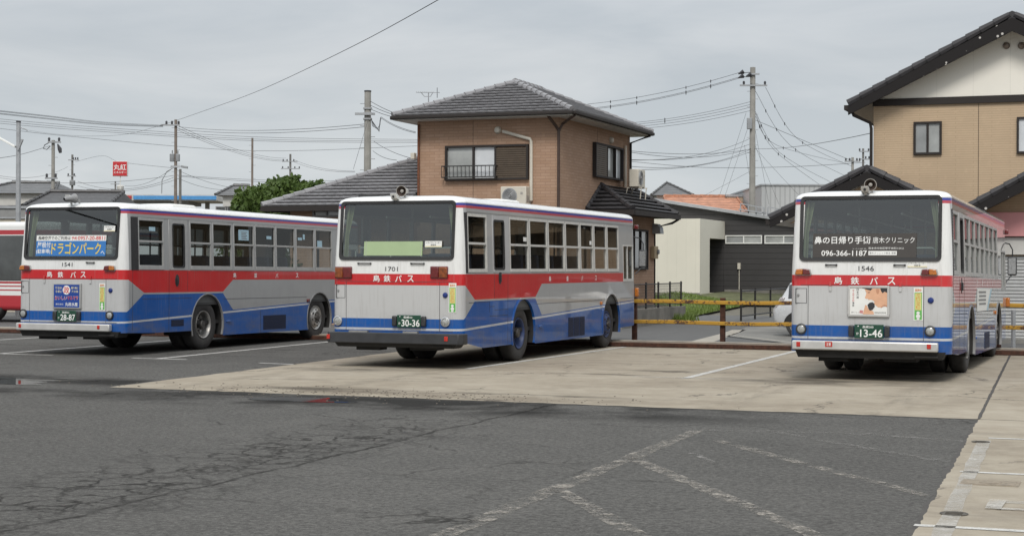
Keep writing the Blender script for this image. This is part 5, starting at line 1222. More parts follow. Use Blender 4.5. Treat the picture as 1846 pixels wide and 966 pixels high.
# aerials
def aerial(label, px, py, Y, hgt, sc_=1.0):
    c = at(px, py, Y); o = thing('tv_aerial', label, 'aerial', (c.x, c.y, c.z - hgt), 0.4, 'television aerials on the roofs')
    mb = MB(); mb.tube([(0, 0, -0.1), (0, 0, hgt)], 0.018, 6); mb.build('mast', M['galv'], o)
    mb = MB(); mb.tube([(-0.6 * sc_, 0, hgt), (0.55 * sc_, 0, hgt)], 0.012, 5)
    for k in range(9): x = -0.58 * sc_ + k * 0.1 * sc_; mb.tube([(x, -0.11 * sc_, hgt + 0.01), (x, 0.11 * sc_, hgt + 0.01)], 0.006, 4)
    for z in (-0.22, -0.1, 0.1, 0.2): mb.tube([(0.42 * sc_, -0.3 * sc_, hgt + z * sc_), (0.42 * sc_, 0.3 * sc_, hgt + z * sc_)], 0.008, 4)
    mb.tube([(0.42 * sc_, 0, hgt - 0.25 * sc_), (0.42 * sc_, 0, hgt + 0.22 * sc_)], 0.012, 4); mb.tube([(-0.35 * sc_, 0, hgt - 0.01), (-0.2 * sc_, 0, hgt - 0.12), (0.1 * sc_, 0, hgt - 0.12), (0.2 * sc_, 0, hgt - 0.01)], 0.012, 5)
    mb.build('antenna', M['galv'], o); return o
aerial('thin television aerial on the grey hip roof of the brick house', 772.5, 167, 48.6, 0.55, 0.62)
aerial('low television aerial beside the ridge of the single storey tiled wing', 698, 301, 53.0, 0.35, 0.45)
c = at(632, 310, 60); mb = MB(); mb.tube([(c.x, c.y, c.z), (c.x, c.y, c.z - 0.6)], 0.02, 5); mb.tube([(c.x, c.y, c.z), (c.x, c.y, c.z + 0.65)], 0.01, 5)
# ------------------------------------------------------------------ retaining wall and mesh fence by the house
mb = MB(); mb.box(-13.75, -13.55, 44.0, 51.0, 0, 0.5); mb.box(-15.2, -13.751, 50.85, 51.0, 0, 0.5); mb.poly([(-15.2, 44, 0.46), (-13.74, 44, 0.46), (-13.74, 50.9, 0.46), (-15.2, 50.9, 0.46)])
tag(mb.build('retaining_wall', M['conc_wall']), 'low stained concrete retaining wall beside the brick house', 'wall')
f = thing('mesh_fence', 'black mesh fence standing on the low concrete wall beside the brick house', 'fence', (-13.65, 47, 0.5), 0)
for k in range(6): mb = MB(); y = -2.9 + k * 1.34; mb.box(-0.025, 0.025, y - 0.025, y + 0.025, 0, 0.80); mb.build('post', M['fence_black'], f)
mb = MB(); mb.tube([(0, -3, 0.74), (0, 3.9, 0.74)], 0.018, 6); mb.tube([(0, -3, 0.08), (0, 3.9, 0.08)], 0.014, 6); mb.build('rail', M['fence_black'], f)
mb = MB(); y = -2.95
while y < 3.85: mb.box(-0.003, 0.003, y - 0.003, y + 0.003, 0.08, 0.74); y += 0.09
z = 0.12
while z < 0.72: mb.box(-0.003, 0.003, -2.95, 3.85, z - 0.003, z + 0.003); z += 0.09
mb.build('mesh', M['fence_black'], f)
f = thing('lane_fence', 'black steel fence with two rails beside the lane near the white car', 'fence', (-12.0, 52.2, 0.0), 0)
for y in (0, 2.1, 4.6, 7.4, 10.2): mb = MB(); mb.tube([(0, y, 0), (0, y, 1.06)], 0.035, 8); mb.build('post', M['fence_black'], f)
for z in (0.98, 0.16): mb = MB(); mb.tube([(0, -0.02, z), (0, 10.3, z)], 0.026, 6); mb.build('rail', M['fence_black'], f)
mb = MB(); y = 0.1
while y < 10.2: mb.box(-0.004, 0.004, y - 0.004, y + 0.004, 0.16, 0.98); y += 0.16
mb.build('mesh', M['fence_black'], f)

# ------------------------------------------------------------------ charcoal building with the cream porch
d = thing('dark_building', 'charcoal clad low building with a cream porch block and slit windows', 'building', (-16, 80, 0.5))
def D_(o): o.location = -d.location; return o
mb = MB(); mb.prism([(-23.5, 78.0, 0.5), (-9.5, 78.0, 0.5), (-9.5, 78.0, 2.98), (-23.5, 78.0, 5.22)], (0, 9, 0)); D_(mb.build('wall', M['dark_siding'], d))
mb = MB(); mb.prism([(-23.7, 77.7, 5.24), (-9.2, 77.7, 2.92), (-9.2, 77.7, 3.06), (-23.7, 77.7, 5.38)], (0, 9.6, 0)); r_ = D_(mb.build('roof', M['galv'], d))
mb = MB(); mb.box(-23.0, -18.75, 73.1, 74.95, 0.5, 4.0); mb.box(-23.0, -18.75, 74.951, 77.99, 3.12, 3.999); mb.box(-23.0, -20.3, 74.951, 77.99, 0.5, 3.12); D_(mb.build('porch', M['white_siding'], d))
mb = MB(); mb.box(-20.29, -20.25, 74.96, 77.98, 0.5, 3.11); mb.box(-20.24, -18.8, 77.93, 77.985, 0.5, 3.11); D_(mb.build('porch_shade_panel', M['dark_siding'], d))  # dark sheets in the porch recess, its shade put into their colour
mb = MB(); mb.box(-20.25, -20.22, 75.5, 76.4, 0.55, 2.6); D_(mb.build('door', simple('dark_door', (0.05, 0.045, 0.042), 0.4), d))
for a0, a1, pn in ((1308, 1374, [(0, .5, 'pane_grey'), (.5, 1, 'pane_curtain')]), (1378.5, 1448, [(0, .5, 'pane_curtain'), (.5, 1, 'pane_grey')])):
    a, b = hit(a0, 439.5, t=78.0), hit(a1, 424, t=78.0); wall_win(d, Vector((a.x, 78.0, a.z)) - d.location, EX, -EY, b.x - a.x, b.z - a.z, M['paper_white'], pn, 0.06, 0.05)
c = hit(1333, 480, t=78.0); mb = MB(); mb.box(c.x - 0.07, c.x + 0.07, 77.88, 77.995, c.z - 0.14, c.z + 0.16); mb.tube([(c.x, 77.95, c.z), (c.x, 77.95, 0.6)], 0.02, 6); D_(mb.build('wall_lamp', M['cream_plastic'], d))
mb = MB(); mb.box(-18.74, -9.5, 77.90, 77.985, 0.2, 0.66); mb.box(-23.0, -18.75, 73.02, 73.09, 0.2, 0.56); D_(mb.build('foundation', M['conc_wall'], d))
mb = MB()   # rack of panels on the roof
for a0, a1 in ((1335, 1377), (1384, 1432)):
    a, b = hit(a0, 378 + (a0 - 1335) * 0.13, t=79.0), hit(a1, 384 + (a1 - 1377) * 0.13, t=79.0)
    mb.bar(a, b, 0.9, 0.06); mb.bar(a + EZ * 0.3, b + EZ * 0.25, 0.05, 0.05)
    for k in range(4): q = a + (b - a) * (k / 3); mb.tube([q - EZ * 0.25, q + EZ * 0.28], 0.03, 5)
D_(mb.build('solar_rack', M['galv'], d))
# ------------------------------------------------------------------ beige house and shop front beyond the third bus
g = thing('beige_house', 'two storey beige house with black gable roofs and a shuttered shop front', 'house', (-2.9, 45, 0))
def B_(o): o.location = -g.location; return o
gx, gw = -2.88, 3.5
mb = MB(); mb.box(gx - gw, gx + gw, 43.0, 52.0, 0, 6.0); B_(mb.build('wall', M['beige_brick'], g))
k = 0.51; sl = math.sqrt(1 + k * k); ov = 0.62; zr = 6.02 + (gw + 0.0) * k + 0.0
mb = MB(); mb.prism([(gx - gw, 43.0, 6.16), (gx + gw, 43.0, 6.16), (gx + gw, 43.0, 6.2), (gx, 43.0, 6.2 + gw * k - 0.05), (gx - gw, 43.0, 6.2)], (0, 9.0, 0)); B_(mb.build('gable_wall', M['gable_white'], g))
mb = MB(); mb.box(gx - gw - 0.02, gx + gw + 0.02, 42.93, 43.1, 5.98, 6.159); B_(mb.build('belt_course', M['dark_trim'], g))
t = NT('flecked_barge'); vo = t.n('TexVoronoi', Vector=t.coord(), Scale=4.6); dd = X(t, vo.outputs['Distance']).lin(0.13, 0.155, 1, 0)
t.P(Base_Color=t.mix(dd, (0.020, 0.018, 0.018), (0.5, 0.48, 0.45)), Roughness=0.8, Specular_IOR_Level=0.2); M['barge'] = t.mat
def gable_roof(parent, place, cx, half, over, zeave, k, ya, yb, name, bh=0.30):
    """tiled gable: eaves both sides, barge boards on the front verge"""
    sl = math.sqrt(1 + k * k); W = half + over; zc = zeave + W * k; mb = MB()
    tiles(mb, (cx - W, yb, zeave), -EY, (1, 0, k), [(0, 0), (yb - ya, 0), (yb - ya, W * sl), (0, W * sl)], 0.3, 0.27)
    tiles(mb, (cx + W, ya, zeave), EY, (-1, 0, k), [(0, 0), (yb - ya, 0), (yb - ya, W * sl), (0, W * sl)], 0.3, 0.27)
    r = place(mb.build(name, M['black_tile'], parent, smooth=0))
    mb = MB(); ridge(mb, (cx, ya + 0.0, zc + 0.05), (cx, yb, zc + 0.05), 0.10)
    for sg in (-1, 1): ridge(mb, (cx + sg * (W + 0.03), ya + 0.03, zeave + 0.05), (cx + sg * 0.1, ya + 0.03, zc + 0.06), 0.085, 0.36)
    mb.build('ridge_tiles', M['black_tile'], r)
    for sg in (-1, 1):
        mb = MB(); x0, x1 = cx + sg * (W + 0.02), cx
        mb.prism([(x0, ya - 0.03, zeave - 0.0), (x1, ya - 0.03, zc - 0.0), (x1, ya - 0.03, zc - bh), (x0, ya - 0.03, zeave - bh * 0.75)], (0, 0.07, 0)); mb.build('barge_board', M['barge'], r)
        mb = MB(); mb.prism([(x0, ya + 0.045, zeave - 0.05), (x1, ya + 0.045, zc - 0.05), (x1, ya + 0.045, zc - 0.12), (x0, ya + 0.045, zeave - 0.12)], (0, yb - ya - 0.1, 0)); mb.build('soffit', M['soffit'], r)
        mb = MB(); a, b = sorted((x0, x0 + sg * 0.11)); mb.box(a, b, ya, yb, zeave - 0.12, zeave + 0.0); mb.build('gutter', M['dark_trim'], r)
    return r
gable_roof(g, B_, gx, gw, 0.55, 5.98, k, 42.45, 52.4, 'roof', 0.34)
c = hit(1814, 83, t=43.0); 
for px in (1814, 1841):
    c = hit(px, 83, t=43.0); mb = MB(); mb.lathe([(0.09, 0.0), (0.088, 0.05), (0.06, 0.10), (0, 0.12)], c, (0, -1, 0), 16); B_(mb.build('vent_cap', simple('bronze_vent', (0.20, 0.16, 0.13), 0.35, 0.5), g))
a, b = hit(1647, 279.5, t=43.0), hit(1698, 219, t=43.0); wall_win(g, a - g.location, EX, -EY, b.x - a.x, b.z - a.z, M['dark_trim'], [(0, .5, 'pane_grey'), (.5, 1, 'pane_curtain')], 0.07, 0.055)
a = hit(1833, 277, t=43.0); wall_win(g, a - g.location, EX, -EY, 1.6, 0.92, M['dark_trim'], [(0, .5, 'pane_bright'), (.5, 1, 'pane_bright')], 0.07, 0.05)
mb = MB(); x = gx - gw; mb.tube([(x - 0.5, 42.5, 5.9), (x - 0.45, 42.55, 5.72), (x - 0.08, 42.92, 5.55), (x - 0.05, 42.94, 5.4), (x - 0.05, 42.94, 2.0)], 0.04, 8); B_(mb.build('downpipe', M['dark_trim'], g))
mb = MB(); c = hit(1764, 200, t=42.995); mb.box(c.x - 0.006, c.x + 0.006, 42.99, 43.02, 3.6, 5.97); B_(mb.build('siding_joint', M['shutter_brown'], g))
# carport gable with its posts, shop gable
gable_roof(g, B_, -6.06, 2.0, 0.35, 2.94, 0.49, 39.8, 42.98, 'carport_roof', 0.26)
mb = MB(); mb.prism([(-8.0, 40.1, 2.86), (-4.1, 40.1, 2.86), (-6.06, 40.1, 3.84)], (0, 0.12, 0)); B_(mb.build('carport_gable', M['beige_brick'], g))
for x in (-5.6, -4.05): mb = MB(); mb.box(x - 0.06, x + 0.06, 40.1, 40.22, 0, 2.86); B_(mb.build('carport_post', M['dark_trim'], g))
gable_roof(g, B_, -1.2, 2.15, 0.35, 3.12, 0.54, 39.55, 42.98, 'shop_roof', 0.30)
mb = MB(); mb.prism([(-3.35, 40.6, 0), (3.4, 40.6, 0), (3.4, 40.6, 3.12), (0.95, 40.6, 3.15), (-1.2, 40.6, 4.25), (-3.35, 40.6, 3.15)], (0, 2.35, 0)); B_(mb.build('shop_wall', M['beige_brick'], g))
mb = MB(); z = 0.06
while z < 2.05: mb.prism([(-3.25, 40.58, z), (-3.25, 40.545, z + 0.02), (-3.25, 40.545, z + 0.06), (-3.25, 40.58, z + 0.082)], (6.4, 0, 0)); z += 0.083
sh = B_(mb.build('roller_shutter', simple('shutter_steel', (0.50, 0.505, 0.50), 0.45, 0.1, 0.08, 3), g, smooth=0))
mb = MB()
for x in (-3.3, -0.1, 3.15): mb.box(x - 0.06, x + 0.06, 40.5, 40.595, 0, 2.08)
B_(mb.build('shutter_rail', M['galv'], g))
mb = MB(); mb.box(-3.34, 3.38, 40.46, 40.597, 2.09, 2.50); B_(mb.build('fascia', M['stucco_white'], g))
mb = MB(); mb.box(-3.36, 3.39, 40.36, 40.59, 2.52, 3.10); B_(mb.build('shop_sign', simple('faded_pink_sign', (0.66, 0.30, 0.30), 0.5, 0, 0.06, 1.5), g, bevel=0.01)); sg = g.children[-1]
mb = MB(); F = lambda x, z: (x, 40.355, z)
def pbox(x0, y0, x1, y1): a, b = hit(x0, y1, t=40.355), hit(x1, y0, t=40.355); return a.x, b.x, a.z, b.z
a0, a1, b0, b1 = pbox(1795, 380, 1829, 397); letter(mb, '指定店', a0, a1, b0, b1, F)
a0, a1, b0, b1 = pbox(1837, 381, 1866, 404); letter(mb, 'モ', a0, a1, b0, b1, F)
mb.build('lettering', simple('faded_white_ink', (0.72, 0.52, 0.52), 0.6), sg, smooth=0)
mb = MB(); mb.box(-3.5, 6, 39.7, 40.54, 0, 0.1); o = mb.build('step', M['grey_conc']); o['kind'] = 'structure'
c = at(1829, 632, 36.2); mb = MB(); mb.tube([(c.x, 37.4, 0), (c.x, 37.4, 0.78)], 0.05, 10); mb.tube([(c.x, 37.4, 0.781), (c.x, 37.4, 0.84)], 0.053, 10)
tag(mb.build('bollard', M['galv']), 'grey steel bollard in front of the roller shutter', 'bollard')

# ------------------------------------------------------------------ far buildings
def house(name, label, cat, px0, px1, Y, ybase, yeave, yridge, wmat, rmat, depth=7, hip=0.25, group=None, over=0.4, wins=2, px_r=None):
    """house facing us between two picture columns: walls, hipped roof, windows"""
    a, b = at(px0, yeave, Y), at(px1, yeave, Y); c = (a + b) / 2; w = (b - a).length; ax = (b - a).normalized(); rot = math.atan2(ax.y, ax.x)
    ze = a.z; zr = at((px0 + px1) / 2, yridge, Y + depth / 2).z
    o = thing(name, label, cat, (c.x, c.y, 0), rot, group); W = w / 2
    mb = MB(); mb.box(-W + over, W - over, 0.3, depth - 0.3, -0.02, ze); mb.build('wall', wmat, o)
    hx = W * (1 - hip) if hip < 1 else 0.01; mb = MB()
    mb.add([(-W, 0, ze), (W, 0, ze), (W, depth, ze), (-W, depth, ze), (-hx, depth / 2, zr), (hx, depth / 2, zr)], [(0, 1, 5, 4), (2, 3, 4, 5), (1, 2, 5), (3, 0, 4), (0, 3, 2, 1)])
    r = mb.build('roof', rmat, o, smooth=0)
    mb = MB(); ridge(mb, (-hx, depth / 2, zr + 0.03), (hx, depth / 2, zr + 0.03), 0.10, 0.6)
    if hip > 0.02:
        for sx in (-1, 1): ridge(mb, (sx * W, 0, ze + 0.05), (sx * hx, depth / 2, zr + 0.03), 0.07, 0.6)
    mb.build('ridge_tiles', rmat, r)
    for k in range(wins):
        x = -W + over + (2 * W - 2 * over) * (k + 0.5) / wins - 0.7; wall_win(o, (x, 0.3, ze - 1.75), EX, -EY, 1.4, 1.1, M['alu_dark'], [(0, .5, 'pane_dark'), (.5, 1, 'pane_grey')], 0.06, 0.06)
    return o
def tiled(name, col, rough=0.5):
    t = NT(name); x, y, z = t.xyz(); f = (z * 5.2).op('FRACT') < 0.28; cx = ((x + y) * 3.4).op('FRACT') < 0.2; n = t.noise(2.5, 4, 0.7)
    base = t.ramp(n, [(0.3, tuple(c * 0.65 for c in col)), (0.7, tuple(c * 1.3 for c in col))]); t.P(Base_Color=t.mix(f.mx(cx * 0.5) * 0.6, base, tuple(c * 0.4 for c in col)), Roughness=rough); return t.mat
M['far_grey'] = tiled('far_grey_tiles', (0.11, 0.11, 0.11)); M['far_dark'] = tiled('far_dark_tiles', (0.055, 0.052, 0.052)); M['far_orange'] = tiled('far_orange_tiles', (0.46, 0.215, 0.13), 0.75)
house('tiled_house', 'pale house with a grey ribbed roof at the edge of the view', 'house', -60, 99, 88, 405, 348, 330, M['stucco_white'], M['far_grey'], 9, 0.45, wins=4)
house('tiled_house', 'brown walled house with a long dark roof behind the left bus', 'house', 40, 194, 78, 405, 372, 346.5, simple('brown_render', (0.17, 0.12, 0.10), 0.85), M['far_dark'], 8, 0.10, wins=3)
house('tiled_house', 'pale house with a grey ornamented roof beside the green tree', 'house', 388, 446, 96, 400, 352, 335, M['stucco_white'], M['far_grey'], 7, 0.5, wins=2)
house('tiled_house', 'low house with an orange tiled roof behind the charcoal building', 'house', 1206, 1347, 104, 420, 381, 354.5, M['stucco_cream'], M['far_orange'], 9, 0.04, wins=3)
house('tiled_house', 'house with a grey ornamental gable rising above the orange roof', 'house', 1174, 1250, 112, 420, 352, 330, M['stucco_white'], M['far_grey'], 8, 0.98, wins=2)
def block(name, label, cat, px0, px1, Y, ytop, wmat, depth=8, par=0.12, wins=0, extra=None):
    a, b = at(px0, ytop, Y), at(px1, ytop, Y); c = (a + b) / 2; w = (b - a).length; rot = math.atan2((b - a).y, (b - a).x); o = thing(name, label, cat, (c.x, c.y, 0), rot)
    mb = MB(); mb.box(-w / 2, w / 2, 0, depth, -0.02, a.z - par); mb.build('wall', wmat, o)
    mb = MB(); mb.box(-w / 2 - 0.06, w / 2 + 0.06, -0.06, depth + 0.06, a.z - par + 0.001, a.z); mb.build('roof', M['galv'], o)
    for k in range(wins):
        x = -w / 2 + w * (k + 0.5) / wins - 0.6; wall_win(o, (x, 0, a.z - 1.9), EX, -EY, 1.2, 1.1, M['alu_dark'], [(0, .5, 'pane_dark'), (.5, 1, 'pane_grey')], 0.06, 0.06)
    return o
o = block('warehouse', 'pale corrugated warehouse wall rising behind the charcoal building', 'warehouse', 1373, 1560, 100, 332, M['corr_white'], 14, 0.10)
block('tan_building', 'plain tan flat roofed building just behind the concrete pole', 'building', 1310, 1362, 108, 351, M['stucco_tan'], 8, 0.14, 1)
block('grey_building', 'low grey rendered building at the edge of the view behind the red and white bus', 'building', -70, 46, 66, 371, M['stucco_grey'], 8, 0.1, 4)
block('garden_wall', 'cream rendered garden wall behind the red and white bus', 'wall', -70, 60, 60, 391, M['stucco_cream'], 0.25, 0.06)
# filling station: canopy and its square red sign
a, b = at(195, 363, 120), at(391, 363, 120); c = (a + b) / 2; w = (b - a).length; rot = math.atan2((b - a).y, (b - a).x)
o = thing('station_canopy', 'flat filling station canopy with a red and blue fascia', 'canopy', (c.x, c.y, 0), rot)
zt = at(293, 350.5, 120).z; zb = at(293, 361.5, 120).z; q = w / 2; xr = -q + w * (238 - 195) / 196
mb = MB(); mb.box(-q, q, 0.05, 6, zb, zt); mb.build('roof', M['stucco_white'], o)
for nm, x0, x1, m in (('fascia', -q, xr, simple('fascia_red', (0.42, 0.035, 0.035), 0.5)), ('fascia', xr + 0.06, q, simple('fascia_blue', (0.075, 0.28, 0.58), 0.5))):
    mb = MB(); mb.box(x0 + 0.04, x1 - 0.04, -0.02, 0.045, zb + 0.07, zt - 0.10); mb.build(nm, m, o)
for x in (-q + 1.2, q - 1.2): mb = MB(); mb.box(x - 0.15, x + 0.15, 2.5, 2.8, 0, zb); mb.build('column', M['stucco_grey'], o)
mb = MB(); mb.box(-q + 1.7, q - 2.2, 0.5, 5.5, zb - 0.25, zb - 0.002); mb.build('lighting_tray', M['stucco_grey'], o)
a, b = at(203.5, 318, 115), at(230.5, 291, 115); c = (a + b) / 2; w = (at(230.5, 300, 115) - at(203.5, 300, 115)).length
o = thing('pole_sign', 'square red filling station sign with white lettering on a thin pole', 'sign', (c.x, c.y, 0), TH)
mb = MB(); mb.box(-w / 2, w / 2, -0.12, 0.12, a.z, b.z); mb.build('panel', M['paper_white'], o, bevel=0.02)
mb = MB(); mb.box(-w / 2 + 0.03, w / 2 - 0.03, -0.135, -0.12, a.z + 0.03, b.z - 0.03); fc = mb.build('sign_face', simple('sign_red', (0.50, 0.022, 0.03), 0.45, 0, 0.05), o)
mb = MB(); F = lambda x, z: (x, -0.14, z); hh = b.z - a.z; letter(mb, '丸紅', -w * 0.42, w * 0.42, a.z + hh * 0.40, a.z + hh * 0.80, F); letter(mb, 'エネルギー', -w * 0.42, w * 0.42, a.z + hh * 0.18, a.z + hh * 0.34, F); mb.build('lettering', M['ink_white'], fc, smooth=0)
mb = MB(); mb.tube([(0, 0, 0), (0, 0, a.z)], 0.035, 8); mb.build('pole', M['paper_white'], o)
c = at(217, 341, 118); o = thing('water_tank', 'small white tank standing above the canopy under the red sign', 'tank', (c.x, c.y, 0), TH)
mb = MB(); mb.lathe([(0.05, c.z + 0.30), (0.20, c.z + 0.27), (0.26, c.z + 0.2), (0.22, c.z - 0.1), (0.22, c.z - 0.42), (0, c.z - 0.42)], (0, 0, 0), (0, 0, 1), 14); mb.build('vessel', M['stucco_white'], o)
mb = MB(); mb.box(-0.24, 0.24, -0.24, 0.24, 0, c.z - 0.421); mb.build('base', M['stucco_white'], o)
# ------------------------------------------------------------------ trees, bushes, lawn
def leaf_mat(name, dark, light, scale=1.3):
    t = NT(name); n = t.noise(scale, 3, 0.6); n2 = t.noise(14, 3, 0.7)
    t.P(Base_Color=t.ramp(n * 0.65 + n2 * 0.35, [(0.32, dark), (0.68, light)]), Roughness=0.55, Specular_IOR_Level=0.3)
    tr = t.n('BsdfTranslucent', Color=(*light, 1)); m = t.n('MixShader'); m.inputs[0].default_value = 0.22
    t.t.links.new(t.b.outputs[0], m.inputs[1]); t.t.links.new(tr.outputs[0], m.inputs[2]); t.t.links.new(m.outputs[0], t.out.inputs['Surface']); return t.mat
M['leaf'] = leaf_mat('tree_leaves', (0.032, 0.062, 0.016), (0.125, 0.185, 0.045)); M['leaf_dark'] = leaf_mat('bush_leaves', (0.02, 0.045, 0.012), (0.055, 0.105, 0.026))
M['bark'] = simple('bark', (0.07, 0.055, 0.04), 0.9, 0, 0.3, 8, bump=0.4)
def foliage(mb, blobs, n, size, rnd):
    vol = [b[3] * b[4] * b[5] for b in blobs]; tot = sum(vol)
    for b, v in zip(blobs, vol):
        for _ in range(int(n * v / tot)):
            while True:
                p = Vector((rnd.uniform(-1, 1), rnd.uniform(-1, 1), rnd.uniform(-1, 1)))
                if 0.25 < p.length < 1: break
            r = p.length; p *= (0.55 + 0.45 * r ** 0.3) / max(r, .3) * r if r < .6 else 1
            c = Vector((b[0] + p.x * b[3], b[1] + p.y * b[4], b[2] + p.z * b[5])); s = size * rnd.uniform(0.45, 1.5)
            u = Vector((rnd.gauss(0, 1), rnd.gauss(0, 1), rnd.gauss(0, .6))).normalized(); w = u.orthogonal().normalized(); w = (w * math.cos(rnd.random() * 6.3) + u.cross(w) * math.sin(rnd.random() * 6.3)); q = u.cross(w)
            mb.add([c - w * s, c + q * s * 0.55, c + w * s, c - q * s * 0.55], [(0, 1, 2, 3)])
def tree(name, label, cat, base, blobs, n, size, seed, mat, trunk=0.16, group=None):
    rnd = random.Random(seed); o = thing(name, label, cat, base, 0, group)
    cz = max(b[2] for b in blobs); mb = MB()
    mb.tube([(0, 0, -0.1), (0.05, 0.02, cz * 0.35), (-0.03, 0.05, cz * 0.7)], [trunk, trunk * 0.75, trunk * 0.4], 8)
    for b in blobs: mb.tube([(0.02, 0.02, cz * 0.35), (b[0] * 0.5, b[1] * 0.5, (b[2] + cz * 0.4) / 2), (b[0], b[1], b[2])], [trunk * 0.5, trunk * 0.3, trunk * 0.08], 5)
    mb.build('trunk', M['bark'], o)
    mb = MB(); foliage(mb, blobs, n, size, rnd); mb.build('crown', mat, o, smooth=0); return o
rnd = random.Random(21)
c = at(500, 360, 62); a = at(430, 360, 62); ax = (at(570, 360, 62) - at(430, 360, 62)); axn = ax.normalized(); half = ax.length / 2
def tb(px, py, r, rz=None, dy=0.0): p = at(px, py, 62) - Vector((c.x, c.y, 0)); return (p.x, p.y + dy, p.z, r, r, rz or r)
blobs = [tb(515, 339, .55, .42), tb(545, 342, .52, .36), tb(492, 347, .55, .45), tb(465, 353, .5, .42), tb(447, 358, .5, .5), tb(520, 352, .9, .6), tb(480, 362, .9, .6), tb(560, 350, .6, .45), tb(440, 375, .55, .5), tb(500, 380, 1.2, .8), tb(545, 375, 1.0, .7), tb(455, 385, .8, .7), tb(428, 366, .28, .3), tb(527, 324, .32, .2), tb(507, 326, .3, .22), tb(571, 341, .34, .25), tb(576, 330, .2, .12), tb(536, 320, .16, .12), tb(490, 330, .26, .16), tb(472, 337, .24, .16), tb(455, 344, .26, .2), tb(432, 352, .25, .2), tb(559, 333, .22, .15)]
tree('broadleaf_tree', 'rounded bright green tree behind the roof of the single storey tiled wing', 'tree', (c.x, c.y, 0), blobs, 12000, 0.095, 5, M['leaf'], 0.16)
for k, (x, y, hh, lab) in enumerate(((-24.6, 43.5, 2.5, 'dark green bush glimpsed through the rearmost windows of bus 1541'), (-27.5, 47.5, 2.7, 'dark green bush standing behind the long side of bus 1541'))):
    bl = [(0, 0, hh * 0.65, 1.2, 1.0, hh * 0.35), (0.9, 0.2, hh * 0.5, 0.8, 0.8, hh * 0.4), (-0.9, -0.1, hh * 0.5, 0.9, 0.8, hh * 0.42)]
    tree('bush', lab, 'bush', (x, y, 0), bl, 3500, 0.07, 30 + k, M['leaf_dark'], 0.06)
# lawn bank between the lane and the charcoal building
A0, B0, A1, B1 = Vector((-13.9, 51.05, 0.05)), Vector((-16.3, 72.0, 0.06)), Vector((-19.0, 51.05, 0.45)), Vector((-19.4, 72.9, 0.56))
def bank(u, v): p = A0.lerp(B0, v); q = A1.lerp(B1, v); r = p.lerp(q, u); r.z += 0.05 * math.sin(v * 23) * u; return r
mb = MB(); n = 12; g_ = [bank(i / n, j / n) for j in range(n + 1) for i in range(n + 1)]
mb.add(g_, [(j * (n + 1) + i, j * (n + 1) + i + 1, (j + 1) * (n + 1) + i + 1, (j + 1) * (n + 1) + i) for j in range(n) for i in range(n)])
mb.poly([(-16.3, 72, 0.06), (-9.5, 72, 0.0), (-9.5, 77.9, 0.3), (-18.74, 77.9, 0.56), (-18.74, 73, 0.5)]); mb.poly([(-19.0, 51.05, .45), (-19.4, 72.9, .56), (-26, 72.9, .56), (-26, 51.05, .45)])
o = mb.build('lawn_bank', simple('bank_soil', (0.10, 0.105, 0.05), 0.95, 0, 0.35, 2.0), smooth=0); o['kind'] = 'structure'
rnd = random.Random(8); mb = MB()
for _ in range(9000):
    u = rnd.random() ** 1.3; v = rnd.random(); p = bank(u, v); s = rnd.uniform(0.04, 0.15) * (1.5 if u < 0.12 and rnd.random() < .3 else 1); a = rnd.random() * 6.28; w = 0.022; dx, dy = math.cos(a), math.sin(a)
    mb.add([p + Vector((-dy * w, dx * w, 0)), p + Vector((dy * w, -dx * w, 0)), p + Vector((dx * s * 0.45, dy * s * 0.45, s))], [(0, 1, 2)])
for _ in range(500):
    p = Vector((-13.5 + rnd.gauss(0, .12), rnd.uniform(49.3, 51.5), 0.0)); s = rnd.uniform(0.1, 0.35); a = rnd.random() * 6.28; dx, dy = math.cos(a), math.sin(a)
    mb.add([p + Vector((-dy * .02, dx * .02, 0)), p + Vector((dy * .02, -dx * .02, 0)), p + Vector((dx * s * 0.4, dy * s * 0.4, s))], [(0, 1, 2)])
o = mb.build('grass', leaf_mat('grass_blades', (0.075, 0.115, 0.02), (0.19, 0.26, 0.06), 0.8), smooth=0); tag(o, 'rough green grass growing on the bank before the charcoal building', 'grass', kind='stuff')
# ------------------------------------------------------------------ white hatchback behind the third bus
car = thing('parked_car', 'silver white hatchback parked beyond the barrier and half hidden by the third bus', 'car', (-8.66, 41.95, 0), 0)
M['car_paint'] = simple('car_white', (0.62, 0.63, 0.64), 0.25, 0.1, 0.03, 3, coat=1.0); M['car_glass'] = simple('car_glass', (0.02, 0.022, 0.024), 0.05, 0, 0.1, 3, coat=0.6)
ST_ = [(0.0, .66, .46, .66, .60, .68), (.05, .76, .34, .74, .70, .78), (.14, .82, .24, .84, .72, .90), (.24, .835, .22, .93, .71, 1.05), (.42, .84, .22, .96, .66, 1.36), (.7, .845, .2, .96, .62, 1.49), (1.9, .85, .2, .94, .62, 1.52), (2.5, .85, .2, .93, .61, 1.47), (3.05, .845, .22, .92, .68, 1.08), (3.35, .83, .22, .88, .70, .95), (3.7, .78, .26, .78, .62, .82), (3.85, .64, .36, .62, .5, .64)]
def carring(x, w, z0, zb, rw, zr): return [(x, -w * .9, z0), (x, -w, z0 + .16), (x, -w, zb - .1), (x, -w * .95, zb), (x, -rw, zr - .05), (x, -rw * .8, zr), (x, rw * .8, zr), (x, rw, zr - .05), (x, w * .95, zb), (x, w, zb - .1), (x, w, z0 + .16), (x, w * .9, z0)]
vs = [p for s_ in ST_ for p in carring(*s_)]; n = 12; mb = MB(); mb.v = list(vs)
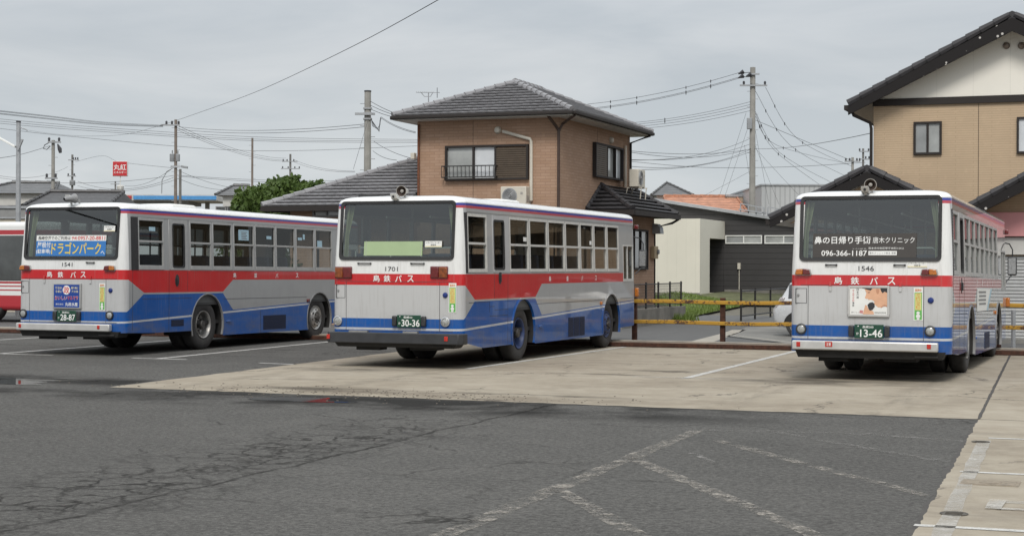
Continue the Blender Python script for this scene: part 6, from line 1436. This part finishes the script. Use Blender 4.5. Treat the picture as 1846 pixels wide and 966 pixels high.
for i in range(len(ST_) - 1):
    for j in range(n):
        x = (ST_[i][0] + ST_[i + 1][0]) / 2; gl = (j in (3, 7) and .42 < x < 2.9) or (j == 5 and (.24 < x < .5 or 2.6 < x < 3.0)) or (j in (4, 6) and (.24 < x < .45 or 2.6 < x < 3.0))
        mb.f.append([i * n + j, i * n + (j + 1) % n, (i + 1) * n + (j + 1) % n, (i + 1) * n + j]); mb.m.append(1 if gl else 0)
mb.f += [list(range(n)), [(len(ST_) - 1) * n + j for j in range(n)]]; mb.m += [0, 0]
body = mb.build('body', [M['car_paint'], M['car_glass']], car, smooth=50)
for x in (0.66, 3.12):
    for sy in (-1, 1):
        mb = MB(); mb.lathe([(.2, 0), (.27, .01), (.295, -.03), (.295, -.16), (.2, -.18)], (x, sy * .83, .295), (0, sy, 0), 22); w = mb.build('wheel', M['tyre'], car)
        mb = MB(); mb.lathe([(.2, 0), (.19, -.03), (.06, -.01), (0, .0)], (x, sy * .83, .295), (0, sy, 0), 18); mb.build('rim', M['rim_steel'], w)
        mb = MB(); pts = [(x + .345 * math.cos(a), sy * .853, max(.295 + .345 * math.sin(a), .2)) for a in [math.pi * k / 14 for k in range(15)]]; mb.poly(pts); mb.build('wheel_arch', M['under'], body, smooth=0)
for sy in (-1, 1):
    a, b = sorted((sy * .60, sy * .82)); mb = MB(); mb.hexa([(.085, a, .74), (.085, b, .74), (.30, b, .74), (.30, a, .74), (.22, a, 1.0), (.22, b, .98), (.34, b, .98), (.34, a, 1.0)]); mb.build('tail_lamp', simple('clear_tail_lamp', (0.45, 0.42, 0.42), 0.15, 0.1, 0.1, 20, coat=1.0), car, bevel=.02)
    mb = MB(); mb.box(2.55, 2.72, min(sy * .84, sy * 1.0), max(sy * .84, sy * 1.0), .93, 1.05); mb.build('mirror', M['car_paint'], car, bevel=.03)
mb = MB(); mb.box(.0, .04, -.17, .17, .62, .78); mb.build('number_plate', M['paper_white'], car)
# ------------------------------------------------------------------ red and white bus at the edge of the view
rb = thing('bus', 'red and white bus cut by the edge of the view beyond bus 1541', 'bus', (-34.8, 40.4, 0), 0)
t = NT('red_white_livery'); x, y, z = t.xyz(); col = t.mix(((z > 0.0) * (z < 0.82)), (0.74, 0.74, 0.72), (0.42, 0.03, 0.04))
for a, b in ((2.66, 2.80), (1.08, 1.12), (0.96, 1.0), (1.18, 1.24)): col = t.mix((z > a) * (z < b), col, (0.40, 0.03, 0.04))
t.P(Base_Color=col, Roughness=0.3, Coat_Weight=0.5)
mb = MB(); mb.box(-5.2, 5.0, 0, 2.45, .36, 3.05); rbody = mb.build('body', t.mat, rb, bevel=0.14, seg=4)
for k in range(8): wall_win(rb, (-5.0 + k * 1.24, 0, 1.27), EX, -EY, 1.18, 1.36, M['rubber'], [(0, 1, 'pane_dark')], 0.012, 0.03, 'window')
for x in (-3.3, 2.2):
    mb = MB(); mb.lathe([(.3, 0), (.48, .01), (.51, -.04), (.51, -.25), (.3, -.27)], (x, 0.02, .51), (0, -1, 0), 24); w = mb.build('wheel', M['tyre'], rb); mb = MB(); mb.lathe([(.3, 0), (.27, -.05), (.1, -.02), (0, -.02)], (x, 0.02, .51), (0, -1, 0), 20); mb.build('rim', M['rim_steel'], w)
    mb = MB(); mb.lathe([(.3, 0), (.48, .01), (.51, -.04), (.51, -.25), (.3, -.27)], (x, 2.43, .51), (0, 1, 0), 24); mb.build('wheel', M['tyre'], rb)
# ------------------------------------------------------------------ poles
M['pole_conc'] = simple('pole_concrete', (0.30, 0.29, 0.265), 0.85, 0, 0.18, 2.5); M['pole_dark'] = simple('weathered_pole', (0.17, 0.165, 0.155), 0.85, 0, 0.25, 2.5); M['pole_wood'] = simple('old_pole', (0.20, 0.165, 0.14), 0.9, 0, 0.25, 2.5)
M['insul'] = simple('dark_insulator', (0.035, 0.035, 0.04), 0.4); M['xfmr'] = simple('transformer_grey', (0.28, 0.29, 0.30), 0.55, 0, 0.1, 3); M['cable'] = simple('cable_black', (0.045, 0.045, 0.05), 0.7)
def pole(label, px, ptop, Y, wpx, mat, arms=(), drums=(), rungs=0, name='utility_pole', cap=False):
    """arms: (y px, left px, right px, insulators); drums: (x px, y px, w px, h px)"""
    b = at(px, ptop, Y); r = wpx / 2 / FOC * Y; o = thing(name, label, 'pole', (b.x, b.y, 0), TH)
    m = Y / FOC; H = b.z
    mb = MB(); mb.tube([(0, 0, -0.3), (0, 0, H)], [r * 1.2, r * 0.92], 10); mb.build('mast', mat, o)
    if cap: mb = MB(); mb.tube([(0, 0, H - 0.02), (0, 0, H + 0.03)], r * 1.02, 10); mb.build('cap', M['insul'], o)
    for y, x0, x1, ins in arms:
        z = EYE + (HORZ - y) * m; mb = MB(); mb.box((x0 - px) * m, (x1 - px) * m, -r - 0.1, -r - 0.0, z - 0.045, z + 0.045); a = mb.build('crossarm', M['galv'], o)
        mb = MB()
        for x in ins: mb.lathe([(0.035, 0), (0.075, 0.03), (0.055, 0.09), (0.08, 0.12), (0.05, 0.2), (0.0, 0.22)], ((x - px) * m, -r - 0.05, z + 0.045), (0, 0, 1), 8)
        if ins: mb.build('insulators', M['insul'], a)
    for x, y, w, hgt in drums:
        z = EYE + (HORZ - y) * m; mb = MB(); rr = w / 2 * m; hh = hgt / 2 * m; mb.lathe([(0, -hh), (rr * .9, -hh), (rr, -hh + .04), (rr, hh - .06), (rr * 1.06, hh - .05), (rr * .9, hh), (0, hh + .02)], ((x - px) * m, -r * 0.4, z), (0, 0, 1), 14)
        mb.tube([((x - px) * m, 0, z + hh), ((x - px) * m, 0, z + hh + .22)], 0.04, 6); mb.build('transformer', M['xfmr'], o)
    if rungs:
        mb = MB()
        for k in range(rungs): z = H - 0.5 - k * 0.45; sg = 1 if k % 2 else -1; mb.tube([(0, 0, z), (sg * (r + 0.16), 0, z)], 0.012, 4)
        mb.build('rungs', M['galv'], o)
    return o
p1 = pole('pale steel lamp pole rising behind the red and white bus', 33.5, 220, 55, 8.5, M['galv'], name='lamp_pole', cap=True); m = 55 / FOC
mb = MB(); mb.hexa([(-0.86, -0.1, 1.77 + 231 * m), (-0.86, 0.1, 1.77 + 231 * m), (-0.1, 0.1, 1.77 + 209 * m), (-0.1, -0.1, 1.77 + 209 * m), (-0.86, -0.1, 1.77 + 235 * m), (-0.86, 0.1, 1.77 + 235 * m), (-0.1, 0.1, 1.77 + 213 * m), (-0.1, -0.1, 1.77 + 213 * m)]); mb.build('lamp_head', M['paper_white'], p1, bevel=.01)
mb = MB(); mb.bar((0.02, -0.1, 1.77 + 205 * m), (0.18, -0.14, 1.77 + 224 * m), 0.06, 0.06); mb.tube([(0.05, 0, 1.77 + 246 * m), (0.25, 0, 1.77 + 243 * m), (0.3, 0, 1.77 + 240 * m)], 0.02, 5); mb.build('bracket', M['galv'], p1)
pole('concrete pole with a dark bundle hanging from its top arm above the tiled houses', 96, 253, 90, 6.5, M['pole_conc'], ((260, 88, 111, (90, 108)), (325, 83, 105, (86, 102))), (), 8)
p = bpy.data.objects['utility_pole']; mb = MB(); m = 90 / FOC; mb.tube([(0.3, -.2, 1.77 + 216 * m), (0.42, -.2, 1.77 + 207 * m), (0.46, -.2, 1.77 + 200 * m)], [0.03, 0.12, 0.08], 8); mb.tube([(-.2, -.2, 1.77 + 218 * m), (-.42, -.2, 1.77 + 214 * m), (-.5, -.2, 1.77 + 208 * m), (-.3, -.2, 1.77 + 206 * m), (-.1, -.2, 1.77 + 212 * m)], 0.025, 5); mb.build('cable_bundle', M['cable'], p)
pole('thin distant pole with two short arms and a transformer above the dark roof', 130.5, 279, 150, 4, M['pole_dark'], ((292, 124, 143, (133, 137, 141)), (321, 122, 138, (124, 135))), ((131, 333, 10, 9),), 6)
pole('tall grey pole with a three insulator top arm and two transformers', 317, 216, 100, 5.5, M['pole_wood'], ((228.5, 291, 325, (301, 311, 323)), (303, 309, 326, ())), ((311, 287, 9, 14), (321, 287, 8, 13)), 14)
p5 = pole('thin street lamp pole with curved lamp arms below the two transformers', 325, 305, 98, 5, M['pole_dark'], (), (), 0, 'lamp_pole'); m = 98 / FOC
mb = MB(); mb.tube([(-1.12, 0, 1.77 + 128 * m), (-1.1, 0, 1.77 + 152 * m), (-.8, 0, 1.77 + 168 * m), (-.4, 0, 1.77 + 175 * m), (0, 0, 1.77 + 176 * m)], 0.03, 6); mb.build('lamp_arm', M['galv'], p5)
mb = MB(); mb.hexa([(0.05, -.12, 1.77 + 175 * m), (0.05, .12, 1.77 + 175 * m), (0.45, .12, 1.77 + 173 * m), (0.45, -.12, 1.77 + 173 * m), (0.05, -.12, 1.77 + 179 * m), (0.05, .12, 1.77 + 179 * m), (0.45, .12, 1.77 + 177 * m), (0.45, -.12, 1.77 + 177 * m)]); mb.build('lamp_head', M['xfmr'], p5, bevel=.02)
pole('bare brownish pole without arms between the transformers and the tree', 455, 249, 110, 4, M['pole_wood'], (), (), 10)
pole('thick concrete pole rising behind the low tiled wing of the brick house', 663, 165, 66, 13, M['pole_conc'], ((207.5, 641, 677, ()),), (), 10, cap=True)
p7 = bpy.data.objects['utility_pole.004']; m = 66 / FOC; mb = MB()
for k in range(4): mb.tube([(0.16, -.2, 1.77 + (265 - k) * m), (0.22 + .06 * k, -.25, 1.77 + (250 - k) * m), (.4 + .03 * k, -.25, 1.77 + (246 - 2 * k) * m), (.52, -.2, 1.77 + (252 + 3 * k) * m), (.54 + .01 * k, -.2, 1.77 + (266 - k) * m)], 0.012, 5)
mb.build('cable_loops', M['cable'], p7)
mb = MB()
for z in (281, 272, 262): mb.box(-.17, .17, -.17, .17, 1.77 + z * m, 1.77 + (z + 3) * m)
mb.build('bands', M['galv'], p7)
pole('small distant pole crowned with insulators just above the tree', 523.5, 278, 180, 4, M['pole_dark'], ((293, 509, 537, (511, 518, 530)), (306, 507, 541, (510, 520, 532, 540))), (), 0)
pole('very small distant pole beside the white tank', 208, 327, 190, 3, M['pole_dark'], ((335, 200, 216, ()),), (), 0)
p9 = pole('tall concrete pole with rungs and fanned cables between the two houses', 1357, 122, 95, 10.5, M['pole_conc'], ((153.5, 1333, 1382, (1340, 1378)), (133, 1349, 1368, ())), (), 34); m = 95 / FOC; mb = MB()
for k, (x, y) in enumerate(((-22, 131), (-23, 139), (-10, 137))): mb.tube([((x - 5) * m, -.2 - .2 * k, 1.77 + (HORZ - y - 2) * m), ((x + 3) * m, -.2 - .2 * k, 1.77 + (HORZ - y + 2) * m), ((x + 6) * m, -.2 - .2 * k, 1.77 + (HORZ - y - 1) * m)], [0.03, 0.14, 0.05], 7); mb.tube([((x + 5) * m, -.2 - .2 * k, 1.77 + (HORZ - y) * m), (0, 0, 1.77 + (HORZ - y + 2) * m)], 0.02, 5)
mb.build('switchgear', M['insul'], p9)
mb = MB(); mb.box(-11 * m, -2 * m, -.3, -.1, 1.77 + (HORZ - 232) * m, 1.77 + (HORZ - 212) * m); mb.build('junction_box', M['xfmr'], p9, bevel=.03)
pole('small far pole with a wide arm of insulators beside the beige house', 1537, 284, 125, 5, M['pole_conc'], ((289, 1522, 1550, (1524, 1531, 1544, 1549)),), (), 0)
pole('thinner far pole with two dark arms just beside the beige house', 1556, 268, 135, 4, M['pole_dark'], ((271, 1548, 1566, (1549, 1565)), (285, 1550, 1567, (1560, 1566))), (), 0)
# ------------------------------------------------------------------ wires
def wire(label, pts, r=0.014, group=None, sag=0.0, beads=()):
    """cable through (px, py, Y) points, with an optional sag in metres between the first two"""
    P3 = [at(*p) for p in pts]
    if len(P3) == 2: a, b = P3; P3 = [a.lerp(b, k / 14) - EZ * sag * 4 * (k / 14) * (1 - k / 14) for k in range(15)]
    else:
        q = [P3[0]] + P3 + [P3[-1]]; out = []
        for i in range(1, len(q) - 2):
            for k in range(6):
                t_ = k / 6; p0, p1, p2, p3 = q[i - 1], q[i], q[i + 1], q[i + 2]
                out.append(0.5 * ((2 * p1) + (p2 - p0) * t_ + (2 * p0 - 5 * p1 + 4 * p2 - p3) * t_ ** 2 + (3 * p1 - p0 - 3 * p2 + p3) * t_ ** 3))
        P3 = out + [P3[-1]]
    if pts[0][0] < 0: P3 = [P3[0] + (P3[0] - P3[1]).normalized() * 40] + P3      # runs on beyond the view
    if pts[-1][1] < 0: P3 = P3 + [P3[-1] + (P3[-1] - P3[-2]).normalized() * 25]
    mb = MB(); mb.tube(P3, r * 0.78, 5)
    for u in beads:
        k = u * (len(P3) - 1); i = min(int(k), len(P3) - 2); p = P3[i].lerp(P3[i + 1], k - i); mb.tube([p - EZ * 0.12, p, p + EZ * 0.08], [0.015, 0.038, 0.012], 6)
    return tag(mb.build('overhead_wire', M['cable'], smooth=60), label, 'wire', group)
wire('single cable sweeping up from the lamp pole and out over the top of the picture', [(37, 233, 55), (90, 241, 51), (150, 245.5, 47), (221, 243, 42), (286, 227.5, 36), (380, 196, 29), (476, 160, 24), (640, 82, 17), (805, -8, 12.5)], 0.0045)
L1 = 'heavy cable running to the arm of the pole with two transformers from beyond the view'; G1 = 'heavy cables to the pole with two transformers'
for y0, y1 in ((200.5, 226), (202, 227.5), (205, 228), (206.5, 229)): wire(L1, [(-60, y0 - 7, 60), (80, y0 + 8, 70), (190, (y0 + y1) / 2 + 7.5, 83), (294, y1, 99.5)], 0.012, G1)
L2 = 'thin level wire crossing behind the poles over the low roofs'; G2_ = 'thin level wires over the low roofs'
for y0, y1, y2 in ((211, 243, 252), (215, 247, 255), (219, 250, 257.5), (227, 268, 263)): wire(L2, [(-40, y0, 118), (140, (y0 + y1) / 2, 120), (455, y1 + 4, 122), (760, y2, 125)], 0.017, G2_)
for y0, y1 in ((229, 223.5), (233.5, 228.5)): wire('cable strung between the pole with two transformers and the thick concrete pole', [(322, y0, 100), (663, y1, 66)], 0.014, 'cables between two poles', 0.25)
for x0, y0, y1 in ((323, 228, 285.5), (320, 231, 289), (318, 234, 291)): wire('wire falling from the transformer pole to the small pole above the tree', [(x0, y0, 100), (515, y1, 179)], 0.016, 'wires to the small pole above the tree', 0.5)
for y0, y1 in ((288, 309), (292, 310.5)): wire('wire running from the small pole above the tree towards the brick house', [(530, y0, 180), (640, y1, 110)], 0.016, 'wires from the small pole', 0.3)
for k, (x0, y0, Y0, x1, y1, Y1, sg) in enumerate(((-20, 318, 120, 318, 316, 102, .5), (140, 327, 120, 318, 318, 102, .7), (-20, 313, 110, 122, 301, 150, .6), (140, 335, 130, 322, 322, 102, .6), (318, 316, 102, 760, 317, 140, .4), (322, 318, 102, 760, 323, 140, .4), (322, 322, 102, 450, 335, 130, .5), (318, 306, 102, 430, 340, 130, .2), (225, 335, 140, 312, 303, 102, .4))):
    wire('low slack telephone wire among the distant rooftops', [(x0, y0, Y0), (x1, y1, Y1)], 0.015, 'low telephone wires among the rooftops', sg)
wire('wire looping from the distant transformer pole behind the square red sign', [(136, 292, 150), (185, 281, 140), (215, 292, 132), (312, 303, 101)], 0.014)
wire('wire from the lamp pole to the pole with the hanging bundle', [(-30, 289, 70), (36, 279, 78), (90, 263, 89)], 0.015)
for x0, y0, x1, y1, Y1 in ((668, 183, 716, 206, 55), (668, 190, 716, 209, 55), (668, 197, 716, 213, 55)): wire('short cable slanting from the thick concrete pole to the hip roof of the brick house', [(x0, y0, 66), (x1, y1, Y1)], 0.014, 'cables from the thick pole to the house', 0.03)
for x0, y0, x1, y1 in ((687, 211, 749, 238), (687, 213, 749, 240), (674, 255, 744, 286), (672, 272, 715, 289)): wire('service cable dropping from the thick concrete pole to the wall of the brick house', [(x0, y0, 65.8), (x1, y1, 48.2)], 0.011, 'service cables to the brick house', 0.08)
wire('thin stay wire leaning from the foot of the thick pole', [(664, 215, 66), (637, 305, 58)], 0.009)
for y0, y1 in ((180, 131), (188, 139), (190, 141)): wire('high wire from beyond the hip roof to the top of the pole with rungs', [(1010, y0 + 12, 105), (1334, y1, 95)], 0.016, 'high wires to the pole with rungs', 0.35, (.3, .45, .72, .85))
for y0, y1 in ((216, 184), (219, 189), (223, 194), (227, 200)): wire('middle wire from beyond the hip roof to the side of the pole with rungs', [(1120, y0 + 7, 100), (1352, y1, 95)], 0.014, 'middle wires to the pole with rungs', 0.2, (.35,) if y0 < 220 else ())
for x0, y0, x1, y1, sg in ((1132, 289, 1352, 250, .35), (1132, 288, 1352, 260, .3), (1132, 300, 1352, 270, .4), (1132, 306, 1352, 274, .3), (1132, 274, 1354, 268, .35), (1132, 272, 1354, 269, .2)): wire('low cable from the brick house side to the middle of the pole with rungs', [(x0, y0, 62), (x1, y1, 95)], 0.013, 'low cables to the pole with rungs', sg)
wire('dark cable sagging behind the pole with rungs towards the beige house', [(1132, 291, 95), (1267, 302, 100), (1420, 301, 100), (1560, 293, 100)], 0.016)
wire('cable rising from the pole with rungs to the downpipe of the beige house', [(1360, 268, 95), (1572, 240, 43.2)], 0.012, None, 0.15)
wire('cable falling from the pole with rungs past the beige house', [(1362, 217, 95), (1440, 250, 99), (1540, 292, 105)], 0.016)
for x0, y0, xm, ym, x1, y1 in ((1380, 158, 1437, 250, 1535, 300), (1362, 165, 1424, 262, 1525, 318), (1361, 200, 1405, 275, 1500, 330), (1362, 210, 1400, 262, 1530, 296), (1362, 205, 1395, 270, 1480, 335)): wire('fanned cable dropping from the pole with rungs towards the distant poles', [(x0, y0, 95), (xm, ym, 104), (x1, y1, 122)], 0.014, 'fanned cables behind the beige house', 0, (.2, .35, .55))
for x0, y0, x1, y1 in ((1345, 204, 1296, 356), (1350, 225, 1306, 356), (1354, 308, 1255, 360), (1342, 262, 1356, 345), (1361, 262, 1404, 368), (1362, 268, 1440, 352), (1361, 232, 1386, 368)): wire('straight thin stay or drop wire slanting from the pole with rungs to the roofs below', [(x0, y0, 95), (x1, y1, 99)], 0.009, 'drop wires under the pole with rungs', 0.02)
